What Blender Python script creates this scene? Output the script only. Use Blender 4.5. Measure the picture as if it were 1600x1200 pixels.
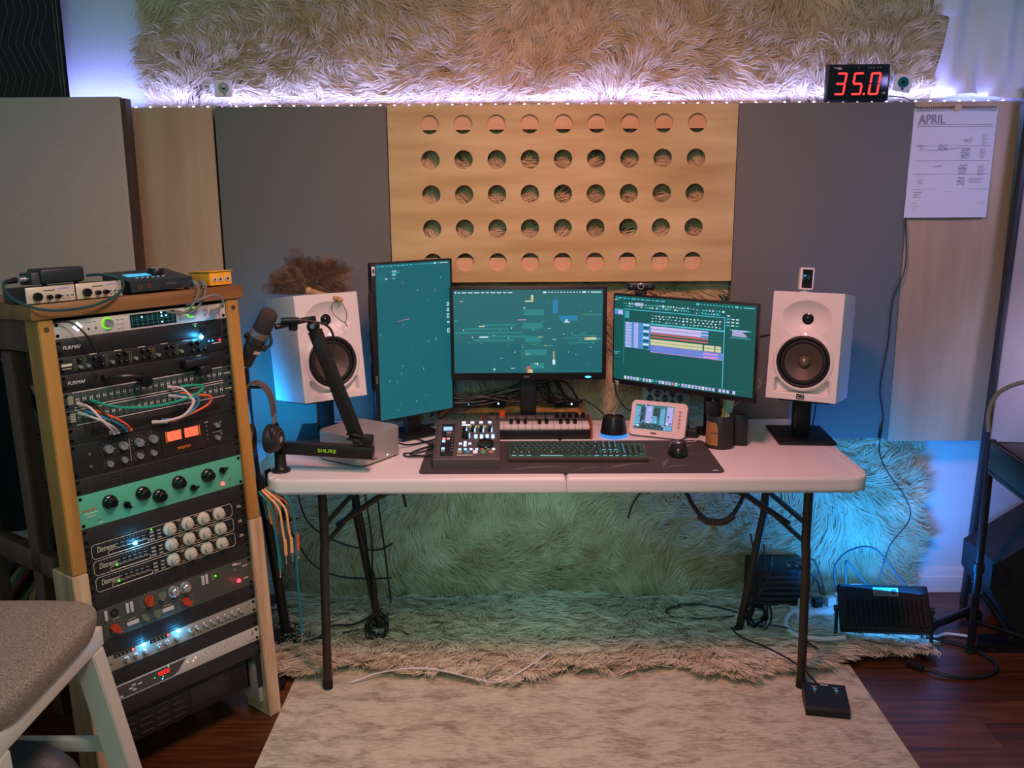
import bpy, bmesh, math, random
import numpy as np
from mathutils import Vector, Matrix, Euler
R = math.radians
random.seed(7)
for o in list(bpy.data.objects):
    bpy.data.objects.remove(o)
SC = bpy.context.scene
COL = SC.collection

# ------------------------------------------------------------------ camera
F, PITCH, YAW, ROLL = 1433.7, .212, -.009, -.007
EYE = Vector((-.143, 0, 1.592))
cs, sn = math.cos(YAW), math.sin(YAW)
right = Vector((cs, -sn, 0)); ahead = Vector((sn, cs, 0)); zz = Vector((0, 0, 1))
fwd = ahead * math.cos(PITCH) - zz * math.sin(PITCH)
upv = ahead * math.sin(PITCH) + zz * math.cos(PITCH)
cr, sr = math.cos(ROLL), math.sin(ROLL)
cx_ = right * cr + upv * sr
cy_ = -right * sr + upv * cr
cam = bpy.data.cameras.new('camera')
cam.sensor_width = 36; cam.lens = 36 * F / 1600; cam.clip_start = .05; cam.clip_end = 60
camo = bpy.data.objects.new('camera', cam); COL.objects.link(camo)
camo.matrix_world = Matrix(((cx_.x, cy_.x, -fwd.x, EYE.x), (cx_.y, cy_.y, -fwd.y, EYE.y), (cx_.z, cy_.z, -fwd.z, EYE.z), (0, 0, 0, 1)))
SC.camera = camo

# ------------------------------------------------------------------ world, lights, exposure
SC.view_settings.view_transform = 'Standard'
SC.view_settings.look = 'None'
SC.view_settings.gamma = 1
SC.view_settings.use_curve_mapping = False
SC.view_settings.exposure = 0
W = bpy.data.worlds.new('world'); SC.world = W; W.use_nodes = True
W.node_tree.nodes['Background'].inputs[0].default_value = (.38, .55, .74, 1)
W.node_tree.nodes['Background'].inputs[1].default_value = .29

def area(name, loc, target, size, energy, col, size_y=None, spread=180):
    l = bpy.data.lights.new(name, 'AREA'); l.energy = energy; l.color = col
    l.size = size
    if size_y: l.shape = 'RECTANGLE'; l.size_y = size_y
    l.spread = R(spread)
    o = bpy.data.objects.new(name, l); COL.objects.link(o); o.location = loc
    o.rotation_euler = (Vector(target) - Vector(loc)).to_track_quat('-Z', 'Y').to_euler()
    return o

def point(name, loc, energy, col, r=.01):
    l = bpy.data.lights.new(name, 'POINT'); l.energy = energy; l.color = col; l.shadow_soft_size = r
    o = bpy.data.objects.new(name, l); COL.objects.link(o); o.location = loc
    return o

area('ceiling_lamp', (0.0, 1.85, 2.42), (0.08, 2.75, .9), .32, 16.5, (1, .365, .345), spread=128)
area('rack_lamp', (-.15, 1.25, 2.35), (-1.22, 2.2, .75), .30, 5, (1, .88, .74), spread=100)
area('green_fill', (-.6, -.7, 2.3), (-.2, 3, .8), .9, 14, (.38, 1, .76))  # added greenish fill from behind the camera, lifts and tints the shadows
area('led_strip_glow', (-.11, 3.360, 1.888), (-.11, 3.42, 2.1), 3.42, 9, (.24, .29, 1.0), .012)
area('flood_right_beam', (1.14, 3.06, .17), (1.25, 3.42, .8), .27, 13, (.003, .24, 1.0), .16)
area('flood_left_beam', (-1.14, 2.99, .80), (-.86, 3.33, .86), .26, 2.0, (.005, .36, 1.0), .15, spread=130)
area('desk_green_glow', (-.1, 2.95, .60), (-.1, 3.4, .25), .5, .95, (.24, .85, .85), .2)
area('violet_lamp_right', (2.05, 2.3, 2.1), (1.40, 3.3, 1.6), .25, 1.1, (.42, .36, 1.0), spread=70)
area('violet_fill_low', (2.0, 2.75, 1.15), (1.85, 3.28, .95), .2, .9, (.55, .50, 1.0), spread=70)  # added violet fill close to the leaning fabric panel, brightens its cloth

# ------------------------------------------------------------------ materials
def lin(c):
    return tuple(((v / 255) / 12.92 if v <= 10.3 else (((v / 255) + .055) / 1.055) ** 2.4) for v in c)

MATS = {}
def mat(name, col, rough=.5, metal=0, emit=0, var=0, scale=30, bump=0, bscale=200, stretch=None, col2=None, spec=.5, trans=0, alpha=1):
    if name in MATS: return MATS[name]
    m = bpy.data.materials.new(name); m.use_nodes = True; MATS[name] = m
    nt = m.node_tree; b = nt.nodes['Principled BSDF']
    c = lin(col)
    b.inputs['Base Color'].default_value = (*c, 1)
    b.inputs['Roughness'].default_value = rough
    b.inputs['Metallic'].default_value = metal
    b.inputs['Specular IOR Level'].default_value = spec
    if trans: b.inputs['Transmission Weight'].default_value = trans
    if emit:
        b.inputs['Emission Color'].default_value = (*c, 1)
        b.inputs['Emission Strength'].default_value = emit
        b.inputs['Base Color'].default_value = (.01, .01, .01, 1)
    if var or col2 or bump:
        tc = nt.nodes.new('ShaderNodeTexCoord'); mp = nt.nodes.new('ShaderNodeMapping')
        nt.links.new(tc.outputs['Object'], mp.inputs[0])
        if stretch: mp.inputs['Scale'].default_value = stretch
        if var or col2:
            n = nt.nodes.new('ShaderNodeTexNoise'); n.inputs['Scale'].default_value = scale
            n.inputs['Detail'].default_value = 6
            nt.links.new(mp.outputs[0], n.inputs['Vector'])
            rmp = nt.nodes.new('ShaderNodeValToRGB')
            c2 = lin(col2) if col2 else tuple(v * (1 - var) for v in c)
            rmp.color_ramp.elements[0].color = (*c2, 1); rmp.color_ramp.elements[0].position = .3
            rmp.color_ramp.elements[1].color = (*c, 1); rmp.color_ramp.elements[1].position = .68
            nt.links.new(n.outputs['Fac'], rmp.inputs[0]); nt.links.new(rmp.outputs[0], b.inputs['Base Color'])
        if bump:
            n2 = nt.nodes.new('ShaderNodeTexNoise'); n2.inputs['Scale'].default_value = bscale; n2.inputs['Detail'].default_value = 3
            nt.links.new(mp.outputs[0], n2.inputs['Vector'])
            bp = nt.nodes.new('ShaderNodeBump'); bp.inputs['Strength'].default_value = bump; bp.inputs['Distance'].default_value = .004
            nt.links.new(n2.outputs['Fac'], bp.inputs['Height']); nt.links.new(bp.outputs[0], b.inputs['Normal'])
    return m

def wood(name, c1, c2, axis='z', scale=6, rough=.5):
    st = {'x': (.12, 1, 1), 'y': (1, .12, 1), 'z': (1, 1, .12)}[axis]
    m = mat(name, c1, rough, col2=c2, scale=scale, stretch=tuple(s * 3 for s in st), bump=.08, bscale=60)
    return m

def led(name, col, s=6):
    return mat(name, col, emit=s)

BLK = mat('black_plastic', (24, 24, 25), .42)
BLKM = mat('black_matte_metal', (26, 25, 24), .55, .2)
BLKG = mat('black_glossy', (14, 14, 15), .15)
DGREY = mat('dark_grey_plastic', (58, 57, 57), .5)
GREY = mat('grey_plastic', (120, 120, 120), .5)
WHT = mat('white_plastic', (226, 224, 222), .42)
SILV = mat('brushed_silver', (190, 186, 182), .45, .1, bump=.03, bscale=300, stretch=(.1, 1, 1))
CHRM = mat('chrome', (205, 205, 208), .18, 1)
RUB = mat('black_rubber', (17, 17, 17), .7)
CREAM = mat('cream_print', (205, 195, 170), .6)
WPRINT = mat('white_print', (215, 212, 205), .6)
GOLD = mat('brass_connector', (200, 160, 90), .3, .9)
REDK = mat('red_plastic', (165, 40, 28), .4)
mat('slot_black', (7, 7, 7), .8); mat('unlit_light', (120, 122, 118), .4); mat('spun_aluminium', (190, 192, 194), .3, .75)
mat('grey_print', (110, 108, 106), .6); mat('pale_button2', (150, 148, 138), .5); mat('dark_print', (35, 50, 66), .7)
LBLUE = led('led_blue', (40, 165, 255), 9)
LGRN = led('led_green', (60, 230, 40), 4)
LRED = led('led_red', (255, 30, 45), 7)
LWHT = led('led_white', (225, 235, 255), 2.2)

# ------------------------------------------------------------------ mesh helpers
def add(o, name, parent):
    COL.objects.link(o)
    if parent is not None: o.parent = parent
    return o

class G:
    """collects shapes into one mesh"""
    def __init__(s): s.bm = bmesh.new()
    def _fin(s, vs, M, mi):
        if M is not None: bmesh.ops.transform(s.bm, matrix=M, verts=vs)
        fs = set(f for v in vs for f in v.link_faces)
        for f in fs: f.material_index = mi
        return s
    def box(s, a, b, bev=0, M=None, mi=0, seg=2):
        r = bmesh.ops.create_cube(s.bm, size=1); vs = r['verts']
        d = [b[i] - a[i] for i in range(3)]; c = [(a[i] + b[i]) / 2 for i in range(3)]
        for v in vs: v.co = Vector((v.co.x * d[0] + c[0], v.co.y * d[1] + c[1], v.co.z * d[2] + c[2]))
        if bev:
            es = list(set(e for v in vs for e in v.link_edges))
            r2 = bmesh.ops.bevel(s.bm, geom=es, offset=bev, segments=seg, affect='EDGES', profile=.5)
            vs = list(set(r2['verts']) | set(v for v in vs if v.is_valid))
            vs = list(set(w for v in vs for f in v.link_faces for w in f.verts))
        return s._fin(vs, M, mi)
    def cyl(s, p0, p1, r, r2=None, n=20, mi=0, M=None):
        p0 = Vector(p0); p1 = Vector(p1); d = p1 - p0
        q = bmesh.ops.create_cone(s.bm, cap_ends=True, segments=n, radius1=r, radius2=r if r2 is None else r2, depth=d.length)
        T = Matrix.Translation((p0 + p1) / 2) @ d.to_track_quat('Z', 'Y').to_matrix().to_4x4()
        return s._fin(q['verts'], (M @ T) if M is not None else T, mi)
    def lathe(s, prof, n=28, M=None, mi=0):
        rows = []
        vs = []
        for r, z in prof:
            row = [s.bm.verts.new((r * math.cos(2 * math.pi * i / n), r * math.sin(2 * math.pi * i / n), z)) for i in range(n)] if r > 1e-6 else [s.bm.verts.new((0, 0, z))]
            rows.append(row); vs += row
        for a, b in zip(rows, rows[1:]):
            for i in range(n):
                j = (i + 1) % n
                if len(a) == 1 and len(b) == 1: continue
                if len(a) == 1: s.bm.faces.new((a[0], b[i], b[j]))
                elif len(b) == 1: s.bm.faces.new((a[i], a[j], b[0]))
                else: s.bm.faces.new((a[i], a[j], b[j], b[i]))
        if len(rows[0]) > 1 and prof[0][0] < .001: s.bm.faces.new(rows[0][::-1])
        if len(rows[-1]) > 1 and prof[-1][0] < .001: s.bm.faces.new(rows[-1])
        return s._fin(vs, M, mi)
    def tube(s, pts, r, n=8, mi=0, smooth=6, M=None):
        pts = [Vector(p) for p in pts]
        if smooth > 1 and len(pts) > 2: pts = catmull(pts, smooth)
        rad = r if isinstance(r, (list, tuple)) else None
        prev = None; rings = []; vs = []
        up = None
        for i, p in enumerate(pts):
            t = (pts[min(i + 1, len(pts) - 1)] - pts[max(i - 1, 0)])
            if t.length < 1e-9: t = Vector((0, 0, 1))
            t.normalize()
            if up is None:
                up = t.orthogonal().normalized()
            else:
                up = (up - t * up.dot(t))
                up = up.normalized() if up.length > 1e-6 else t.orthogonal().normalized()
            bn = t.cross(up)
            rr = r if rad is None else rad[0] + (rad[1] - rad[0]) * i / (len(pts) - 1)
            ring = [s.bm.verts.new(p + (up * math.cos(2 * math.pi * k / n) + bn * math.sin(2 * math.pi * k / n)) * rr) for k in range(n)]
            rings.append(ring); vs += ring
        for a, b in zip(rings, rings[1:]):
            for k in range(n):
                s.bm.faces.new((a[k], a[(k + 1) % n], b[(k + 1) % n], b[k]))
        s.bm.faces.new(rings[0][::-1]); s.bm.faces.new(rings[-1])
        return s._fin(vs, M, mi)
    def prism(s, poly, h0, h1, axis='z', M=None, mi=0):
        """poly in the plane across the axis, extruded from h0 to h1"""
        def pt(a, b, h):
            return {'z': (a, b, h), 'y': (a, h, b), 'x': (h, a, b)}[axis]
        A = [s.bm.verts.new(pt(a, b, h0)) for a, b in poly]
        B = [s.bm.verts.new(pt(a, b, h1)) for a, b in poly]
        n = len(poly)
        s.bm.faces.new(A); s.bm.faces.new(B[::-1])
        for i in range(n): s.bm.faces.new((A[i], B[i], B[(i + 1) % n], A[(i + 1) % n]))
        return s._fin(A + B, M, mi)
    def grid(s, fn, nu, nv, mi=0, close=False):
        V = [[s.bm.verts.new(fn(i / nu, j / nv)) for j in range(nv + 1)] for i in range(nu + 1)]
        for i in range(nu):
            for j in range(nv):
                f = s.bm.faces.new((V[i][j], V[i + 1][j], V[i + 1][j + 1], V[i][j + 1])); f.material_index = mi
        return s
    def sphere(s, c, r, mi=0, n=16, sc=(1, 1, 1), M=None):
        q = bmesh.ops.create_uvsphere(s.bm, u_segments=n, v_segments=max(6, n // 2), radius=r)
        T = Matrix.Translation(c) @ Matrix.Diagonal((*sc, 1))
        return s._fin(q['verts'], (M @ T) if M is not None else T, mi)
    def rect(s, x0, z0, x1, z1, y=0, mi=0):
        vs = [s.bm.verts.new(p) for p in ((x0, y, z0), (x1, y, z0), (x1, y, z1), (x0, y, z1))]
        f = s.bm.faces.new(vs); f.material_index = mi
        return s
    def out(s, name, mats, parent=None, sharp=38, recalc=True):
        if recalc: bmesh.ops.recalc_face_normals(s.bm, faces=s.bm.faces[:])
        me = bpy.data.meshes.new(name); s.bm.to_mesh(me); s.bm.free()
        if not isinstance(mats, (list, tuple)): mats = [mats]
        for m in mats: me.materials.append(m)
        for p in me.polygons: p.use_smooth = True
        me.set_sharp_from_angle(angle=R(sharp))
        return add(bpy.data.objects.new(name, me), name, parent)

def catmull(p, k):
    o = []
    n = len(p)
    for i in range(n - 1):
        a = p[max(i - 1, 0)]; b = p[i]; c = p[i + 1]; d = p[min(i + 2, n - 1)]
        for j in range(k):
            t = j / k
            o.append(.5 * ((2 * b) + (c - a) * t + (2 * a - 5 * b + 4 * c - d) * t * t + (3 * b - a - 3 * c + d) * t ** 3))
    o.append(p[-1])
    return o

def tag(o, label=None, cat=None, group=None, kind=None):
    if label: o['label'] = label
    if cat: o['category'] = cat
    if group: o['group'] = group
    if kind: o['kind'] = kind
    return o

def thing(name, label, cat, loc=(0, 0, 0), rot=(0, 0, 0), group=None):
    o = bpy.data.objects.new(name, None); COL.objects.link(o)
    o.empty_display_size = .05
    o.location = loc; o.rotation_euler = rot if not isinstance(rot, (int, float)) else (0, 0, rot)
    return tag(o, label, cat, group)

def copy_of(o, parent, loc=None, rot=None):
    c = o.copy(); COL.objects.link(c); c.parent = parent
    if loc is not None: c.location = loc
    if rot is not None: c.rotation_euler = rot
    return c

def copy_tree(o, parent=None):
    c = o.copy(); COL.objects.link(c); c.parent = parent
    for ch in o.children: copy_tree(ch, c)
    return c

TXT = {}
def text(body, m, parent, loc, size, name='lettering', plane='xz', align='CENTER', ext=.0003, shear=0, sx=1):
    key = (body, size, align, plane, shear, sx, m.name)
    if key not in TXT:
        cu = bpy.data.curves.new('t', 'FONT'); cu.body = body; cu.size = size; cu.align_x = align; cu.align_y = 'CENTER'
        cu.extrude = ext; cu.shear = shear; cu.resolution_u = 3
        to = bpy.data.objects.new('t', cu); COL.objects.link(to)
        bpy.context.view_layer.update()
        me = bpy.data.meshes.new_from_object(to.evaluated_get(bpy.context.evaluated_depsgraph_get()))
        bpy.data.objects.remove(to); bpy.data.curves.remove(cu)
        for v in me.vertices:
            x, y, z = v.co
            x *= sx
            v.co = {'xz': (x, -z, y), 'xy': (x, y, z)}[plane]
        me.materials.clear(); me.materials.append(m); me.name = name
        TXT[key] = me
    o = bpy.data.objects.new(name, TXT[key]); COL.objects.link(o); o.parent = parent; o.location = loc
    return o

def strands(name, m, parent, O, U, V, N, w, h, n_clump, per, length, flow, seed=1, width=.0022, lift=.45, droop=.0, mask=None, spread=1.0):
    """long fleece pile: tapered ribbons gathered in locks that follow a swirling direction field"""
    rg = np.random.default_rng(seed)
    O, U, V, N = (np.array(a, float) for a in (O, U, V, N))
    p = rg.random((n_clump, 2)) * np.array((w, h))
    if mask is not None: p = p[mask(p[:, 0], p[:, 1])]
    n_clump = len(p)
    th = flow(p[:, 0], p[:, 1]) + rg.normal(0, .35, n_clump)
    L = length * rg.uniform(.65, 1.35, n_clump)
    lf = lift * rg.uniform(.5, 1.5, n_clump)
    sp = math.sqrt(w * h / n_clump) * .55 * spread
    ph = rg.uniform(0, 6.28, n_clump); amp = rg.uniform(.05, .22, n_clump)
    idx = np.repeat(np.arange(n_clump), per); n = len(idx)
    off = rg.normal(0, sp, (n, 2)); Ls = L[idx] * rg.uniform(.75, 1.1, n)
    thn = th[idx] + rg.normal(0, .16, n)
    d = np.cos(thn)[:, None] * U + np.sin(thn)[:, None] * V
    sd = np.cross(d, N)
    K = 4
    co = np.zeros((n, K, 2, 3))
    rb = rg.uniform(-.6, .6, n)
    for k in range(K):
        t = k / (K - 1)
        c = p[idx] + off * (1 - .62 * t)
        hgt = Ls * (lf[idx] * (t - .45 * t * t)) + .002
        q = O + c[:, :1] * U + c[:, 1:] * V + d * (Ls * t * .9)[:, None] + N * hgt[:, None] + sd * (Ls * amp[idx] * np.sin(ph[idx] + 3.2 * t))[:, None] - np.array((0, 0, 1.)) * (droop * Ls * t * t)[:, None]
        wd = width * (1.0, .95, .7, .12)[k]
        wv = (sd * np.cos(rb)[:, None] + N * np.sin(rb)[:, None]) * wd
        co[:, k, 0] = q - wv; co[:, k, 1] = q + wv
    co = co.reshape(-1, 3)
    base = (np.arange(n) * K * 2)[:, None]
    quads = np.concatenate([base + np.array((2 * k, 2 * k + 1, 2 * k + 3, 2 * k + 2)) for k in range(K - 1)], 1).reshape(-1)
    nf = n * (K - 1)
    me = bpy.data.meshes.new(name)
    me.vertices.add(len(co)); me.vertices.foreach_set('co', co.astype(np.float32).ravel())
    me.loops.add(nf * 4); me.loops.foreach_set('vertex_index', quads.astype(np.int32))
    me.polygons.add(nf); me.polygons.foreach_set('loop_start', np.arange(0, nf * 4, 4, dtype=np.int32))
    me.polygons.foreach_set('use_smooth', np.ones(nf, dtype=bool))
    me.update(); me.materials.append(m)
    o = add(bpy.data.objects.new(name, me), name, parent)
    o['kind'] = 'stuff'
    return o

def swirl(seed, sc=3.0, bias=0.0, amt=1.6):
    rg = np.random.default_rng(seed)
    k = rg.normal(0, sc, (6, 2)); f = rg.uniform(0, 6.28, 6)
    return lambda x, y: bias + amt * sum(np.sin(k[i, 0] * x + k[i, 1] * y + f[i]) for i in range(6)) / 2.2

def cable(name, label, pts, r, m, group=None, cat='cable', n=8, smooth=6):
    o = G().tube(pts, r, n=n, smooth=smooth).out(name, m)
    return tag(o, label, cat, group)

# ================================================================== the room
def struct(name, g, m):
    o = g.out(name, m); o['kind'] = 'structure'; return o
M_WALL = mat('painted_wall', (226, 226, 224), .7, bump=.35, bscale=70)
M_TRIM = mat('white_trim', (232, 232, 230), .45)

def plank_floor():
    m = bpy.data.materials.new('plank_floor'); m.use_nodes = True
    nt = m.node_tree; b = nt.nodes['Principled BSDF']
    tc = nt.nodes.new('ShaderNodeTexCoord'); mp = nt.nodes.new('ShaderNodeMapping')
    nt.links.new(tc.outputs['Object'], mp.inputs[0])
    br = nt.nodes.new('ShaderNodeTexBrick')
    br.inputs['Scale'].default_value = 1; br.inputs['Brick Width'].default_value = 1.25; br.inputs['Row Height'].default_value = .125
    br.inputs['Mortar Size'].default_value = .0012; br.offset = .37
    br.inputs['Color1'].default_value = (*lin((118, 70, 40)), 1); br.inputs['Color2'].default_value = (*lin((82, 44, 26)), 1)
    br.inputs['Mortar'].default_value = (*lin((28, 16, 12)), 1)
    nt.links.new(mp.outputs[0], br.inputs['Vector'])
    mp2 = nt.nodes.new('ShaderNodeMapping'); mp2.inputs['Scale'].default_value = (1.2, 14, 1)
    nt.links.new(tc.outputs['Object'], mp2.inputs[0])
    n = nt.nodes.new('ShaderNodeTexNoise'); n.inputs['Scale'].default_value = 3; n.inputs['Detail'].default_value = 8; n.inputs['Distortion'].default_value = .6
    nt.links.new(mp2.outputs[0], n.inputs['Vector'])
    mx = nt.nodes.new('ShaderNodeMix'); mx.data_type = 'RGBA'; mx.blend_type = 'MULTIPLY'; mx.inputs[0].default_value = .75
    rp = nt.nodes.new('ShaderNodeValToRGB'); rp.color_ramp.elements[0].color = (.3, .25, .22, 1); rp.color_ramp.elements[0].position = .35
    rp.color_ramp.elements[1].color = (1.2, 1.15, 1.1, 1); rp.color_ramp.elements[1].position = .7
    nt.links.new(n.outputs['Fac'], rp.inputs[0])
    nt.links.new(br.outputs['Color'], mx.inputs[6]); nt.links.new(rp.outputs[0], mx.inputs[7])
    nt.links.new(mx.outputs[2], b.inputs['Base Color'])
    b.inputs['Roughness'].default_value = .3
    return m

struct('floor', G().box((-2.4, -1.2, -.05), (2.4, 3.53, 0)), plank_floor())
struct('wall_back', G().box((-2.4, 3.428, 0), (2.4, 3.53, 2.75)), M_WALL)
struct('wall_left', G().box((-2.5, -1.2, 0), (-2.4, 3.53, 2.75)), M_WALL)
struct('wall_right', G().box((2.4, -1.2, 0), (2.5, 3.53, 2.75)), M_WALL)
bb = G().prism([(3.428, 0), (3.428, .098), (3.422, .098), (3.417, .085), (3.417, .068), (3.412, .064), (3.412, 0)], -2.4, 2.4, axis='x')
struct('baseboard_back', bb, M_TRIM)

# ================================================================== fleece rugs on the wall
M_FUR = mat('cream_fleece', (226, 206, 164), .85, col2=(192, 166, 120), scale=9)
M_FURB = mat('fleece_backing', (120, 100, 80), .9)

def fleece(name, label, x0, x1, z0, z1, n, per, length, seed, bias, lift=.5, droop=.15, sc=3.2, amt=1.5, pad=.008):
    t = thing(name, label, 'fleece rug', ((x0 + x1) / 2, 3.426, z0), group='fleece rugs hung on the back wall')
    a = (x1 - x0) / 2
    G().box((-a + .02, -pad, .01), (a - .02, 0, z1 - z0 - .01)).out('backing', M_FURB, t)
    s = strands('pile', M_FUR, t, (-a, -pad, 0), (1, 0, 0), (0, 0, 1), (0, -1, 0), 2 * a, z1 - z0, n, per, length, swirl(seed, sc, bias, amt), seed, lift=lift, droop=droop)
    return t
fleece('fleece_rug', 'shaggy cream fleece rug hung above the purple light strip, across the top of the wall', -1.43, 1.325, 1.87, 2.5, 9000, 14, .078, 11, 3.4, lift=.6, sc=4.6, amt=2.2)
fleece('fleece_rug', 'cream fleece hung behind the board of round holes and the monitors', -.595, .612, .70, 1.86, 2600, 16, .085, 5, -1.4, lift=.35, pad=.045)
fleece('fleece_rug', 'shaggy fleece hung low on the wall behind the table legs', -1.12, 1.385, .03, .695, 4600, 20, .095, 23, -1.2, lift=.42, sc=4.5, amt=1.9)

# sheepskin on the floor below the table
t = thing('sheepskin_rug', 'long shaggy cream sheepskin runner lying on the floor below the table', 'sheepskin', (0, 0, 0))
G().box((-1.0, 2.89, .0055), (1.18, 3.36, .013)).out('backing', M_FURB, t)
def fmask(x, y):
    X = x - 1.05; Y = y + 2.74
    edge = 2.80 + .035 * np.sin(X * 7) + .02 * np.sin(X * 17 + 1) + .035 * (X > .6) + .05 * (X > .85)
    return (Y > edge) & (X < 1.28 - .1 * np.abs(Y - 2.93))
strands('pile', mat('pale_sheepskin', (240, 226, 200), .85, col2=(214, 192, 158), scale=9), t, (-1.05, 2.74, .013), (1, 0, 0), (0, 1, 0), (0, 0, 1), 2.40, .62, 4600, 20, .085, swirl(31, 3.5, -1.6, 1.1), 9, lift=.4, droop=0, mask=fmask)

# area rug
def rug_mat():
    m = bpy.data.materials.new('worn_rug'); m.use_nodes = True
    nt = m.node_tree; b = nt.nodes['Principled BSDF']; b.inputs['Roughness'].default_value = .95
    tc = nt.nodes.new('ShaderNodeTexCoord')
    def noise(sc, st, dist=0):
        mp = nt.nodes.new('ShaderNodeMapping'); mp.inputs['Scale'].default_value = st
        nt.links.new(tc.outputs['Object'], mp.inputs[0])
        n = nt.nodes.new('ShaderNodeTexNoise'); n.inputs['Scale'].default_value = sc; n.inputs['Detail'].default_value = 10; n.inputs['Roughness'].default_value = .7
        n.inputs['Distortion'].default_value = dist
        nt.links.new(mp.outputs[0], n.inputs['Vector']); return n
    n1 = noise(9, (1, 2.0, 1), .6); n2 = noise(60, (.5, 3, 1))
    mx = nt.nodes.new('ShaderNodeMath'); mx.operation = 'MULTIPLY_ADD'; mx.inputs[1].default_value = .85
    nt.links.new(n2.outputs['Fac'], mx.inputs[0]); nt.links.new(n1.outputs['Fac'], mx.inputs[2])
    rp = nt.nodes.new('ShaderNodeValToRGB')
    rp.color_ramp.elements[0].color = (*lin((152, 140, 116)), 1); rp.color_ramp.elements[0].position = .74
    rp.color_ramp.elements[1].color = (*lin((210, 202, 176)), 1); rp.color_ramp.elements[1].position = 1.0
    nt.links.new(mx.outputs[0], rp.inputs[0]); nt.links.new(rp.outputs[0], b.inputs['Base Color'])
    bp = nt.nodes.new('ShaderNodeBump'); bp.inputs['Strength'].default_value = .4; bp.inputs['Distance'].default_value = .003
    nt.links.new(n2.outputs['Fac'], bp.inputs['Height']); nt.links.new(bp.outputs[0], b.inputs['Normal'])
    return m
o = G().prism([(-.895, .55), (.955, .55), (.965, 2.84), (-.892, 2.84)], .0005, .005).out('area_rug', rug_mat())
tag(o, 'worn beige low pile area rug on the wood floor in front of the table', 'rug')

# ================================================================== wall panels
M_GF = mat('grey_panel_fabric', (112, 115, 106), .9, bump=.25, bscale=900)
M_WF = mat('white_linen', (196, 176, 164), .9, var=.16, scale=160, stretch=(.25, 1, 3), bump=.5, bscale=600)
M_BIRCH = mat('birch_ply', (218, 200, 140), .55, col2=(176, 146, 88), scale=4.5, stretch=(.35, 1, 2.6), bump=.05, bscale=50)
M_MAPLE = mat('pale_maple', (200, 172, 136), .5, col2=(168, 134, 98), scale=3, stretch=(2.4, 1, .3), bump=.05, bscale=50)
M_PINE = mat('pine', (184, 134, 64), .55, col2=(152, 102, 44), scale=5, stretch=(4, 4, .35), bump=.06, bscale=60)
M_PINEL = mat('pale_pine', (214, 182, 146), .55, col2=(176, 138, 102), scale=7, stretch=(5, 5, .5), bump=.08, bscale=60)
M_WALN = mat('dark_walnut_stain', (86, 58, 42), .5, col2=(54, 34, 25), scale=5, stretch=(4, 4, .35))
PT = 1.87
def wall_panel(name, label, x0, x1, z0, z1, yf, yb, m, frame=None):
    t = thing(name, label, 'acoustic panel', ((x0 + x1) / 2, yb, z0))
    a = (x1 - x0) / 2; h = z1 - z0; d = yf - yb
    G().box((-a, d, 0), (a, d + .075, h), bev=.006).out('face', m, t)
    G().box((-a + .012, d + .0752, .012), (a - .012, -.001, h - .012)).out('back_frame', M_WALN, t)
    return t
wall_panel('acoustic_panel', 'tall grey fabric acoustic panel on the wall behind the left speaker', -1.208, -.6035, .66, PT, 3.323, 3.423, M_GF)
wall_panel('acoustic_panel', 'tall grey fabric acoustic panel on the wall behind the right speaker', .6205, 1.232, .66, PT, 3.323, 3.423, M_GF)

def wood_panel(label, x0, x1, z0, z1, yf):
    t = thing('plywood_board', label, 'wood panel', ((x0 + x1) / 2, 3.423, z0))
    a = (x1 - x0) / 2; h = z1 - z0
    G().box((-a, yf - 3.423, 0), (a, yf - 3.423 + .012, h), bev=.001).out('plywood_face', M_MAPLE, t)
    G().box((-a + .01, yf - 3.423 + .0122, .01), (a - .01, -.001, h - .01)).out('back_frame', M_WALN, t)
    return t
wood_panel('plain pale wood panel between the white linen panel and the left grey panel', -1.90, -1.218, .66, PT, 3.336)
wood_panel('plain pale wood panel on the right that carries the calendar', 1.2345, 1.600, .648, PT, 3.333)

# perforated diffuser board
t = thing('diffuser_board', 'wide birch board with five rows of round holes above the monitors', 'wood panel', (.0085, 3.323, 1.255))
bm_w, bm_h, y0, y1 = 1.218, .612, -.012, 0
xs = [-bm_w / 2] + [-bm_w / 2 + .147 + i * .1163 for i in range(9)] + [bm_w / 2]
zs = [bm_h - .0625 - j * .1195 for j in range(5)]
xc = [-bm_w / 2 + .147 + i * .1163 for i in range(9)]
xb = [-bm_w / 2] + [(xc[i] + xc[i + 1]) / 2 for i in range(8)] + [bm_w / 2]
zb = [bm_h] + [(zs[j] + zs[j + 1]) / 2 for j in range(4)] + [0]
g = G(); rh = .0325; NS = 32
def rim(xa, xb_, za, zb_, cx, cz, ang):
    dx, dz = math.cos(ang), math.sin(ang)
    k = min(((xb_ - cx) / dx) if dx > 1e-9 else ((xa - cx) / dx if dx < -1e-9 else 9), ((zb_ - cz) / dz) if dz > 1e-9 else ((za - cz) / dz if dz < -1e-9 else 9))
    return cx + dx * k, cz + dz * k
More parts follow.
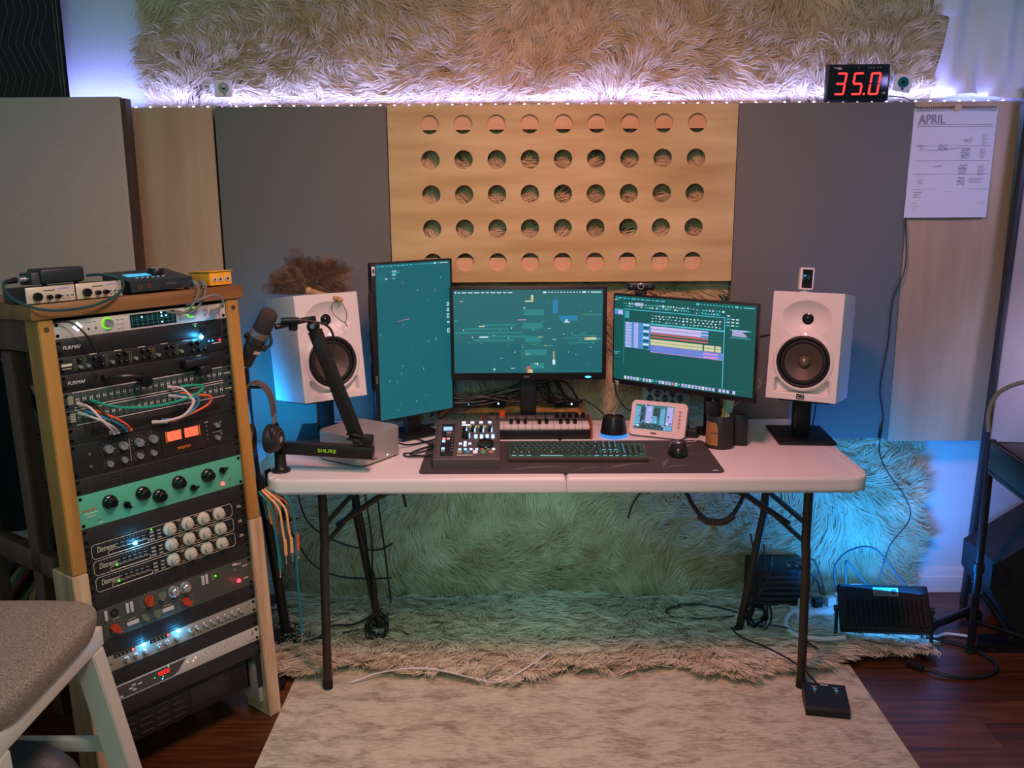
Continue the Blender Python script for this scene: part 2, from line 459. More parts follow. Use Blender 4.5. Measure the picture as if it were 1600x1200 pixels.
for i in range(9):
    for j in range(5):
        xa, xe, za, ze = xb[i], xb[i + 1], zb[j + 1], zb[j]
        cx, cz = xc[i], zs[j]
        angs = sorted(set([2 * math.pi * k / NS for k in range(NS)] + [math.atan2(q - cz, p - cx) % (2 * math.pi) for p in (xa, xe) for q in (za, ze)]))
        n = len(angs)
        inn = [(cx + rh * math.cos(a), cz + rh * math.sin(a)) for a in angs]
        out = [rim(xa, xe, za, ze, cx, cz, a) for a in angs]
        fi = [g.bm.verts.new((x, y0, z)) for x, z in inn]; fo = [g.bm.verts.new((x, y0, z)) for x, z in out]
        bi = [g.bm.verts.new((x, y1, z)) for x, z in inn]; bo = [g.bm.verts.new((x, y1, z)) for x, z in out]
        for k in range(n):
            l = (k + 1) % n
            g.bm.faces.new((fi[k], fi[l], fo[l], fo[k])); g.bm.faces.new((bi[l], bi[k], bo[k], bo[l])); g.bm.faces.new((fi[l], fi[k], bi[k], bi[l]))
            mx_, mz_ = (out[k][0] + out[l][0]) / 2, (out[k][1] + out[l][1]) / 2
            if min(abs(mx_ + bm_w / 2), abs(mx_ - bm_w / 2), abs(mz_), abs(mz_ - bm_h)) < 1e-5:
                g.bm.faces.new((fo[k], fo[l], bo[l], bo[k]))
bmesh.ops.remove_doubles(g.bm, verts=g.bm.verts[:], dist=1e-5)
g.out('perforated_face', M_BIRCH, t, sharp=25)
for nm, z0, z1 in (('frame_rail', bm_h - .08, bm_h - .001), ('frame_rail', .001, .086)):
    G().box((-bm_w / 2 + .002, .001, z0), (bm_w / 2 - .002, .02, z1)).out(nm, mat('pine_rail', (226, 190, 150), .6, col2=(205, 160, 112), scale=4, stretch=(.2, 1, 3)), t)
for sx in (-1, 1):
    G().box((sx * (bm_w / 2 - .012) - .010, .001, .087), (sx * (bm_w / 2 - .012) + .010, .02, bm_h - .081)).out('frame_stile', M_WALN, t)
    G().box((sx * (bm_w / 2 - .012) - .010, .0205, .01), (sx * (bm_w / 2 - .012) + .010, .099, bm_h - .01)).out('side_board', M_WALN, t)
    G().cyl((sx * (bm_w / 2 - .013), -.0125, bm_h - .012), (sx * (bm_w / 2 - .013), -.0145, bm_h - .012), .004, n=14).out('screw', SILV, t)

# white linen gobo on the left, closer than the wood panel
t = thing('acoustic_panel', 'big white linen acoustic panel with a dark wood frame at far left behind the rack', 'acoustic panel', (-1.76, 3.20, .62))
G().box((-.30, -.05, 0), (.302, -.012, 1.272), bev=.012, seg=3).out('linen_face', M_WF, t)
G().box((-.31, -.046, -.004), (.316, 0, 1.266)).out('frame', M_WALN, t)
# wall cleat behind it
G().box((-.25, .001, .9), (.19, .134, .98)).out('wall_cleat', M_WALN, t)

# leaning gobo on the right
t = thing('acoustic_panel', 'white fabric panel in a dark frame leaning on the right wall corner', 'acoustic panel', (1.548, 3.30, 0), (0, R(1.6), 0))
for a, b in (((0, -.03, .003), (.018, .0, 1.92)), ((.685, -.03, .022), (.72, .0, 1.92)), ((.0182, -.03, 1.88), (.6848, .0, 1.92)), ((.0182, -.03, .06), (.6848, .0, .10))):
    G().box(a, b, bev=.002).out('frame_rail', mat('charcoal_frame', (44, 42, 44), .5), t)
G().box((.0182, -.026, .1005), (.6848, -.001, 1.8795), bev=.006).out('fabric_face', M_WF, t)

# ================================================================== moving blanket, upper left
M_BLK = mat('quilted_blanket', (40, 42, 44), .9, bump=.4, bscale=500)
M_STI = mat('tan_stitching', (112, 98, 74), .8)
t = thing('moving_blanket', 'dark quilted moving blanket with zigzag stitching hung at top left', 'blanket', (-1.705, 3.31, 1.86))
def bl(u, v):
    x = -.62 + .62 * u; z = .85 * v
    return (x, -.004 * math.cos((x * 18 + abs(((z * 7) % 2) - 1) * 1.4) * 2 * math.pi) - .006 * math.sin(z * 9), z)
g = G().grid(bl, 120, 90)
g.grid(lambda u, v: (-.62 + .62 * u, .012, .85 * v), 1, 1)
g.bm.verts.ensure_lookup_table()
g.out('quilt', M_BLK, t)
for k in range(21):
    pts = []
    for q in range(25):
        z = .01 + .83 * q / 24
        x = -.034 - k * .0265 - abs(((z * 9) % 2) - 1) * .045
        if x < -.61: continue
        pts.append((x, -.0115, z))
    if len(pts) > 3: G().tube(pts, .0011, n=5, smooth=1).out('stitch_line', M_STI, t)
for dx in (-.004, -.016):
    G().tube([(dx, -.0125, 0), (dx, -.0125, .85)], .0014, n=5, smooth=1).out('edge_piping', M_STI, t)

# ================================================================== light strip along the panel tops
t = thing('led_strip', 'violet light strip running along the top edge of the wall panels', 'light strip', (0, 3.345, PT + .0005))
G().box((-1.85, -.005, 0), (1.60, .005, .0012)).out('tape', WHT, t)
ledm = led('violet_diode', (205, 175, 255), 18)
l0 = G().box((-.003, -.003, .0013), (.003, .003, .0045), bev=.0008).out('diode', ledm, t)
for i in range(68):
    x = -1.84 + i * .0505
    if i == 0: l0.location = (x, 0, 0)
    else: copy_of(l0, t, (x, 0, 0))

# ================================================================== things on and above the panel tops
def cube_camera(label, loc, rz, tilt=0):
    t = thing('cube_camera', label, 'camera', loc, (0, 0, rz), 'small cube cameras on the panel tops')
    G().box((-.022, -.02, 0), (.022, .02, .004), bev=.0015).out('base', WHT, t)
    M = Matrix.Translation((0, 0, .031)) @ Matrix.Scale(1.1, 4) @ Matrix.Rotation(tilt, 4, 'Y')
    g = G()
    for sx in (-1, 1): g.tube([(sx * .012, 0, .004), (sx * .0125, 0, .031)], .0014, n=6, smooth=1)
    g.box((-.0135, -.002, .0035), (.0135, .002, .006)).out('hinge_bracket', WHT, t)
    b = G().box((-.026, -.026, 0), (.026, .026, .052), bev=.003, M=M).out('body', WHT, t)
    g = G(); 
    g.lathe([(.0001, .0005), (.0165, .0005), (.0165, .0012), (.0001, .0012)], 28, M @ Matrix.Translation((0, -.0262, .028)) @ Matrix.Rotation(R(90), 4, 'X'))
    g.out('lens_disc', mat('teal_lens', (16, 104, 108), .2), t)
    G().lathe([(.0001, .0013), (.006, .0013), (.0055, .003), (.0001, .0032)], 20, M @ Matrix.Translation((0, -.0262, .028)) @ Matrix.Rotation(R(90), 4, 'X')).out('lens', BLKG, t)
    G().lathe([(.0001, .0005), (.0042, .0005), (.0042, .0012), (.0001, .0012)], 16, M @ Matrix.Translation((.002, -.0262, .0075)) @ Matrix.Rotation(R(90), 4, 'X')).out('sensor', mat('teal_lens', ()), t)
    return t
cube_camera('small white cube camera standing on the panel above the left wood panel', (-1.178, 3.348, PT + .0022), R(22))
cube_camera('small white cube camera tipped over beside the red digit display', (1.183, 3.348, PT + .0022), R(-12), R(10))

t = thing('sound_level_meter', 'black level meter with big red digits 35.0 on top of the right grey panel', 'digital display', (1.028, 3.335, PT + .0022))
G().box((-.108, -.014, 0), (.108, .014, .123), bev=.005, seg=3).out('housing', BLK, t)
G().box((-.102, -.0152, .006), (.102, -.0142, .117), bev=.0004).out('display_window', BLKG, t)
seg_on = led('digit_red', (255, 52, 45), 2.2)
def seven(ch, x, z, w, h, th, slant, y, parent):
    S = {'3': 'abgcd', '5': 'afgcd', '0': 'abcdef', '4': 'fgbc', '8': 'abcdefg', '.': '', '1': 'bc'}[ch]
    g = G(); e = th * .12
    P = {'a': ((th * .3, h - th), (w - th * .3, h)), 'd': ((th * .3, 0), (w - th * .3, th)), 'g': ((th * .3, h / 2 - th / 2), (w - th * .3, h / 2 + th / 2)),
         'f': ((0, h / 2 + e), (th, h - e)), 'b': ((w - th, h / 2 + e), (w, h - e)), 'e': ((0, e), (th, h / 2 - e)), 'c': ((w - th, e), (w, h / 2 - e))}
    for s_ in S:
        (xa, za), (xe, ze) = P[s_]
        c = th * .45
        if xe - xa > ze - za: pl = [(xa, (za + ze) / 2), (xa + c, za), (xe - c, za), (xe, (za + ze) / 2), (xe - c, ze), (xa + c, ze)]
        else: pl = [((xa + xe) / 2, za), (xe, za + c), (xe, ze - c), ((xa + xe) / 2, ze), (xa, ze - c), (xa, za + c)]
        g.prism([(x + a + b * slant, z + b) for a, b in pl], y - .0004, y, axis='y')
    return g
for i, ch in enumerate('350'):
    seven(ch, -.083 + i * .0585, .0205, .036, .075, .0068, .12, -.0154, t).out('digit', seg_on, t)
G().cyl((.0215, -.0158, .024), (.0215, -.0152, .024), .004, n=16).out('decimal_point', seg_on, t)
text('dB', CREAM, t, (.090, -.0156, .027), .011)
for i, x in enumerate((-.088, -.078, -.068, -.058)): pass
g = G()
for x0, x1, z in ((-.087, -.060, .1105), (-.074, -.058, .1065)): g.box((x0, -.0156, z - .0012), (x1, -.0152, z + .0012))
for x in (.0, .032, .04, .05, .064, .074): g.box((x - .0015, -.0156, .1095), (x + .0015, -.0152, .1118))
g.out('markings', CREAM, t)
cable('thin_cable', 'thin dark lead from the red digit display over the panel top to the tipped camera', [(1.137, 3.335, PT + .02), (1.16, 3.325, PT + .018), (1.195, 3.322, PT + .012), (1.215, 3.322, PT + .0035), (1.225, 3.326, PT + .0028)], .0018, BLK)

# calendar
t = thing('wall_calendar', 'white spiral wall calendar open at April pinned on the right wood panel', 'calendar', (1.378, 3.329, 1.474), (0, 0, 0))
def page(u, v):
    x = -.148 + .29 * u - .008 * (1 - v); z = .372 * v
    return (x, -.004 - .007 * (1 - v) ** 2 - .003 * math.sin(u * 3.1), z)
PAPER = mat('calendar_paper', (222, 219, 222), .7)
g = G().grid(page, 16, 16)
g.grid(lambda u, v: (lambda p: (p[0], p[1] + .0035, p[2]))(page(u, v)), 16, 16)
g.out('pages', PAPER, t)
INK = mat('blue_ink', (44, 70, 100), .6); PALEINK = mat('pale_ink', (176, 160, 150), .6); GREYINK = mat('grey_ink', (125, 128, 138), .6)
text('APRIL', GREYINK, t, (-.130, -.0078, .335), .044, align='LEFT', sx=.82)
g = G()
for zc in (.312, .318, .246, .196, .15, .098, .05):
    g.box((-.135, -.0105 if zc < .2 else -.0085, zc), (.128, -.0102 if zc < .2 else -.0082, zc + .0012))
g.out('ruled_lines', PALEINK, t)
rg = random.Random(4)
g = G()
for (x, z, w, n) in ((.03, .27, .03, 2), (-.055, .248, .03, 3), (.025, .238, .03, 6), (-.065, .178, .028, 1), (.02, .18, .03, 5), (.02, .136, .026, 4), (-.12, .236, .014, 1)):
    for k in range(n):
        pts = [(x + w * q / 7, -.0118, z - k * .0065 + rg.uniform(-.0035, .0035)) for q in range(8)]
        g.tube(pts, .0006, n=4, smooth=2)
g.tube([(-.1, -.0116, .234), (-.05, -.0116, .2325), (.02, -.0116, .240)], .0006, n=4)
g.out('handwriting', INK, t)
g = G()
for (x, z, w, n) in ((.094, .282, .022, 6), (.09, .236, .022, 6), (.088, .178, .026, 6), (-.126, .25, .03, 2), (-.12, .13, .026, 3), (.06, .134, .06, 3), (-.13, .088, .034, 4), (-.128, .04, .03, 4), (-.02, .09, .03, 1)):
    for k in range(n):
        g.box((x, -.0112, z - k * .006), (x + w * rg.uniform(.6, 1), -.0109, z - k * .006 + .0012))
    g.out('printed_note', PALEINK, t); g = G()
g = G()
for i in range(44):
    x = -.142 + i * .0064
    if abs(x - .0) < .012: continue
    g.tube([(x, -.004, .362), (x + .001, -.0095, .368), (x + .0005, -.006, .379), (x, -.001, .376)], .0008, n=5, smooth=2)
g.out('spiral_binding', mat('dark_wire', (50, 60, 70), .4, .6), t)
G().cyl((0, -.001, .374), (0, -.013, .374), .0125, n=26).out('hanger_disc', mat('wood_disc', (206, 170, 122), .5), t)

# T-shirt pinned at the upper right
t = thing('white_shirt', 'white T-shirt pinned to the wall at top right above the calendar panel', 'shirt', (1.62, 3.41, 1.885))
def shirt(side):
    def f(u, v):
        # u across the body, v upward; the left hem edge drifts outward to a sleeve
        z = .62 * v
        hw = .295 - .05 * v + (.02 * (1 - v) ** 3)
        if v > .435: hw += .05 * min(1, (v - .435) / .02) + .03 * (v - .435)
        x = (2 * u - 1) * hw
        fold = .020 * math.sin(x * 38 + 3 * v + 1.2 * math.sin(v * 5)) + .012 * math.sin(x * 71 - 6 * v) * (1 - v)
        y = side * (.018 + .01 * (1 - v)) * (1 - (2 * u - 1) ** 4) + fold * (.9 if side < 0 else 0) - .022 - .02 * (1 - v) ** 2
        z += .012 * math.sin(u * 9) * (1 - v)
        return (x, min(y, .012), z)
    return f
M_SHIRT = mat('white_cotton', (226, 224, 226), .85, bump=.15, bscale=300)
g = G(); g.grid(shirt(-1), 90, 80)
g.out('front', M_SHIRT, t, sharp=80)
G().grid(lambda u, v: (lambda p: (p[0] * .985, .012, p[2]))(shirt(1)(u, v)), 30, 30).out('back', M_SHIRT, t)
g = G()
for a, b in (((-.045, .333), (.0, .43)), ((-.055, .345), (-.035, .325)), ((-.02, .39), (.01, .38))):
    g.tube([(a[0], -.066, a[1]), ((a[0] + b[0]) / 2, -.068, (a[1] + b[1]) / 2 + .004), (b[0], -.066, b[1])], .0028, n=5)
g.out('printed_graphic', mat('dark_print', (35, 50, 66), .7), t)

# ================================================================== equipment rack
RZ, TI = .8881, .0544
RO = Vector((-1.2336, 2.1716, 0))
RM = Matrix.Translation(RO) @ Matrix.Rotation(RZ, 4, 'Z') @ Matrix.Rotation(-TI, 4, 'X')
RROT = (-TI, 0, RZ)
U = .04445; RW = .4826; RTOP = 1.2776
def rk(s, n, t): return RM @ Vector((s, n, t))

t = thing('rack_stand', 'wooden equipment rack of light pine posts with a thick top board', 'rack', RO, RROT)
def post(x0, x1, y0, y1, z0, z1, name, m, sub=None):
    # feet are sawn level with the floor
    g = G()
    pts = [(x0, y0), (x1, y0), (x1, y1), (x0, y1)]
    lo = [Vector((a, b, z0)) for a, b in pts]
    if z0 == 0:
        for p in lo: p.z = (p.y * math.sin(TI) + .0008) / math.cos(TI) if True else 0
    A = [g.bm.verts.new(p) for p in lo]; B = [g.bm.verts.new((a, b, z1)) for a, b in pts]
    g.bm.faces.new(A[::-1]); g.bm.faces.new(B)
    for i in range(4): g.bm.faces.new((A[i], A[(i + 1) % 4], B[(i + 1) % 4], B[i]))
    es = [e for e in g.bm.edges]
    bmesh.ops.bevel(g.bm, geom=es, offset=.0025, segments=2, affect='EDGES')
    return g.out(name, m, t)
for x0, x1, side in ((-.038, -.0008, 'l'), (RW + .0008, RW + .039, 'r')):
    jz = .633
    ex = .0045
    post(x0, x1, -.012, .062, jz + .001, 1.286, 'upper_post', M_PINE)
    if side == 'l': post(x0 - ex, x1 - .0005, -.016, .10, 0, jz, 'lower_post', M_PINEL)
    else: post(x0 + .0005, x1 + ex, -.016, .10, 0, jz, 'lower_post', M_PINEL)
    xr = (x0, x1)
    post(xr[0], xr[1], .17, .232, jz * .3, 1.2, 'middle_post', M_WALN)
    post(xr[0], xr[1], .50, .57, 0, 1.286, 'rear_post', M_WALN)
    G().box((xr[0], .0625, 1.205), (xr[1], .4995, 1.286), bev=.002).out('side_beam', M_WALN, t)
    G().box((xr[0], .1005, .60), (xr[1], .4995, .66), bev=.002).out('lower_beam', M_WALN, t)
    # steel rails the gear is screwed to
    rx = (-.0005, .016) if side == 'l' else (RW - .016, RW + .0005)
    G().box((rx[0], .0035, .10), (rx[1], .0055, 1.284)).out('rack_rail', BLKM, t)
    G().cyl(((x0 + x1) / 2, -.0155, 1.262), ((x0 + x1) / 2, -.0115, 1.262), .006, n=14).out('wood_knot', M_WALN, t)
G().box((-.055, -.02, 1.2865), (RW + .055, .60, 1.323), bev=.003).out('top_board', mat('stained_top', (150, 106, 58), .5, col2=(112, 72, 38), scale=5, stretch=(.4, 4, 4)), t)
M_BRK = mat('pale_metal_bracket', (168, 160, 150), .5, .2)
G().box((RW - .014, .006, .05), (RW - .0002, .30, .17), bev=.001).out('bracket', M_BRK, t)
G().box((RW - .0175, .05, .09), (RW - .0145, .26, .26), bev=.001).out('bracket_plate', BLKM, t)

M_BF = mat('rack_black_face', (30, 29, 28), .42, .1)
M_BLANK = mat('rack_blank_face', (33, 32, 31), .5)
M_GREENF = mat('sage_green_face', (84, 172, 140), .4)
M_DGRN = mat('olive_grey_face', (66, 70, 62), .45)
M_SILF = mat('silver_face', (196, 190, 182), .42, .1)
M_TAN = mat('grey_tan_face', (150, 146, 134), .42, .08)
_screw = None
def unit(name, label, row, nu, m, cat='audio unit', depth=.24, group=None, screws=True, scr=None):
    global _screw
    t = thing(name, label, cat, rk(0, 0, RTOP - (row + nu) * U), RROT, group or 'rack-mounted units')
    H = nu * U
    G().box((.0002, -.003, .0006), (RW - .0002, .003, H - .0006), bev=.0006).out('front_panel', m, t)
    G().box((.0195, .0032, .0015), (RW - .0195, depth, H - .0015)).out('chassis', BLKM, t)
    if screws:
        for x in (.0085, RW - .0085):
            for z in (H * .5 - (H * .5 - .009), H - .009):
                if _screw is None:
                    _screw = G().cyl((0, .0, 0), (0, -.0022, 0), .0042, n=14).cyl((0, -.0022, 0), (0, -.0026, 0), .002, n=6).out('rack_screw', mat('black_screw', (20, 20, 20), .3, .6), t)
                    _screw.location = (x, -.003, z)
                else: copy_of(_screw, t, (x, -.003, z))
    return t

KC = {}
def knob(par, x, z, r, ln, style='black', ang=0, name='knob'):
    """control knob whose axis points out of the face"""
    key = (style, r, ln)
    if key not in KC:
        rot = Matrix.Rotation(R(90), 4, 'X')
        def L(*p): return [(r * a, ln * b) for a, b in p]
        if style == 'black':
            g = G().lathe(L((.0001, 0), (1, 0), (1, .35), (.9, .5), (.78, .55), (.74, .93), (.68, 1), (.0001, 1)), 24, rot)
            g.box((-r * .05, -ln * 1.03, r * .1), (r * .05, -ln * .5, r * .8), mi=1); ms = [BLKG, WPRINT]
        elif style == 'silver':
            g = G().lathe(L((.0001, 0), (1, 0), (.94, .9), (.86, 1), (.0001, 1)), 24, rot)
            g.box((-r * .07, -ln * 1.02, r * .2), (r * .07, -ln * .6, r * .9), mi=1); ms = [mat('spun_aluminium', (190, 192, 194), .3, .75), BLK]
        elif style == 'big_black':
            g = G().lathe(L((.0001, 0), (1, 0), (1, .22), (.96, .32), (.7, .42), (.64, .5), (.60, .95), (.52, 1), (.0001, 1)), 12, rot)
            for q in range(12):
                a = q * math.pi / 6
                g.cyl((r * .62 * math.cos(a), -ln * .45, r * .62 * math.sin(a)), (r * .6 * math.cos(a), -ln * .96, r * .6 * math.sin(a)), r * .09, n=8)
            ms = [BLKG]
        elif style == 'pointer':
            g = G().lathe(L((.0001, 0), (.75, 0), (.72, .3), (.0001, .3)), 20, rot)
            g.prism([(-r * .33, -r * .75), (r * .33, -r * .75), (r * .12, r * 1.1), (-r * .12, r * 1.1)], -ln, -ln * .28, axis='y'); ms = [BLKG]
        elif style == 'skirt':
            g = G().lathe(L((.0001, 0), (1, 0), (1, .12), (.92, .25), (.58, .38), (.54, .95), (.46, 1), (.0001, 1)), 28, rot)
            g.lathe([(r * .30, -ln * -1.0), (r * .36, ln * 1.0), (r * .36, ln * 1.02), (r * .30, ln * 1.02)], 24, rot, mi=1)
            ms = [mat('cream_knob', (196, 190, 172), .4), mat('knob_ring', (110, 70, 60), .5)]
        elif style == 'red_pointer':
            g = G().lathe(L((.0001, 0), (.8, 0), (.76, .35), (.0001, .35)), 20, rot)
            g.prism([(-r * .45, -r * .8), (r * .45, -r * .8), (r * .4, r * .5), (0, r * 1.05), (-r * .4, r * .5)], -ln, -ln * .3, axis='y'); ms = [mat('oxide_red_knob', (176, 62, 30), .4)]
        elif style == 'grey_pointer':
            g = G().lathe(L((.0001, 0), (.8, 0), (.76, .35), (.0001, .35)), 20, rot)
            g.prism([(-r * .45, -r * .8), (r * .45, -r * .8), (r * .4, r * .5), (0, r * 1.05), (-r * .4, r * .5)], -ln, -ln * .3, axis='y'); ms = [mat('moss_knob', (104, 112, 88), .5)]
        elif style == 'chromed':
            g = G().lathe(L((.0001, 0), (1, 0), (1, .2), (.8, .3), (.72, .9), (.6, 1), (.0001, 1)), 20, rot); ms = [mat('chrome_cap', (196, 196, 198), .25, .8)]
        elif style == 'cap':
            g = G().lathe(L((.0001, 0), (1, 0), (.95, .85), (.8, 1), (.0001, 1)), 22, rot)
            g.box((-r * .08, -ln * 1.02, r * .1), (r * .08, -ln * .8, r * .9), mi=1); ms = [mat('grey_cap', (150, 148, 142), .4), WPRINT]
        o = g.out(name, ms, par)
        KC[key] = o; o.location = (x, -.003, z); o.rotation_euler = (0, ang, 0)
        return o
    o = copy_of(KC[key], par, (x, -.003, z), (0, ang, 0)); o.name = name
    return o

PC = {}
def piece(par, name, key, mk, x, y, z, rot=(0, 0, 0)):
    """a small repeated part: built once, then copied"""
    if key not in PC:
        o = mk(); o.parent = par; PC[key] = o
        o.location = (x, y, z); o.rotation_euler = rot
        return o
    o = copy_of(PC[key], par, (x, y, z), rot); o.name = name
    return o
def dot(par, x, z, r, m, name='indicator_light', y=-.003):
    return piece(par, name, ('dot', r, m.name, name), lambda: G().lathe([(.0001, 0), (r, 0), (r * .8, r * .7), (.0001, r)], 14, Matrix.Rotation(R(90), 4, 'X')).out(name, m), x, y, z)
def button(par, x, z, w, h, m, name='button', d=.003):
    return piece(par, name, ('btn', w, h, m.name, name), lambda: G().box((-w / 2, -d, -h / 2), (w / 2, 0, h / 2), bev=min(w, h) * .12).out(name, m), x, -.003, z)
def jack(par, x, z, r=.0032, name='jack'):
    return piece(par, name, ('jack', r), lambda: G().lathe([(r * .55, 0), (r, 0), (r, .0012), (r * .55, .0012), (r * .5, .0004)], 12, Matrix.Rotation(R(90), 4, 'X')).cyl((0, -.0002, 0), (0, -.0006, 0), r * .55, n=10, mi=1).out(name, [mat('jack_nut', (130, 130, 126), .35, .6), BLKG]), x, -.003, z)
def fz(row_top, nu, u):  # height above the unit's base of a point u rack units below the rack's first row
    return (row_top + nu - u) * U
def vents(par, x0, x1, z0, z1, rows, name='vent_slots'):
    g = G()
    for k in range(rows):
        z = z0 + (z1 - z0) * (k + .5) / rows
        n = 10
        for i in range(n):
            a = x0 + (x1 - x0) * i / n; b = x0 + (x1 - x0) * (i + .86) / n
            g.box((a, -.0036, z - .0011), (b, -.0031, z + .0011))
    return g.out(name, mat('slot_black', (7, 7, 7), .8), par)
def outline(par, x0, z0, x1, z1, m=CREAM, r=.0007, name='printed_outline', c=.006):
    g = G(); y = -.0034
    P = [(x0 + c, z0), (x1 - c, z0), (x1, z0 + c), (x1, z1 - c), (x1 - c, z1), (x0 + c, z1), (x0, z1 - c), (x0, z0 + c)]
    for a, b in zip(P, P[1:] + P[:1]):
        g.cyl((a[0], y, a[1]), (b[0], y, b[1]), r, n=4)
    return g.out(name, m, par)
def marks(par, rects, m=CREAM, name='printed_marks', y=-.0034):
    g = G()
    for x0, z0, x1, z1 in rects: g.box((x0, y, z0), (x1, y + .0003, z1))
    return g.out(name, m, par)

# row 0: silver interface
t = unit('audio_interface', 'silver rack interface with green lit knobs and a meter screen, topmost in the rack', 0, 1, M_SILF)
M_LOGO = led('logo_glow', (205, 215, 255), 2.5)
Ml = Matrix.Translation((.060, 0, fz(0, 1, .42))) @ Matrix.Rotation(R(45), 4, 'Y')
G().box((-.0088, -.0045, -.0088), (.0088, -.003, .0088), bev=.001, M=Ml).out('logo_badge', M_LOGO, t)
marks(t, [(.0575, fz(0, 1, .46), .0625, fz(0, 1, .40)), (.054, fz(0, 1, .54), .066, fz(0, 1, .51))], mat('logo_ink', (150, 110, 170), .5), 'logo_mark', -.0047)
for x in (.0875, .106): dot(t, x, fz(0, 1, .6), .003, mat('dark_jack', (40, 60, 50), .4), 'jack')
for x, u in ((.137, .42), (.375, .36)):
    G().lathe([(.0118, 0), (.0148, 0), (.0148, .002), (.0118, .002)], 30, Matrix.Translation((x, -.003, fz(0, 1, u))) @ Matrix.Rotation(R(90), 4, 'X')).out('glow_ring', led('green_ring', (110, 215, 20), 1.6), t)
    knob(t, x, fz(0, 1, u), .0112, .017, 'silver')
knob(t, .416, fz(0, 1, .42), .006, .012, 'silver')
knob(t, .437, fz(0, 1, .42), .006, .012, 'silver')
for i in range(3):
    for j in range(2): button(t, .166 + j * .011, fz(0, 1, .25 + i * .25), .006, .004, mat('pale_button', (190, 186, 182), .4))
    button(t, .345, fz(0, 1, .25 + i * .22), .006, .004, mat('pale_button', ()))
g = G().box((.198, -.0036, fz(0, 1, .88)), (.329, -.003, fz(0, 1, .10))).out('display', mat('display_dark', (14, 20, 22), .2), t)
g = G()
for k in range(9): g.box((.203 + k * .0145, -.0039, fz(0, 1, .84)), (.2036 + k * .0145, -.0037, fz(0, 1, .16)))
for u in (.3, .42, .52, .7): g.box((.202, -.0039, fz(0, 1, u)), (.325, -.0037, fz(0, 1, u - .012)))
g.out('display_grid', led('display_teal', (30, 130, 130), 1), t)
for x, u in ((.231, .3), (.287, .16), (.287, .36), (.300, .36), (.287, .72)): dot(t, x, fz(0, 1, u), .0022, led('display_dot', (150, 225, 255), 4), 'display_dot', -.0037)
marks(t, [(.080, fz(0, 1, .26), .096, fz(0, 1, .22)), (.100, fz(0, 1, .26), .108, fz(0, 1, .22)), (.03, fz(0, 1, .9), .034, fz(0, 1, .86))], mat('grey_print', (110, 108, 106), .6))

# power conditioners
def conditioner(row, label):
    t = unit('power_conditioner', label, row, 1, M_BF, 'power conditioner', group='black power conditioners in the rack')
    text('FURMAN', WPRINT, t, (.041, -.0034, fz(row, 1, row + .52)), .0125, shear=.25)
    b = G().box((.062, -.004, .006), (.092, -.0032, .039), bev=.001).out('power_outlet', BLK, t)
    G().box((.070, -.0044, .024), (.0725, -.004, .033)).box((.0815, -.0044, .024), (.084, -.004, .033)).cyl((.077, -.0044, .014), (.077, -.004, .014), .003, n=12).out('outlet_slots', mat('slot_black', ()), b)
    dot(t, .383, fz(row, 1, row + .25), .002, LGRN)
    text('R-LAMP' if False else 'POWER', WPRINT, t, (.383, -.0034, fz(row, 1, row + .12)), .004)
    button(t, .405, .016, .02, .018, BLKG, 'rocker_switch')
    return t
t = conditioner(1, 'black power conditioner with a small goose neck lamp, just below the silver interface')
G().tube([(.452, -.003, fz(1, 1, 2.2)), (.452, -.02, fz(1, 1, 2.0)), (.450, -.03, fz(1, 1, 1.2)), (.448, -.02, fz(1, 1, .5))], .0011, n=6).out('lamp_wire', BLK, t)
dot(t, .397, fz(1, 1, 1.97), .0062, led('lamp_blue', (60, 175, 255), 22), 'blue_lamp', -.004)
t = conditioner(3, 'black power conditioner with wall wart adapters plugged in, above the patchbays')
ob = G().tube([(.112, -.004, fz(3, 1, 3.45)), (.112, -.022, fz(3, 1, 3.40))], .0095, n=20, smooth=1).out('socket_plug', BLK, t)
a = thing('power_adapter', 'round black power adapter on a lead hanging in front of the patchbay', 'power adapter', rk(.196, -.045, RTOP - 3.95 * U), RROT, 'black adapters plugged in the rack')
G().lathe([(.0001, -.018), (.013, -.018), (.0155, -.014), (.0155, .014), (.013, .018), (.0001, .018)], 24, Matrix.Rotation(R(90), 4, 'X')).out('adapter_body', BLKG, a)
G().tube([(-.007, .0, .010), (-.03, -.006, .018), (-.06, -.0, .022), (-.082, .02, .02)], .0058, n=8).out('lead', BLK, a)
a = thing('power_adapter', 'black block power adapter plugged in at the right above the patchbay', 'power adapter', rk(.375, -.005, RTOP - 3.95 * U), RROT, 'black adapters plugged in the rack')
G().box((-.05, -.030, .012), (.03, .001, .034), bev=.004).out('adapter_body', BLK, a)
G().box((-.014, -.040, -.012), (.022, -.006, .0118), bev=.004).out('plug_block', BLK, a)

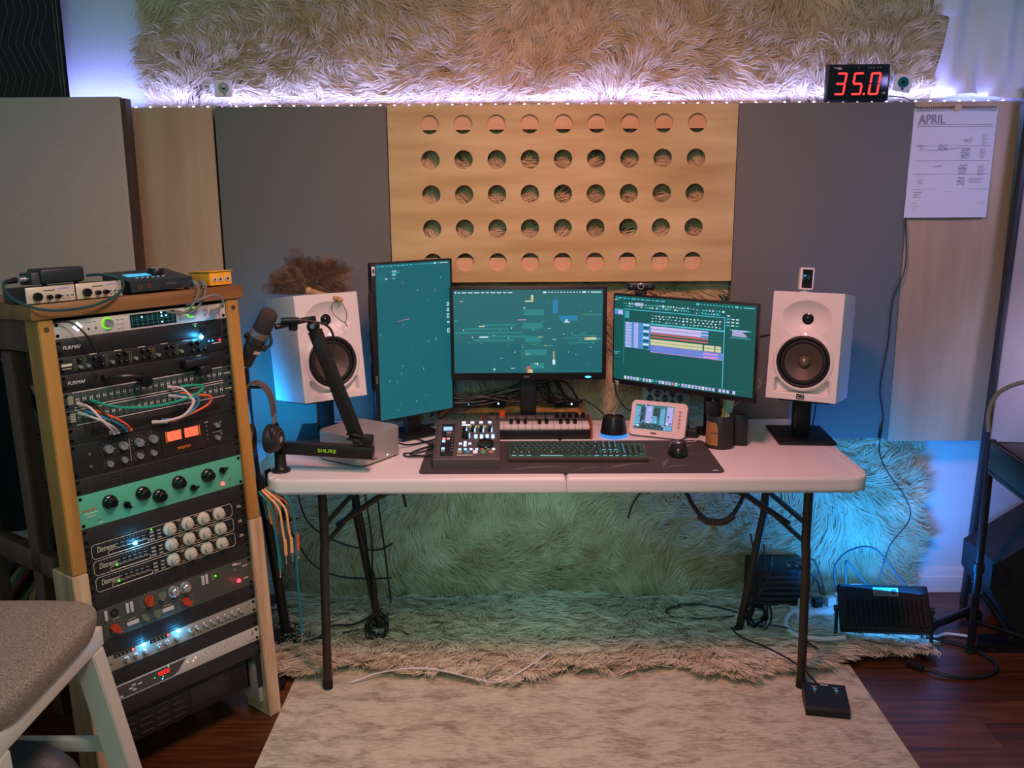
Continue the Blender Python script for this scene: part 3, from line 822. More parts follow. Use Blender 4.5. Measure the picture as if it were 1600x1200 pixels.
# row 2: preamp with many knobs
t = unit('preamplifier', 'black rack preamp crowded with small knobs between the two power conditioners', 2, 1, M_BF)
text('4-710', WPRINT, t, (.022, -.0034, fz(2, 1, 2.45)), .010) if False else marks(t, [(.008, fz(2, 1, 2.55), .034, fz(2, 1, 2.40)), (.010, fz(2, 1, 2.7), .032, fz(2, 1, 2.66))])
for cx in (.052, .072, .135, .199, .263, .331):
    knob(t, cx, fz(2, 1, 2.66), .0052, .010, 'silver')
for cx in (.052, .092, .109, .156, .173, .221, .239, .291, .309, .366, .385):
    knob(t, cx, fz(2, 1, 2.27), .0062, .012, 'black', R(random.uniform(-70, 70)))
for cx in (.092, .109, .156, .173, .221, .239, .291, .309, .366, .385, .405):
    knob(t, cx, fz(2, 1, 2.72), .0048, .010, 'black', R(random.uniform(-70, 70)))
for i, cx in enumerate((.038, .062, .120, .184, .250, .318)):
    g = G()
    for k in range(6):
        for j in range(2): g.box((cx + j * .005, -.0034, .008 + k * .005), (cx + .0022 + j * .005, -.0031, .0102 + k * .005))
    g.out('meter_dots', led('dim_yellow_green', (120, 130, 60), .5), t)
knob(t, .239, fz(2, 1, 2.27), .0063, .012, 'red_pointer')
dot(t, .455, fz(2, 1, 2.32), .003, LRED)
for cx in (.42, .432): dot(t, cx, fz(2, 1, 2.3), .002, LBLUE)
marks(t, [(x, fz(2, 1, 2.07), x + .02, fz(2, 1, 2.03)) for x in (.08, .145, .21, .275, .34)] + [(.43 + .006 * k, fz(2, 1, 2.5), .434 + .006 * k, fz(2, 1, 2.45)) for k in range(5)])

# rows 4-5: patchbays
def patchbay(row, label):
    t = unit('patchbay', label, row, 1, mat('patchbay_face', (40, 56, 52), .5), 'patchbay', depth=.12, group='patchbays')
    for i in range(24):
        x = .036 + i * .0177
        for j in (.27, .73): jack(t, x, U * j)
    g = G()
    for i in range(24):
        x = .036 + i * .0177
        g.box((x - .0038, -.0034, U * .39), (x - .0026, -.0031, U * .62)); g.box((x + .0026, -.0034, U * .39), (x + .0038, -.0031, U * .62))
        g.box((x - .0038, -.0034, U * .49), (x + .0038, -.0031, U * .53))
    g.out('printed_ladder', WPRINT, t)
    marks(t, [(.026, U * .905, .452, U * .955), (.026, U * .045, .452, U * .095)], mat('label_strip', (196, 178, 176), .6), 'label_strip')
    marks(t, [(.012, U * (.3 + .1 * k), .026, U * (.34 + .1 * k)) for k in range(5)] + [(.456, U * .48, .476, U * .53)])
    return t
patchbay(4, 'upper patchbay, dark with two rows of jacks, below the black power conditioner')
patchbay(5, 'lower patchbay, where most of the coloured patch cables are plugged in')

# row 6: black blank with a slot
t = unit('slotted_panel', 'black one unit panel with a wide dark slot below the patchbays', 6, 1, M_BLANK, 'rack panel')
G().box((.06, -.0038, .012), (.43, -.0031, .031), bev=.0003).out('slot', mat('slot_black', ()), t)

# rows 7-8: stereo limiter
t = unit('stereo_limiter', 'black two unit limiter with orange lit meters and silver knobs', 7, 2, M_BF)
for x, u in ((.096, 7.66), (.136, 7.66), (.180, 7.68), (.220, 7.66)): knob(t, x, fz(7, 2, u), .0118, .013, 'silver', R(random.uniform(-60, 60)))
for x, u in ((.095, 8.55), (.135, 8.52), (.178, 8.50), (.217, 8.52)): knob(t, x, fz(7, 2, u), .0085, .011, 'silver', R(random.uniform(-60, 60)))
for x, u in ((.415, 7.7), (.413, 8.52)): knob(t, x, fz(7, 2, u), .0075, .011, 'silver')
for x, u in ((.428, 7.55), (.427, 8.3), (.047, 7.72), (.047, 8.45)): dot(t, x, fz(7, 2, u), .004, CHRM, 'toggle_switch')
for cx, u, r in ((.096, 7.66, .019), (.136, 7.66, .019), (.180, 7.68, .019), (.220, 7.66, .019), (.095, 8.55, .014), (.178, 8.5, .014)):
    g = G()
    for k in range(9):
        a = R(-130 + k * 32.5) + math.pi / 2
        g.cyl((cx + r * math.cos(a), -.0031, fz(7, 2, u) + r * math.sin(a)), (cx + r * math.cos(a), -.0034, fz(7, 2, u) + r * math.sin(a)), .0008, n=6)
    g.out('dial_marks', CREAM, t)
G().box((.244, -.0042, fz(7, 2, 8.96)), (.372, -.003, fz(7, 2, 7.12)), bev=.001).out('meter_bezel', mat('brown_bezel', (40, 28, 22), .3), t)
for x in (.262, .314):
    mt = G().box((x, -.0052, fz(7, 2, 8.06)), (x + .042, -.0043, fz(7, 2, 7.46)), bev=.0006).out('meter', led('meter_orange', (255, 105, 72), 1.25), t)
    G().cyl((x + .021, -.0055, fz(7, 2, 8.03)), (x + .010, -.0055, fz(7, 2, 7.58)), .0004, n=4).out('needle', BLK, mt)
for x in (.2585, .3605): G().box((x - .001, -.0056, fz(7, 2, 8.1)), (x + .001, -.0044, fz(7, 2, 7.42))).out('meter_surround', led('meter_edge', (215, 110, 20), .8), t)
text('warm', mat('orange_print', (235, 120, 40), .5), t, (.308, -.0046, fz(7, 2, 8.58)), .016, sx=1.1)
marks(t, [(.27, fz(7, 2, 7.31), .345, fz(7, 2, 7.26)), (.155, fz(7, 2, 8.7), .1558, fz(7, 2, 7.3)), (.28, fz(7, 2, 8.27), .295, fz(7, 2, 8.24)), (.325, fz(7, 2, 8.27), .34, fz(7, 2, 8.24)), (.4, fz(7, 2, 8.15), .432, fz(7, 2, 8.13)),
          (.378, fz(7, 2, 7.4), .39, fz(7, 2, 7.36))])
for k in range(4): dot(t, .384, fz(7, 2, 7.65 + k * .28), .0013, CREAM, 'scale_dot')

def vent_panel(row, label, x0=.05, x1=.42, rows=4):
    t = unit('vent_panel', label, row, 1, M_BLANK, 'vent panel', depth=.03, group='black vented rack panels')
    vents(t, x0, x1, .006, U - .006, rows)
    return t
vent_panel(9, 'black vented panel between the orange meter limiter and the green equaliser')
# rows 10-11: green equaliser
t = unit('tube_equaliser', 'sage green two unit equaliser with big black knobs', 10, 2, M_GREENF)
for x, u in ((.086, 10.86), (.177, 10.88), (.223, 11.32), (.283, 10.82), (.373, 10.86)):
    knob(t, x - .004, fz(10, 2, u - .08), .0195, .026, 'big_black')
for x, u, a in ((.130, 11.32, -35), (.324, 11.42, 75), (.420, 10.80, 60)): knob(t, x - .003, fz(10, 2, u - .08), .0125, .016, 'pointer', R(a))
for cx, u, r in ((.082, 10.78, .025), (.173, 10.8, .025), (.219, 11.24, .025), (.279, 10.74, .025), (.369, 10.78, .025), (.127, 11.24, .018), (.321, 11.34, .018)):
    g = G()
    for k in range(11):
        a = R(-135 + k * 27) + math.pi / 2
        x, z = cx + r * math.cos(a), fz(10, 2, u) + r * math.sin(a)
        if z < .003: continue
        g.cyl((x, -.0031, z), (x, -.0034, z), .0008, n=6)
    g.out('dial_marks', CREAM, t)
text('warm', mat('rust_print', (190, 80, 40), .5), t, (.028, -.0034, fz(10, 2, 10.93)), .015, sx=1.15)
text('TUBE EQ', WPRINT, t, (.030, -.0034, fz(10, 2, 11.33)), .0062)
marks(t, [(.012, fz(10, 2, 11.16), .05, fz(10, 2, 11.12)), (.048, fz(10, 2, 11.85), .058, fz(10, 2, 11.80))], WPRINT)
dot(t, .416, fz(10, 2, 11.62), .0062, led('pilot_pink', (255, 90, 90), 2.2), 'pilot_lamp')
for x, u in ((.051, 11.65), (.437, 11.4)): dot(t, x, fz(10, 2, u), .004, CHRM, 'toggle_switch')
t = unit('blank_panel', 'plain black blank panel below the green equaliser', 12, 1, M_BLANK, 'rack panel', depth=.02)

# rows 13-15: three compressors
for i, row in enumerate((13, 14, 15)):
    t = unit('compressor', ('black compressor with four cream knobs and a bright blue light, top one of three', 'black compressor with four cream knobs, middle one of three', 'black compressor with four cream knobs, lowest one of three')[i], row, 1, M_BF, 'compressor', group='three black compressors')
    for x in (.240, .294, .344, .394): knob(t, x - .003, U * .52, .0188, .022, 'skirt')
    text('Distressor', CREAM, t, (.060, -.0034, U * .56), .0205, sx=.60, shear=.18)
    outline(t, .020, .003, .436, U - .003)
    outline(t, .062, .004, .176, U * .34, c=.004)
    g = G()
    for k in range(16): g.cyl((.040 + k * .0086, -.0031, U * .80), (.040 + k * .0086, -.0036, U * .80), .0014, n=8)
    g.out('meter_lights', mat('unlit_light', (120, 122, 118), .4), t)
    for k in range(6):
        for j in range(2): button(t, .086 + k * .015, U * (.62 - j * .2), .009, .0028, mat('dim_button', (110, 108, 102), .5), 'indicator')
    for k in range(3):
        button(t, .185, U * (.22 + k * .22), .012, .005, mat('pale_button2', (150, 148, 138), .5)); button(t, .206, U * (.22 + k * .22), .011, .004, mat('pale_button2', ()))
    for k in range(3): dot(t, .268, U * (.35 + k * .15), .0022, mat('dull_red', (150, 30, 24), .4) if i else mat('unlit_light', ()), 'reduction_light')
    for x in (.268, .32, .37): marks(t, [(x - .006, U * .82, x + .006, U * .85), (x - .005, U * .2, x + .005, U * .225)])
    dot(t, .420, U * .55, .0035, DGREY, 'toggle_switch')
    marks(t, [(.452, U * .62, .464, U * .66), (.452, U * .52, .466, U * .56)], name='maker_marks')
    if i == 0:
        dot(t, .136, U * .32, .0058, led('lamp_blue', ()), 'blue_light', -.004); dot(t, .186, U * .82, .0022, LGRN)
    else: dot(t, .081, U * .35, .0026, LGRN)
vent_panel(16, 'black vented panel below the three compressors', rows=5)

# rows 17-18: channel strip
t = unit('channel_strip', 'dark olive two unit channel strip with rust red pointer knobs', 17, 2, M_DGRN)
for x, u, a in ((.054, 18.5, -60), (.156, 17.55, 20), (.261, 18.52, -60)):
    knob(t, x - .002, fz(17, 2, u - .06), .0165, .016, 'red_pointer', R(a))
    g = G()
    for k in range(11):
        b = R(-135 + k * 27) + math.pi / 2
        g.cyl((x + .024 * math.cos(b), -.0031, fz(17, 2, u - .06) + .022 * math.sin(b)), (x + .024 * math.cos(b), -.0034, fz(17, 2, u - .06) + .022 * math.sin(b)), .0011, n=6)
    g.out('dial_marks', CREAM, t)
for x, u in ((.136, 18.5), (.174, 18.55)): knob(t, x - .002, fz(17, 2, u - .06), .013, .014, 'grey_pointer', R(-50 if x < .15 else 40))
knob(t, .191, fz(17, 2, 17.5), .013, .014, 'grey_pointer', R(30))
for x in (.227, .262): knob(t, x, fz(17, 2, 17.5), .0165, .018, 'chromed')
PALE = mat('cream_switch', (196, 188, 182), .4)
for x in (.033, .092, .104, .318, .330): button(t, x, fz(17, 2, 17.48), .008, .028, PALE, 'rocker_switch', .005)
for x in (.102, .205): button(t, x, fz(17, 2, 18.48), .034, .011, PALE, 'button_bar', .004)
G().lathe([(.006, 0), (.0105, 0), (.0105, .004), (.006, .004)], 22, Matrix.Translation((.057, -.003, fz(17, 2, 17.46))) @ Matrix.Rotation(R(90), 4, 'X')).out('input_socket', BLKG, t)
g = G()
for k in range(12): g.box((.349 + k * .0046, -.0036, fz(17, 2, 17.16)), (.3515 + k * .0046, -.0031, fz(17, 2, 17.08)))
g.out('meter_lights', mat('unlit_green', (50, 110, 70), .4), t)
marks(t, [(.350, fz(17, 2, 17.75), .351, fz(17, 2, 17.3)), (.43, fz(17, 2, 17.3), .446, fz(17, 2, 17.24)), (.45, fz(17, 2, 17.55), .466, fz(17, 2, 17.48)), (.45, fz(17, 2, 18.4), .466, fz(17, 2, 18.33)), (.05, fz(17, 2, 17.85), .07, fz(17, 2, 17.82)), (.09, fz(17, 2, 18.25), .112, fz(17, 2, 18.22)), (.195, fz(17, 2, 18.25), .217, fz(17, 2, 18.22))])
dot(t, .360, fz(17, 2, 17.5), .0028, LGRN)
dot(t, .434, fz(17, 2, 18.40), .0060, led('pilot_red', (255, 40, 60), 7), 'pilot_lamp')
dot(t, .425, fz(17, 2, 17.55), .004, CHRM, 'toggle_switch')
button(t, .424, fz(17, 2, 17.2), .014, .006, PALE)
vent_panel(19, 'black vented panel under the olive channel strip', rows=5)

# row 20: two channel preamp
t = unit('preamplifier', 'pewter one unit preamp with chrome knobs and two blue lights', 20, 1, M_TAN)
for x in (.072, .099, .166, .190): knob(t, x, fz(20, 1, 20.60), .0085, .013, 'chromed')
for x in (.126, .220): knob(t, x, fz(20, 1, 20.55), .0085, .013, 'chromed')
for i in range(8): knob(t, .262 + i * .0232, fz(20, 1, 20.42), .0078, .012, 'chromed')
for x0 in (.04, .143):
    G().box((x0, -.0036, fz(20, 1, 20.26)), (x0 + .06, -.003, fz(20, 1, 20.02))).out('light_bar', BLKG, t)
    for k in range(4): button(t, x0 + .008 + k * .011, fz(20, 1, 20.14), .005, .004, mat('dim_lamp', (110, 110, 116), .4), 'indicator')
    dot(t, x0 + .054, fz(20, 1, 20.14), .0042, led('lamp_pink', (255, 120, 120), 1.3))
    dot(t, x0 + .084, fz(20, 1, 20.12), .0058, led('lamp_blue', ()), 'blue_light', -.004)
for k in range(2): dot(t, .450 + k * .008, fz(20, 1, 20.3), .003, CHRM, 'toggle_switch')
marks(t, [(.268 + i * .0232, fz(20, 1, 20.84), .276 + i * .0232, fz(20, 1, 20.74)) for i in range(8)] + [(.014, fz(20, 1, 20.55), .034, fz(20, 1, 20.5))], mat('dark_print', ()))
t = unit('blank_panel', 'plain black panel between the pewter preamp and the silver red digit converter', 21, 1, M_BLANK, 'rack panel', depth=.02)

# row 22: converter
t = unit('digital_converter', 'silver converter with a dark curved window and small red digits', 22, 1, M_SILF)
poly = [(.022, .005), (.196, .005), (.214, .012), (.226, .026), (.238, .038), (.244, .0405), (.022, .0405)]
G().prism(poly, -.0038, -.003, axis='y').out('dark_window', mat('smoke_window', (66, 64, 66), .2), t)
for i, ch in enumerate('4800'):
    seven(ch, .153 + i * .009, fz(22, 1, 22.52), .0062, .0125, .0016, .15, -.0039, t).out('digit', led('small_digit_red', (255, 25, 20), 2.2), t)
for x, u in ((.083, 22.36), (.074, 22.5), (.1, 22.42), (.083, 22.66), (.045, 22.78)): button(t, x, fz(22, 1, u), .011, .0045, PALE)
dot(t, .165, fz(22, 1, 22.76), .0022, LBLUE); dot(t, .168, fz(22, 1, 22.64), .0016, LGRN); dot(t, .143, fz(22, 1, 22.5), .0016, LGRN); dot(t, .186, fz(22, 1, 22.12), .002, LGRN)
for x, u in ((.244, 22.4), (.262, 22.5), (.27, 22.34)): dot(t, x, fz(22, 1, u), .0024, led('lamp_amber', (255, 190, 160), 1.4))
marks(t, [(.29 + k * .012, fz(22, 1, 22.55 - .14 * (k % 3)), .2912 + k * .012, fz(22, 1, 22.35 - .14 * (k % 3))) for k in range(13)] + [(.456, fz(22, 1, 22.5), .464, fz(22, 1, 22.2)), (.44, fz(22, 1, 22.86), .466, fz(22, 1, 22.80))], GREYINK)
t = unit('blank_panel', 'plain black blank panel lowest in the rack, above the louvred box', 23, 1, M_BLANK, 'rack panel', depth=.02, screws=True)

# louvred unit at the bottom, set back between the rails
t = thing('server_case', 'black louvred metal case set back at the bottom of the rack', 'server case', rk(0, 0, RTOP - 26.2 * U), RROT)
G().box((.030, .014, 0), (.440, .34, 2.15 * U), bev=.002).out('case_body', BLKM, t)
for cxx in (.062, .112, .162, .212):
    g = G()
    for k in range(4): g.box((cxx - .019, .0105, .014 + k * .019), (cxx + .019, .0145, .0185 + k * .019), bev=.0015)
    g.out('louvre_block', mat('louvre_grey', (62, 60, 58), .45, .3), t)
g = G()
for cxx, w in ((.392, .016), (.42, .016)):
    for k in range(5): g.box((cxx - w * .7, .0128, .012 + k * .015), (cxx + w * .7, .0138, .019 + k * .015))
g.out('vent_slots', mat('slot_black', ()), t)
G().box((.25, .0128, .02), (.36, .0139, .08), bev=.0004).out('drive_cover', M_BLANK, t)

# blue lamps really light their panels
for s_, u_ in ((.397, 1.97), (.136, 13.70), (.124, 20.12), (.227, 20.12)):
    point('rack_blue_lamp_light', rk(s_, -.024, RTOP - u_ * U), .11 if u_ > 2 else .22, (.05, .5, 1.0), .004)
point('rack_red_lamp_light', rk(.434, -.022, RTOP - 18.4 * U), .012, (1, .08, .1), .004)

# coloured patch cables on the patchbays
def patch(label, pts, m, r=.0032):
    w = [rk(*p) for p in pts]
    t = thing('patch_cable', label, 'patch cable', (0, 0, 0), group='patch cables in the patchbays')
    G().tube(w, r, n=8).out('cord', m, t)
    for a, b in ((w[0], w[1]), (w[-1], w[-2])):
        d = (b - a).normalized()
        G().cyl(a - d * .001, a + d * .026, .0055, .0042, n=14).out('plug', m, t)
def zt(u): return RTOP - u * U
C_TEAL = mat('teal_cord', (20, 150, 120), .45); C_PINK = mat('pink_white_cord', (222, 190, 190), .45); C_WHT = mat('pale_grey_cord', (190, 192, 186), .45)
C_ORG = mat('orange_cord', (228, 88, 36), .45); C_BLU = mat('blue_cord', (40, 130, 160), .45); C_BLKC = mat('black_cord', (22, 22, 22), .5)
C_PEACH = mat('peach_cord', (240, 170, 110), .45)
C_GRN = C_TEAL
patch('green patch cable sagging across the patchbays from left to right', [(.072, -.004, zt(4.72)), (.08, -.035, zt(4.85)), (.13, -.05, zt(5.25)), (.21, -.055, zt(5.5)), (.29, -.055, zt(5.45)), (.345, -.05, zt(5.2)), (.362, -.04, zt(4.9)), (.345, -.02, zt(4.82)), (.322, -.004, zt(4.85))], C_GRN, .0037)
for i, (c, nm, x0, u0) in enumerate(((C_PINK, 'pinkish white patch cable hanging at the left of the lower patchbay', .036, 4.73), (C_WHT, 'pale grey patch cable hanging at the left of the lower patchbay', .036, 5.27), (C_BLKC, 'black patch cable between pale cables at left of the patchbay', .054, 4.73), (C_BLU, 'blue patch cable hanging between black and orange at left', .054, 5.27), (C_ORG, 'orange patch cable hanging at the left of the patchbay', .0714, 5.27))):
    e = .098 + i * .011
    patch(nm, [(x0, -.004, zt(u0)), (x0 + .008, -.045, zt(u0 + .15)), (x0 + .03, -.062, zt(5.75)), (e - .008, -.05, zt(6.35)), (e + .006, -.028, zt(6.68)), (e + .008, -.012, zt(6.72))], c)
for i, (c, nm) in enumerate(((C_PINK, 'pinkish white patch cable curling down at the right of the patchbay'), (C_WHT, 'pale grey patch cable curling down at the right of the patchbay'), (C_BLU, 'blue patch cable curling down at the right of the patchbay'), (C_ORG, 'orange patch cable looping widest at the right of the patchbay'))):
    x0 = (.284, .284, .302, .3195)[i]; u0 = (4.73, 5.27, 5.27, 5.27)[i]
    wx = (.318, .322, .336, .372)[i]
    patch(nm, [(x0, -.004, zt(u0)), (x0 + .014, -.045, zt(u0 + .06)), (wx, -.058, zt(5.55)), (wx - .008, -.055, zt(6.05)), (.285 + i * .006, -.045, zt(6.5)), (.235 + i * .012, -.028, zt(6.62 + .06 * (i % 2))), (.222 + i * .014, -.012, zt(6.62 + .06 * (i % 2)))], c)

# spare patch cables hung on the right post
hook = rk(RW + .0445, -.002, .69)
hk = thing('cable_hook', 'small peg on the right rack post holding the spare patch cables', 'hook', hook, RROT)
G().cyl((0, 0, 0), (.045, 0, .004), .004, n=12).out('peg', BLKM, hk)
G().sphere((.046, 0, .0045), .006, n=12).out('peg_tip', BLKM, hk)
C_TEAL2 = mat('deep_teal_cord', (22, 116, 122), .45)
for i, (c, nm, ln, dx) in enumerate(((C_TEAL2, 'dark teal patch cable hanging nearest the rack post', .205, .004), (C_PEACH, 'peach patch cable hanging on the right post, next to the teal one', .165, .016), (C_PEACH, 'peach patch cable hanging on the right post, next to the orange one', .160, .026), (C_ORG, 'orange patch cable hanging outermost on the right rack post', .155, .036), (C_TEAL2, 'long teal patch cable dangling nearly to the floor by the rack', .43, .031))):
    t = thing('patch_cable', nm, 'patch cable', (0, 0, 0), group='spare patch cables on the right rack post')
    a = RM @ Vector((RW + .046 + dx, -.006, .703 + .0007 * i))
    vx = Vector((1, -.1, 0)).normalized()
    k = .5 + .18 * i
    far = a + vx * (.034 + .010 * i) + Vector((0, 0, -.05))
    end = a + vx * (.048 + .011 * min(i, 3)) + Vector((0, 0, -ln))
    back = a + Vector((-.012 if False else .004, .05, -.10 - .02 * i))
    G().tube([back, a + Vector((.0, .025, -.02)), a, far, (far * .4 + end * .6), end], .0038, n=8).out('cord', c, t)
    G().cyl(end + Vector((0, 0, .012)), end - Vector((0, 0, .035)), .0052, n=14).out('plug_sleeve', c, t)
    G().cyl(end - Vector((0, 0, .0352)), end - Vector((0, 0, .058)), .0026, n=10).sphere(end - Vector((0, 0, .062)), .003, n=10).out('plug_tip', CHRM, t)

# ------------------------------------------------------------------ on the rack's top board
TB = 1.3235
def on_rack(name, label, cat, s, n, rz=0, group=None, dz=0):
    p = rk(s, n, TB + dz)
    t = thing(name, label, cat, p, (-TI, 0, RZ), group)
    t.rotation_euler = (RM.to_3x3().to_4x4() @ Matrix.Rotation(rz, 4, 'Z')).to_euler()
    return t
for i, (s_, lab) in enumerate(((.010, 'small preamp box with a pink silver face at left on the rack top'), (.131, 'small preamp box with a pink silver face beside the desktop controller'))):
    t = on_rack('mini_preamp', lab, 'preamp', s_, 0.004, 0, 'two mini preamps on the rack top')
    G().box((-.058, .004, .003), (.058, .135, .039), bev=.002).out('case', BLK, t)
    G().box((-.059, 0, .002), (.059, .0038, .041), bev=.0012).out('face_plate', mat('champagne_face', (205, 186, 168), .4, .15), t)
    for x, r in ((-.034, .0105), (-.006, .0062), (.014, .0062)):
        o_ = G().lathe([(.0001, 0), (r, 0), (r * .95, .012), (r * .8, .014), (.0001, .014)], 20, Matrix.Translation((x, 0, .018 if r > .01 else .015)) @ Matrix.Rotation(R(90), 4, 'X')).out('knob', BLKG, t)
    for x in (.027, .039, .051): G().cyl((x, 0, .017), (x, -.006, .019), .0016, n=8).cyl((x, 0, .017), (x, -.002, .017), .0034, n=10).out('toggle_switch', CHRM, t)
    marks(t, [(.018, .032, .046, .0355)], mat('violet_print', (150, 150, 225), .4), 'maker_name', -.0003)
    marks(t, [(-.018, .0300, .010, .0322), (.026, .008, .034, .0095), (.038, .008, .044, .0095)], DGREY, 'printed_marks', -.0003)
    for x in (-.045, .045): G().cyl((x, .02, 0), (x, .02, .003), .006, n=12).out('foot', RUB, t)
t = on_rack('direct_box', 'black box with rounded edges lying on the two mini preamps', 'DI box', .055, .025, R(2), dz=.0395)
G().box((-.055, .0, .006), (.055, .075, .044), bev=.006, seg=3).out('case', mat('satin_black_shell', (34, 40, 42), .35), t)
G().box((-.075, .006, .006), (-.0552, .07, .036), bev=.002).out('end_plate', DGREY, t)
G().cyl((-.0755, .03, .02), (-.095, .03, .02), .009, n=18).out('connector', CHRM, t)
for x in (-.04, .04): G().cyl((x, .02, 0), (x, .02, .006), .006, n=12).out('foot', RUB, t)
w = [rk(-.047, .055, TB + .060), rk(-.085, .03, TB + .056), rk(-.085, -.005, TB + .02), rk(-.03, -.045, TB - .012), rk(.07, -.055, TB - .014), rk(.155, -.045, TB + .01), rk(.185, -.012, TB + .042), rk(.15, .02, TB + .058), rk(.125, .05, TB + .058)]
t = thing('patch_cable', 'dark teal cable looping out in front of the mini preamps on the rack top', 'cable', (0, 0, 0))
G().tube(w, .0036, n=8).out('cord', mat('dark_teal_cord', (24, 66, 66), .45), t)
G().cyl(w[0] + Vector((.0, .0, 0)), w[0] + (w[1] - w[0]) * .85, .0075, .0045, n=14).out('strain_relief', BLK, t)

t = on_rack('desktop_interface', 'black desktop controller with a sloped top, lit display and big volume knob', 'audio interface', .298, .004, R(0))
prof = [(.002, .006), (.142, .006), (.150, .052), (.140, .058), (.004, .034)]
G().prism(prof, -.082, .098, axis='x').out('case', mat('gunmetal_case', (40, 50, 54), .38, .3), t)
sl = math.atan2(.024, .136)
Mtop = Matrix.Translation((0, .004, .034)) @ Matrix.Rotation(sl, 4, 'X')
G().lathe([(.0001, 0), (.021, 0), (.0205, .012), (.018, .015), (.0001, .015)], 32, Mtop @ Matrix.Translation((.036, .078, .0008))).out('volume_knob', mat('dark_knob', (30, 32, 34), .3, .4), t)
G().lathe([(.0001, .0152), (.0165, .0152), (.0165, .0158), (.0001, .0158)], 32, Mtop @ Matrix.Translation((.036, .078, .0008))).out('knob_cap', mat('spun_aluminium', ()), t)
G().box((-.055, .058, .0004), (.012, .088, .0012), M=Mtop).out('display', led('display_cyan', (70, 190, 230), 1.1), t)
G().box((-.056, .094, .0004), (-.015, .099, .0010), M=Mtop).out('maker_name', mat('grey_print', ()), t)
for k in range(6): G().box((-.044 + k * .015, .036, .0004), (-.037 + k * .015, .040, .0014), M=Mtop).out('button', led('dim_white_button', (190, 210, 230), .6), t)
for x in (-.058, -.032): G().lathe([(.003, 0), (.0058, 0), (.0058, .002), (.003, .002)], 16, Matrix.Translation((x, .0018, .019)) @ Matrix.Rotation(R(90), 4, 'X')).out('jack', mat('copper_ring', (170, 90, 60), .35, .7), t)
text('UNIVERSAL', mat('grey_print', ()), t, (.035, .0018, .021), .0065)
g = G()
for k in range(16): g.box((-.005 + k * .0045, .0014, .0075), (-.0035 + k * .0045, .002, .014))
g.out('grille', mat('slot_black', ()), t)
for sx in (-.07, .085):
    for y in (.015, .13): G().cyl((sx, y, 0), (sx, y, .006), .006, n=12).out('foot', RUB, t)

t = on_rack('direct_box', 'small yellow direct box at the right end of the rack top', 'DI box', .492, .008, R(4))
YEL = mat('mustard_enamel', (232, 168, 52), .35)
G().box((-.040, .004, .003), (.034, .10, .040), bev=.002).out('case', YEL, t)
G().box((-.043, -.001, .041), (.037, .104, .0435), bev=.001).out('lid', YEL, t)
for x, r in ((-.025, .006), (-.006, .007), (.018, .0075)): G().lathe([(r * .5, 0), (r, 0), (r, .003), (r * .5, .003)], 18, Matrix.Translation((x, .0038, .02)) @ Matrix.Rotation(R(90), 4, 'X')).cyl((x, .004, .02), (x, .002, .02), r * .52, n=14, mi=1).out('socket', [SILV, BLKG], t)
for x in (-.03, .025): G().cyl((x, .02, 0), (x, .02, .003), .005, n=10).out('foot', RUB, t)
# grey leads draped over the front edge by the controller
for i, (dx, lab) in enumerate(((0, 'grey lead draped over the rack top edge, left of a pair'), (.022, 'grey lead draped over the rack top edge, right of a pair'))):
    t = thing('grey_lead', lab, 'cable', (0, 0, 0), group='grey leads over the rack top edge')
    w = [rk(.40 + dx, .006, TB + .020), rk(.39 + dx, -.03, TB + .004), rk(.365 + dx, -.04, TB - .035), rk(.335 + dx, -.03, TB - .06), rk(.300 + dx, -.008, TB - .052)]
    G().tube(w, .0032, n=8).out('cord', mat('grey_cord', (112, 108, 104), .45), t)
    G().cyl(w[0], w[0] + (w[1] - w[0]) * .8, .0058, n=14).out('plug', mat('spun_aluminium', ()), t)
t = thing('grey_lead', 'grey cable arching into the right knob of the silver interface', 'cable', (0, 0, 0))
w = [rk(.36, -.012, TB - .04), rk(.375, -.05, TB - .028), rk(.42, -.055, TB - .018), rk(.448, -.05, TB - .035), rk(.438, -.04, TB - .06), rk(.42, -.022, TB - .075)]
G().tube(w, .0038, n=8).out('cord', mat('grey_cord', ()), t)
G().cyl(w[-1], w[-2], .0065, n=14).out('plug', GREY, t)
t = thing('black_lead', 'thin black lead crossing the rack face from the silver interface to the preamp', 'cable', (0, 0, 0))
w = [rk(.0, -.006, zt(.04)), rk(.03, -.03, zt(.05)), rk(.055, -.045, zt(.7)), rk(.078, -.045, zt(1.7)), rk(.095, -.035, zt(2.4)), rk(.098, -.008, zt(2.5))]
G().tube(w, .0026, n=8).out('cord', BLK, t)

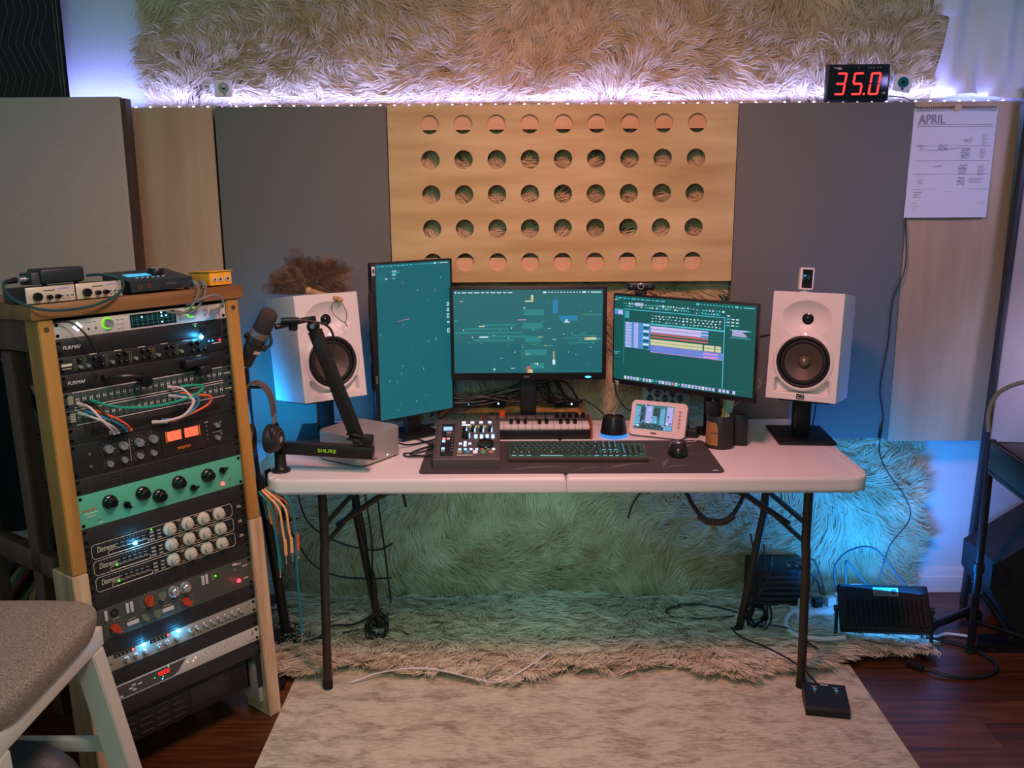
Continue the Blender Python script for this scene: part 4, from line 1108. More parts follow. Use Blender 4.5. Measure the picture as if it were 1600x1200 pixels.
# ================================================================== folding table
T = .74
t = thing('folding_table', 'long white centre fold table with dark tubular legs', 'table', (-.006, 2.965, 0))
M_TBL = mat('white_blow_moulded', (226, 222, 218), .42, bump=.06, bscale=900)
def rrect(x0, y0, x1, y1, r, n=8):
    P = []
    for cx, cy, a0 in ((x1 - r, y1 - r, 0), (x0 + r, y1 - r, 90), (x0 + r, y0 + r, 180), (x1 - r, y0 + r, 270)):
        for k in range(n + 1):
            a = R(a0 + 90 * k / n); P.append((cx + r * math.cos(a), cy + r * math.sin(a)))
    return P
def half(x0, x1, nm):
    # outer corners rounded, the fold side square
    P = []
    r = .055; y0, y1 = -.350, .350
    if x1 > .5: P = [(x0, y0)] + [(x1 - r + r * math.cos(R(a)), y0 + r + r * math.sin(R(a))) for a in range(270, 361, 10)] + [(x1 - r + r * math.cos(R(a)), y1 - r + r * math.sin(R(a))) for a in range(0, 91, 10)] + [(x0, y1)]
    else: P = [(x1, y1)] + [(x0 + r + r * math.cos(R(a)), y1 - r + r * math.sin(R(a))) for a in range(90, 181, 10)] + [(x0 + r + r * math.cos(R(a)), y0 + r + r * math.sin(R(a))) for a in range(180, 271, 10)] + [(x1, y0)]
    g = G().prism(P, T - .048, T)
    es = [e for e in g.bm.edges if abs(e.verts[0].co.z - e.verts[1].co.z) < 1e-6]
    bmesh.ops.bevel(g.bm, geom=es, offset=.011, segments=4, affect='EDGES', profile=.5)
    return g.out(nm, M_TBL, t)
half(-.908, -.0006, 'tabletop'); half(.0006, .908, 'tabletop')
M_LEG = mat('hammered_bronze_tube', (62, 56, 50), .35, .5)
for sx in (-1, 1):
    X = lambda v: sx * v
    G().tube([(X(.752), -.262, T - .05), (X(.752), -.262, .50), (X(.757), -.262, .43), (X(.765), -.266, .012)], .0142, n=14, smooth=5).out('leg', M_LEG, t)
    G().tube([(X(.712), .075, T - .05), (X(.712), .075, .50), (X(.705), .075, .43), (X(.645), .088, .012)], .0142, n=14, smooth=5).out('leg', M_LEG, t)
    for p in ((X(.765), -.266), (X(.645), .088)):
        G().cyl((p[0], p[1], .0072), (p[0], p[1], .035), .0165, n=16).out('foot_cap', RUB, t)
    G().cyl((X(.752), -.262, .56), (X(.712), .075, .56), .009, n=12).out('cross_tube', M_LEG, t)
    G().tube([(X(.745), -.10, .50), (X(.60), -.10, .60), (X(.54), -.10, .63), (X(.36), -.10, T - .052)], .010, n=12, smooth=1).out('folding_brace', M_LEG, t)
    G().box((X(.56) - .022, -.112, .607), (X(.56) + .022, -.088, .637), bev=.004).out('brace_joint', BLK, t)
    G().cyl((X(.75), -.262, .50), (X(.71), .075, .50), .008, n=12).out('cross_tube', M_LEG, t)
G().tube([(.375, -.21, T - .05), (.392, -.215, .63), (.43, -.22, .572)], .007, n=10).out('handle_strap', BLK, t)
G().tube([(.566, -.21, T - .05), (.560, -.215, .63), (.53, -.22, .572)], .007, n=10).out('handle_strap', BLK, t)
G().tube([(.425, -.22, .575), (.45, -.222, .556), (.48, -.223, .552), (.51, -.222, .556), (.535, -.22, .575)], .0115, n=12).out('carry_handle', mat('brown_grip', (70, 48, 40), .5), t)

# ------------------------------------------------------------------ studio monitors on desk stands
M_KRK = mat('satin_white_cabinet', (222, 216, 212), .4)
M_CONE = mat('charcoal_cone', (76, 64, 54), .5, bump=.05, bscale=400)
def speaker(label, loc, yaw, tilt):
    """origin at the middle of the cabinet's underside"""
    t = thing('studio_speaker', label, 'speaker', loc, (0, 0, 0), 'white studio speakers')
    t.rotation_euler = (Matrix.Rotation(yaw, 4, 'Z') @ Matrix.Rotation(-tilt, 4, 'X')).to_euler()
    w, h, d = .220, .346, .265; fy = -d / 2
    g = G().box((-w / 2, fy + .001, 0), (w / 2, d / 2, h), bev=.004)
    bmesh.ops.delete(g.bm, geom=[f for f in g.bm.faces if all(v.co.y < fy + .0015 for v in f.verts)], context='FACES')
    g.out('cabinet', M_KRK, t)
    # front baffle with waveguide and port recess shaped into one surface
    cw, cz, rw = 0, .124, .083
    tz = .262
    def f(u, v):
        x = -w / 2 + .001 + (w - .002) * u; z = .001 + (h - .002) * v
        y = fy
        e = ((x / .078) ** 2 + ((z - tz) / .058) ** 2) ** .5
        if e < 1: y += .024 * (1 - e ** 2.2)
        r = math.hypot(x - cw, z - cz)
        if r < rw + .012: y += -.004 * min(1, (rw + .012 - r) / .006)
        if r < rw: y += .034 * min(1, (rw - r) / .004)
        px, pz = abs(x) / .085, (z - .047)
        if abs(x) < .086 and r > rw + .010 and .022 < z < .070:
            y += .022 * min(1, (.086 - abs(x)) / .006) * min(1, (z - .022) / .004, (.070 - z) / .006) * min(1, (r - rw - .010) / .004)
        return (x, y, z)
    g = G().grid(f, 110, 160)
    g.out('front_baffle', M_KRK, t, sharp=60, recalc=True)
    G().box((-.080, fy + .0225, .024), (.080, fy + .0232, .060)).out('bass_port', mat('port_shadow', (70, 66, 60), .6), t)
    Mx = Matrix.Translation((cw, fy, cz)) @ Matrix.Rotation(R(90), 4, 'X')
    G().lathe([(.082, -.008), (.082, .003), (.078, .004), (.0735, .001), (.0735, -.006)], 48, Mx).out('woofer_surround_ring', BLKM, t)
    G().lathe([(.0735, -.0065), (.070, -.002), (.064, -.001), (.059, -.005)], 48, Mx).out('surround', RUB, t)
    G().lathe([(.0595, -.0055), (.030, -.020), (.019, -.026)], 48, Mx).out('woofer_cone', M_CONE, t)
    G().lathe([(.0195, -.026), (.017, -.016), (.011, -.009), (.0001, -.0065)], 32, Mx).out('dust_cap', mat('dust_cap_grey', (112, 98, 86), .32, .3), t)
    Mt = Matrix.Translation((0, fy, tz)) @ Matrix.Rotation(R(90), 4, 'X')
    G().lathe([(.018, -.0245), (.018, -.021), (.0145, -.020), (.0142, -.0225), (.010, -.017), (.005, -.0142), (.0001, -.0135)], 32, Mt).out('tweeter', BLKG, t)
    G().sphere((0, fy - .0005, .2145), .0028, n=10).out('power_light', led('led_white', ()), t)
    b = G().box((-.012, fy - .0018, .0045), (.012, fy - .0003, .0215), bev=.0006).out('badge', BLKG, t)
    g = G().prism([(-.009, .013), (.0, .019), (.009, .013), (.009, .0155), (0, .0205), (-.009, .0155)], fy - .0022, fy - .0018, axis='y')
    g.box((-.009, fy - .0022, .0068), (-.0035, fy - .0018, .0105)).box((-.0015, fy - .0022, .0068), (.003, fy - .0018, .0105)).box((.005, fy - .0022, .0068), (.009, fy - .0018, .0105))
    g.out('logo', SILV, b)
    g = G()
    for sx in (-1, 1):
        for z in (.008,): pass
    return t
def speaker_stand(label, x, y, rz, top):
    t = thing('speaker_stand', label, 'speaker stand', (x, y, T), rz, 'desktop speaker stands')
    h = top - T
    G().box((-.095, -.115, .0005), (.095, .115, .011), bev=.003).out('base_plate', BLKM, t)
    G().box((-.028, -.02, .0112), (.028, .025, h - .022), bev=.004).out('post', BLKM, t)
    G().box((-.0290, -.0205, .0115), (-.022, -.0195, h - .024)).out('cable_channel', BLKG, t)
    return t
TL = R(8)
def seat(x, y, z, yaw, tilt, w=.10, l=.12):
    """tilted top plate under the cabinet, returned as a matrix"""
    return Matrix.Translation((x, y, z)) @ Matrix.Rotation(yaw, 4, 'Z') @ Matrix.Rotation(-tilt, 4, 'X')
SPK = ((.812, 2.985, .897, R(-27), 'white studio speaker on the right, carrying a little camera'), (-.818, 3.025, .897, R(35), 'white studio speaker on the left, with a feather duster on top'))
for (x, y, z, yw, lab), sl_ in zip(SPK, ('black square based stand under the right speaker', 'black square based stand under the left speaker')):
    s = speaker(lab, (x, y, z), yw, TL)
    st = speaker_stand(sl_, x + (.012 if x > 0 else -.012), y + (.085 if x > 0 else .115), R(-4) if x > 0 else R(8), z - .002)
    Mloc = st.matrix_basis.inverted() @ seat(x, y, z, yw, TL)
    Mloc = (Matrix.Translation(st.location) @ st.rotation_euler.to_matrix().to_4x4()).inverted() @ seat(x, y, z, yw, TL)
    G().box((-.08, -.06, -.011), (.08, .13, -.001), bev=.002, M=Mloc).out('top_plate', BLKM, st)

# little camera on the right speaker
Mc = seat(*SPK[0][:3], SPK[0][3], TL)
p = Mc @ Vector((-.035, .0, .3465))
t = thing('desk_camera', 'small white upright camera with a black face on top of the right speaker', 'camera', p, 0)
t.rotation_euler = (Matrix.Rotation(SPK[0][3], 4, 'Z') @ Matrix.Rotation(-TL, 4, 'X') @ Matrix.Rotation(R(20), 4, 'Z')).to_euler()
G().lathe([(.0001, 0), (.020, 0), (.019, .004), (.006, .006), (.005, .012), (.0001, .012)], 24).out('base', WHT, t)
G().box((-.0225, -.02, .0105), (.0225, .02, .083), bev=.004, seg=3).out('body', WHT, t)
G().box((-.0165, -.0212, .016), (.0165, -.0198, .077), bev=.0006).out('face', BLKG, t)
G().lathe([(.0001, 0), (.009, 0), (.008, .0015), (.0001, .002)], 22, Matrix.Translation((.004, -.0212, .052)) @ Matrix.Rotation(R(90), 4, 'X')).out('lens', mat('deep_lens', (30, 60, 66), .1), t)
G().sphere((-.008, -.0214, .056), .0018, n=8).out('status_light', LBLUE, t)

# feather duster on the left speaker
Ml_ = seat(*SPK[1][:3], SPK[1][3], TL)
root = Ml_ @ Vector((-.015, -.03, .362))
t = thing('feather_duster', 'brown feather duster with a wooden handle lying on the left speaker', 'duster', root, 0)
hd = (Ml_ @ Vector((.040, -.152, .322))) - root
g = G().tube([Vector((0, 0, 0)), hd * .25, hd * .6, hd], [.0085, .0085], n=14)
g.sphere(Vector((0, 0, 0)), .0125, n=14); g.sphere(hd, .0092, n=12)
g.out('handle', mat('turned_wood', (190, 150, 104), .5), t)
M_FEA = mat('brown_feather', (92, 68, 48), .8, col2=(48, 34, 26), scale=60)
M_FEA2 = mat('tan_feather', (140, 110, 78), .8, col2=(86, 62, 44), scale=60)
rg = random.Random(3)
hn = hd.normalized()
def feather(dirv, ln, wd):
    """one plume: a curved quill with a fringe of fine barbs"""
    verts = []; faces = []
    dirv = dirv.normalized(); side = dirv.cross(Vector((rg.uniform(-.4, .4), rg.uniform(-1, -.4), rg.uniform(-.3, .6)))).normalized()
    nrm = side.cross(dirv)
    NB = 32
    curl = rg.uniform(.15, .6)
    def quill(s_): return dirv * (ln * s_) + Vector((0, 0, -1)) * (ln * curl * .45 * s_ * s_) + nrm * (ln * .06 * math.sin(3 * s_))
    for k in range(NB):
        s_ = .10 + .9 * k / (NB - 1)
        q = quill(s_)
        for sg in (-1, 1):
            bl_ = wd * (math.sin(math.pi * min(1, .2 + s_ * .75)) ** .7) * rg.uniform(.7, 1.15)
            tip = q + side * sg * bl_ + dirv * (bl_ * .7) + nrm * rg.uniform(-.25, .25) * bl_ + Vector((0, 0, -.25 * bl_))
            m_ = q * .5 + tip * .5 + nrm * bl_ * .08
            wv = dirv * .0009
            i0 = len(verts)
            verts += [q - wv, q + wv, m_ + wv, m_ - wv, tip]
            faces += [(i0, i0 + 1, i0 + 2, i0 + 3), (i0 + 3, i0 + 2, i0 + 4)]
    return verts, faces
floor_z = None
for k in range(84):
    a = R(-100 + 200 * (k + rg.uniform(-.4, .4)) / 83)
    el = rg.uniform(-.05, .75) if k % 3 else rg.uniform(.4, 1.25)
    d = Vector((math.sin(a) * math.cos(el), .55 * math.cos(a) * math.cos(el) + .15, math.sin(el) + .12))
    V_, F_ = feather(d, rg.uniform(.105, .175) * (1 - .25 * abs(math.cos(a)) * (el < .2)), rg.uniform(.028, .048))
    lim = -.004 - 0
    for v in V_: v.z = max(v.z, lim + .14 * 0 + v.y * -math.tan(TL) * .9 - .008)
    me = bpy.data.meshes.new('feather'); me.from_pydata(V_, [], F_); me.materials.append(M_FEA2 if k % 4 == 0 else M_FEA)
    o = add(bpy.data.objects.new('feather', me), 'feather', t)
lp = hd
G().tube([lp, lp + Vector((-.025, -.006, -.012)), lp + Vector((-.022, -.008, -.045)), lp + Vector((.012, -.008, -.072)), lp + Vector((.020, -.008, -.045)), lp + Vector((.006, -.006, -.008))], .0012, n=6).out('hanging_loop', mat('leather_cord', (60, 44, 36), .6), t)
G().tube([lp + Vector((.012, -.008, -.072)), lp + Vector((.022, -.008, -.088))], .0016, n=6, smooth=1).out('loop_tail', mat('leather_cord', ()), t)

# ------------------------------------------------------------------ computer screens
S_BG = led('screen_teal', (3, 96, 106), 1.0)
S_BG2 = led('screen_sea_teal', (20, 100, 106), 1.0)
S_MBL = led('screen_mid_blue', (24, 128, 168), 1.0)
S_GRN = led('screen_deep_green', (2, 84, 82), 1.0)
S_WHT = led('screen_white', (205, 235, 245), 1.0)
S_CYA = led('screen_cyan', (80, 195, 215), 1.0)
S_DRK = led('screen_dark', (2, 60, 64), .9)
S_BLU = led('screen_blue', (70, 140, 205), 1.0)
S_PNK = led('screen_pink', (216, 150, 206), 1.0)
S_LIL = led('screen_lilac', (196, 190, 240), 1.0)
S_YEL = led('screen_cream', (205, 205, 160), 1.0)
S_VIO = led('screen_violet', (125, 125, 220), 1.0)
S_RED = led('screen_red', (200, 100, 96), 1.0)
S_GLW = led('screen_green_glow', (50, 140, 120), 1.0)
S_MUT = led('screen_mid_teal', (30, 128, 130), 1.0)
SM = [S_BG, S_WHT, S_CYA, S_DRK, S_BLU, S_PNK, S_LIL, S_YEL, S_VIO, S_RED, S_GLW, S_MUT, S_GRN, S_BG2, S_MBL]
SI = {m.name: i for i, m in enumerate(SM)}
def I(n): return SI['screen_' + n]
def screen_rig(name, label, loc, yaw, w, h, zc, bz, draw, bg, brand=None, brand_at=None, tilt=0, rotbrand=False):
    """origin where the stand meets the table; screen centre zc above it"""
    t = thing(name, label, 'monitor', loc, yaw, 'computer monitors')
    M = Matrix.Translation((0, 0, zc)) @ Matrix.Rotation(tilt, 4, 'X')
    b = bz
    G().box((-w / 2 - b[0], -.010, -h / 2 - b[3]), (w / 2 + b[1], .012, h / 2 + b[2]), bev=.0025, M=M).out('bezel', BLK, t)
    G().box((-w / 2 * .72, .0122, -h / 2 * .72), (w / 2 * .72, .045, h / 2 * .72), bev=.012, M=M).out('rear_shell', BLK, t)
    g = G().rect(-w / 2, -h / 2, w / 2, h / 2, -.0106, I(bg))
    def q(x0, z0, x1, z1, c, lay=1):   # screen coordinates 0..1 from the lower left
        g.rect(-w / 2 + w * x0, -h / 2 + h * z0, -w / 2 + w * x1, -h / 2 + h * z1, -.0106 - .00008 * lay, I(c))
    draw(q)
    bmesh.ops.transform(g.bm, matrix=M, verts=g.bm.verts[:])
    g.out('screen', SM, t, recalc=False)
    if brand:
        o = text(brand, mat('grey_badge', (150, 148, 142), .4), t, M @ Vector(brand_at), .012)
        if rotbrand: o.rotation_euler = (0, R(-90), 0)
    return t, M
def menu(q, z=.965, n=14, c='white', x1=.40):
    rg = random.Random(n)
    x = .012
    q(x, z - .004, x + .008, z + .016, c, 3); x += .018
    while x < x1:
        wd = rg.uniform(.014, .036); q(x, z, x + wd, z + .012, c, 3); x += wd + .012
    x = .60
    for k in range(17):
        wd = .022 if k in (0, 12) else rg.uniform(.006, .012); q(x, z - (.004 if wd > .02 else 0), x + wd, z + (.017 if wd > .02 else .012), c, 3); x += wd + .012
    q(.925, z, .988, z + .011, c, 3)
def draw_city(q):
    rg = random.Random(12)
    menu(q)
    for (x0, z0, x1, z1, c) in ((.0, .39, .55, .62, 'mid_teal'), (.0, .52, .28, .60, 'green_glow'), (.46, .05, .66, .86, 'mid_teal'), (.665, .72, .70, .88, 'mid_blue'), (.71, .63, .83, .69, 'mid_blue'), (.73, .36, .98, .50, 'mid_teal'), (.66, .10, .70, .33, 'mid_teal'), (.55, .35, .76, .45, 'green_glow'), (.0, .0, .45, .36, 'teal'), (.70, .02, 1.0, .34, 'teal')):
        for k in range(5):
            e = k * .012
            if x1 - x0 > .1 and c in ('mid_teal',): 
                q(x0 + (x1 - x0) * rg.uniform(0, .5), z0 + (z1 - z0) * k / 5, x1 - (x1 - x0) * rg.uniform(0, .4), z0 + (z1 - z0) * (k + .45) / 5, c, 1)
        if c != 'mid_teal' and c != 'green_glow': q(x0, z0, x1, z1, c, 1)
    for k in range(70):
        x, z = rg.random(), rg.choice((rg.gauss(.48, .10), rg.gauss(.45, .12), rg.uniform(.03, .92)))
        if not (.02 < x < .97 and .03 < z < .93): continue
        wd, ht = rg.choice(((.006, .01), (.004, .02), (.02, .008), (.03, .006)))
        q(x, z, x + wd, z + ht, rg.choice(('white', 'cyan', 'green_glow', 'cream', 'green_glow', 'mid_teal')), 2)
    for (x0, z0, x1, z1, c) in ((.17, .43, .23, .445, 'white'), (.17, .56, .21, .575, 'cream'), (.49, .00, .515, .08, 'red'), (.50, .0, .53, .04, 'cream'), (.74, .61, .78, .62, 'white'), (.75, .62, .765, .645, 'white'), (.88, .40, .96, .43, 'cream'), (.88, .41, .90, .43, 'red'), (.665, .10, .683, .16, 'white'), (.67, .16, .676, .26, 'cream'), (.43, .64, .49, .648, 'pink'), (.48, .86, .535, .875, 'cream'), (.52, .88, .535, .94, 'cream'), (.56, .09, .566, .12, 'white'), (.265, .03, .275, .055, 'white'), (.47, .78, .48, .795, 'white'), (.0, .63, .03, .635, 'cyan'), (.86, .70, .99, .71, 'green_glow'), (.46, .25, .50, .255, 'green_glow'), (.46, .19, .50, .195, 'green_glow'), (.50, .19, .503, .25, 'green_glow'), (.46, .19, .463, .36, 'green_glow')):
        q(x0, z0, x1, z1, c, 3)
def draw_daw(q):
    rg = random.Random(5)
    menu(q, .965, 9, 'cyan', .36)
    q(.0, .945, .03, .952, 'cream', 2)
    for (z, x0, x1, n) in ((.905, .07, .60, 26), (.875, .07, .56, 30), (.90, .60, .80, 9), (.865, .60, .78, 9)):
        for k in range(n):
            x = x0 + (x1 - x0) * k / n; q(x, z, x + (x1 - x0) / n * rg.uniform(.3, .75), z + rg.uniform(.008, .02), rg.choice(('white', 'cyan', 'cyan', 'white', 'green_glow')), 2)
    q(.16, .895, .22, .93, 'lilac', 2); q(.30, .905, .36, .92, 'green_glow', 2); q(.36, .9, .375, .925, 'white', 3); q(.40, .88, .425, .925, 'green_glow', 2)
    q(.075, .842, .80, .85, 'cyan', 2)
    q(.075, .20, .08, .842, 'mid_teal', 1); q(.795, .06, .80, .842, 'cyan', 1); q(.0, .83, .07, .84, 'cyan', 2)
    q(.0, .775, .07, .83, 'blue', 2); q(.03, .78, .065, .825, 'lilac', 3)
    for (z, n) in ((.79, 20), (.76, 18), (.725, 20)):
        for k in range(n):
            x = .285 + .5 * k / n; q(x, z + rg.uniform(-.006, .006), x + .012, z + rg.uniform(.006, .014), 'white', 2)
    q(.275, .690, .795, .706, 'cyan', 2)
    for k in range(7): q(.082, .745 + k * .012, .115, .752 + k * .012, 'cyan', 2)
    # track headers
    q(.085, .395, .275, .70, 'blue', 2)
    for i in range(4):
        z = .40 + i * .076
        q(.088, z, .135, z + .064, 'lilac', 3); q(.155, z, .185, z + .07, 'lilac', 3)
        q(.222, z + .045, .268, z + .064, 'white', 3); q(.226, z + .005, .266, z + .032, 'deep_green', 3)
        for k in range(4): q(.09 + .012 * k, z + .012, .096 + .012 * k, z + .05, 'blue', 4); q(.158, z + .01 + .015 * k, .182, z + .016 + .015 * k, 'violet', 4)
    # clips
    for (z, c, xe) in ((.662, 'lilac', .69), (.622, 'lilac', .69), (.586, 'red', .69), (.552, 'red', .69), (.508, 'cream', .78), (.472, 'cream', .78), (.430, 'violet', .795), (.395, 'violet', .795)):
        th = .016 if c in ('lilac', 'cream') else .008 if c == 'red' else .022
        q(.279, z - th, xe, z + th, c, 3)
        if c == 'violet': q(.279, z - .006, xe, z + .006, 'blue', 4); q(.66, z - .012, .76, z + .004, 'pink', 5)
        if c == 'lilac': q(.64, z - .024, .69, z + .004, 'blue', 4); q(.279, z - .022, xe, z - .018, 'pink', 4)
        if c == 'cream': q(.655, z - th, .665, z + th, 'teal', 4); q(.735, z - th, .742, z + th, 'teal', 4)
        q(xe, z - .002, .795, z + .001, 'mid_teal', 2)
    q(.279, .371, .795, .376, 'pink', 4)
    # right list
    q(.835, .715, .97, .725, 'cyan', 2); q(.835, .635, .97, .64, 'cyan', 2)
    for k in range(8): q(.85, .655 + k * .009, .85 + rg.uniform(.06, .11), .661 + k * .009, 'lilac', 3)
    for k in range(10): q(.81 + .03 * (k % 3), .76 + .035 * (k // 3), .83 + .03 * (k % 3), .772 + .035 * (k // 3), rg.choice(('white', 'cyan')), 2)
    q(.0, .325, .05, .331, 'cyan', 2); q(.01, .305, .03, .311, 'white', 2)
    # dock
    q(.078, .052, .96, .055, 'mid_teal', 1)
    for k in range(28):
        x = .085 + k * .0239
        if k in (5, 9, 10, 17): q(x, .115 - k * 0 - .09, x + .012, .135 - .09, 'cyan', 3); continue
        q(x, .015, x + .0175, .05, 'red' if k == 15 else 'lilac' if k % 4 else 'white', 3)
        q(x + .005, .025, x + .0125, .04, 'blue' if k % 3 else 'pink', 4)
    for k in range(3): q(.775 + .026 * k, .015, .793 + .026 * k, .05, 'lilac', 3)
    q(.868, .013, .886, .05, 'lilac', 3)
def draw_port(q):
    rg = random.Random(8)
    z = .985
    x = .02
    while x < .45:
        wd = rg.uniform(.02, .05); q(x, z, x + wd, z + .005, 'cyan', 2); x += wd + .02
    for k in range(10): q(.52 + .035 * k, z, .535 + .035 * k, z + .005, 'cyan', 2)
    q(.78, z - .002, .80, z + .009, 'white', 3); q(.86, z, .97, z + .005, 'white', 3)
    for i in range(5):
        for j in range(6): q(.035 + j * .018, .93 - i * .010, .044 + j * .018, .934 - i * .010, 'mid_teal', 2)
    for k, (w_, c) in enumerate(((.06, 'white'), (.10, 'cyan'), (.06, 'cyan'), (.05, 'white'))): q(.21, .952 - k * .008, .21 + w_, .956 - k * .008, c, 2)
    q(.21, .905, .25, .911, 'cyan', 2); q(.12, .905, .15, .911, 'white', 2)
    for (zz_, hh) in ((.70, .025), (.665, .02), (.62, .03), (.585, .012), (.52, .03)):
        q(.945, zz_, .975, zz_ + hh, 'white', 2); q(.953, zz_ + .005, .967, zz_ + hh - .005, 'teal', 3)
    for k in range(46):
        x, zc = rg.uniform(.03, .93), rg.uniform(.02, .9)
        q(x, zc, x + rg.choice((.005, .008, .004)), zc + rg.choice((.003, .008, .016)), rg.choice(('mid_teal', 'mid_teal', 'cyan', 'red', 'white', 'green_glow')), 2)
    for k in range(8): q(.26 + .02 * k, .63 + .0015 * k, .28 + .02 * k, .633 + .0015 * k, 'red' if k < 5 else 'pink', 2)

# centre
t, M = screen_rig('computer_monitor', 'middle monitor showing a dark teal night city wallpaper', (-.114, 3.17, T), 0, .517, .291, .3575, (.0125, .0145, .012, .026), draw_city, 'sea_teal', 'acer', (-.005, -.0106, -.1585))
G().sphere((.21, -.0105, .196), .005, n=10, sc=(2.2, .4, .6)).out('power_light', LBLUE, t)
G().box((-.028, .016, .0105), (.028, .036, .26), bev=.004).out('stand_neck', BLK, t)
G().box((-.11, .012, .0005), (.11, .140, .0104), bev=.004).out('stand_base', BLK, t)
# right
yr = R(-38.5)
t, M = screen_rig('computer_monitor', 'right monitor showing an audio editing session with coloured tracks', (.402, 3.045, T), yr, .527, .2965, .331, (.006, .006, .006, .018), draw_daw, 'deep_green')
G().box((.03, .112, .0102), (.085, .134, .33), bev=.004).out('stand_neck', BLK, t)
G().box((.035, .0455, .28), (.08, .1118, .325), bev=.004).out('stand_arm', BLK, t)
G().box((-.01, .085, .0005), (.115, .175, .010), bev=.004).out('stand_base', BLK, t)
b = G().box((-.262, -.0115, .1625), (-.242, -.0098, .175), bev=.0004).out('energy_sticker', WHT, t)
G().box((-.259, -.0118, .166), (-.252, -.0115, .172)).box((-.25, -.0118, .166), (-.245, -.0115, .172)).out('sticker_print', BLK, b)
Mr = Matrix.Translation((.402, 3.045, T)) @ Matrix.Rotation(yr, 4, 'Z')
# left, turned upright
yl = R(39)
t, M = screen_rig('computer_monitor', 'left monitor turned upright, nearly plain teal screen', (-.505, 3.10, T), yl, .295, .524, .343, (.016, .010, .006, .006), draw_port, 'teal', 'ASUS', (-.1565, -.0108, -.12), rotbrand=True)
G().box((-.03, .014, .012), (.03, .040, .30), bev=.004).out('stand_neck', BLK, t)
G().box((-.085, -.04, .0005), (.085, .11, .012), bev=.004).out('stand_base', BLK, t)
b = G().box((-.1615, -.0112, .570), (-.1505, -.0102, .600), bev=.0003).out('energy_sticker', WHT, t)
G().box((-.159, -.0115, .578), (-.153, -.0112, .592)).out('sticker_print', BLK, b)
g = G()
for k in range(3):
    g.box((-.145, .0455, -.16 + .12 * k + .343), (-.10, .0475, -.08 + .12 * k + .343))
for k in range(8): g.box((-.1622, .004, .44 - .018 * k), (-.1612, .010, .452 - .018 * k))
g.out('vent_slots', mat('slot_black', ()), t)

# webcam on the right monitor's top edge
p = Mr @ Vector((-.165, .0, .331 + .1545))
t = thing('webcam', 'black bar shaped webcam with a pale lens ring clipped on the right monitor', 'webcam', p, R(-8))
G().box((-.047, -.012, .016), (.047, .014, .044), bev=.009, seg=4).out('body', BLK, t)
G().lathe([(.007, 0), (.0115, 0), (.0115, .002), (.0085, .003), (.007, .001)], 28, Matrix.Translation((0, -.0122, .030)) @ Matrix.Rotation(R(90), 4, 'X')).out('lens_ring', mat('pale_ring', (170, 166, 160), .3, .5), t)
G().lathe([(.0001, .0008), (.0068, .0008), (.0001, .0022)], 22, Matrix.Translation((0, -.0122, .030)) @ Matrix.Rotation(R(90), 4, 'X')).out('lens', BLKG, t)
for x in (-.033, .03): G().cyl((x, -.012, .030), (x, -.0128, .030), .0028, n=12).out('microphone_dot', GREY, t)
G().box((-.02, -.006, .0015), (.02, .016, .0155), bev=.002).out('clip', BLK, t)

# ------------------------------------------------------------------ desk mat, keyboard, mouse
t = thing('desk_mat', 'wide dark grey desk mat with faint leaf streaks on the table', 'desk mat', (.012, 2.84, T + .0004))
M_MAT = mat('mat_cloth', (62, 60, 58), .85, bump=.15, bscale=900)
P = rrect(-.465, -.178, .465, .178, .018)
G().prism(P, 0, .0032).out('cloth', M_MAT, t)
g = G()
M_STR = mat('mat_streak', (92, 90, 86), .85)
rg = random.Random(6)
for (x, y, a, ln, wd) in ((.17, -.12, 25, .16, .018), (.24, -.03, -35, .13, .016), (.30, -.09, 70, .12, .012), (.36, .02, -20, .12, .016), (.33, -.13, 10, .10, .012), (-.1, -.14, 8, .2, .016), (.40, .09, 40, .12, .014), (.22, .10, -15, .14, .018), (.05, -.15, 20, .1, .012)):
    ca, sa = math.cos(R(a)), math.sin(R(a)); pl = []
    for k in range(9):
        s_ = k / 8; u = (s_ - .5) * ln; v = wd * math.sin(math.pi * s_) * .5
        pl.append((x + u * ca - v * sa, y + u * sa + v * ca + .02 * math.sin(s_ * 3)))
    for k in range(7, 0, -1):
        s_ = k / 8; u = (s_ - .5) * ln; v = -wd * math.sin(math.pi * s_) * .5
        pl.append((x + u * ca - v * sa, y + u * sa + v * ca + .02 * math.sin(s_ * 3)))
    g.prism(pl, .0033, .00335)
g.out('leaf_streaks', M_STR, t)
g = G()
for k, hh in enumerate((.006, .011, .008)): g.prism([(.428 + k * .006, -.165), (.436 + k * .006, -.165), (.433 + k * .006, -.165 + hh)], .0033, .0036)
g.out('logo', WPRINT, t)

t = thing('computer_keyboard', 'black full size keyboard with green and blue lit keys on the mat', 'keyboard', (.039, 2.838, T + .0042), R(-1.2))
M_KBC = mat('keyboard_case', (84, 74, 62), .4, .3)
Mk = Matrix.Rotation(R(3.2), 4, 'X')
G().box((-.221, -.070, .0045), (.221, .070, .019), bev=.003, M=Mk).out('case', M_KBC, t)
for sx in (-1, 1):
    G().box((sx * .2 - .02, -.066, .0002), (sx * .2 + .02, -.05, .0055)).out('foot', RUB, t)
    G().box((sx * .2 - .012, .05, .0002), (sx * .2 + .012, .066, .0085)).out('foot', RUB, t)
G().box((-.216, -.064, .0191), (.216, .064, .0196), M=Mk).out('backlit_plate', led('backlight_green', (26, 66, 52), 1.1), t)
KEYM = mat('keycap', (44, 48, 43), .45)
LGK = led('legend_green', (84, 160, 130), .9); LBK = led('legend_blue', (110, 200, 255), 1.6); LOK = led('legend_white', (170, 220, 230), 1.2)
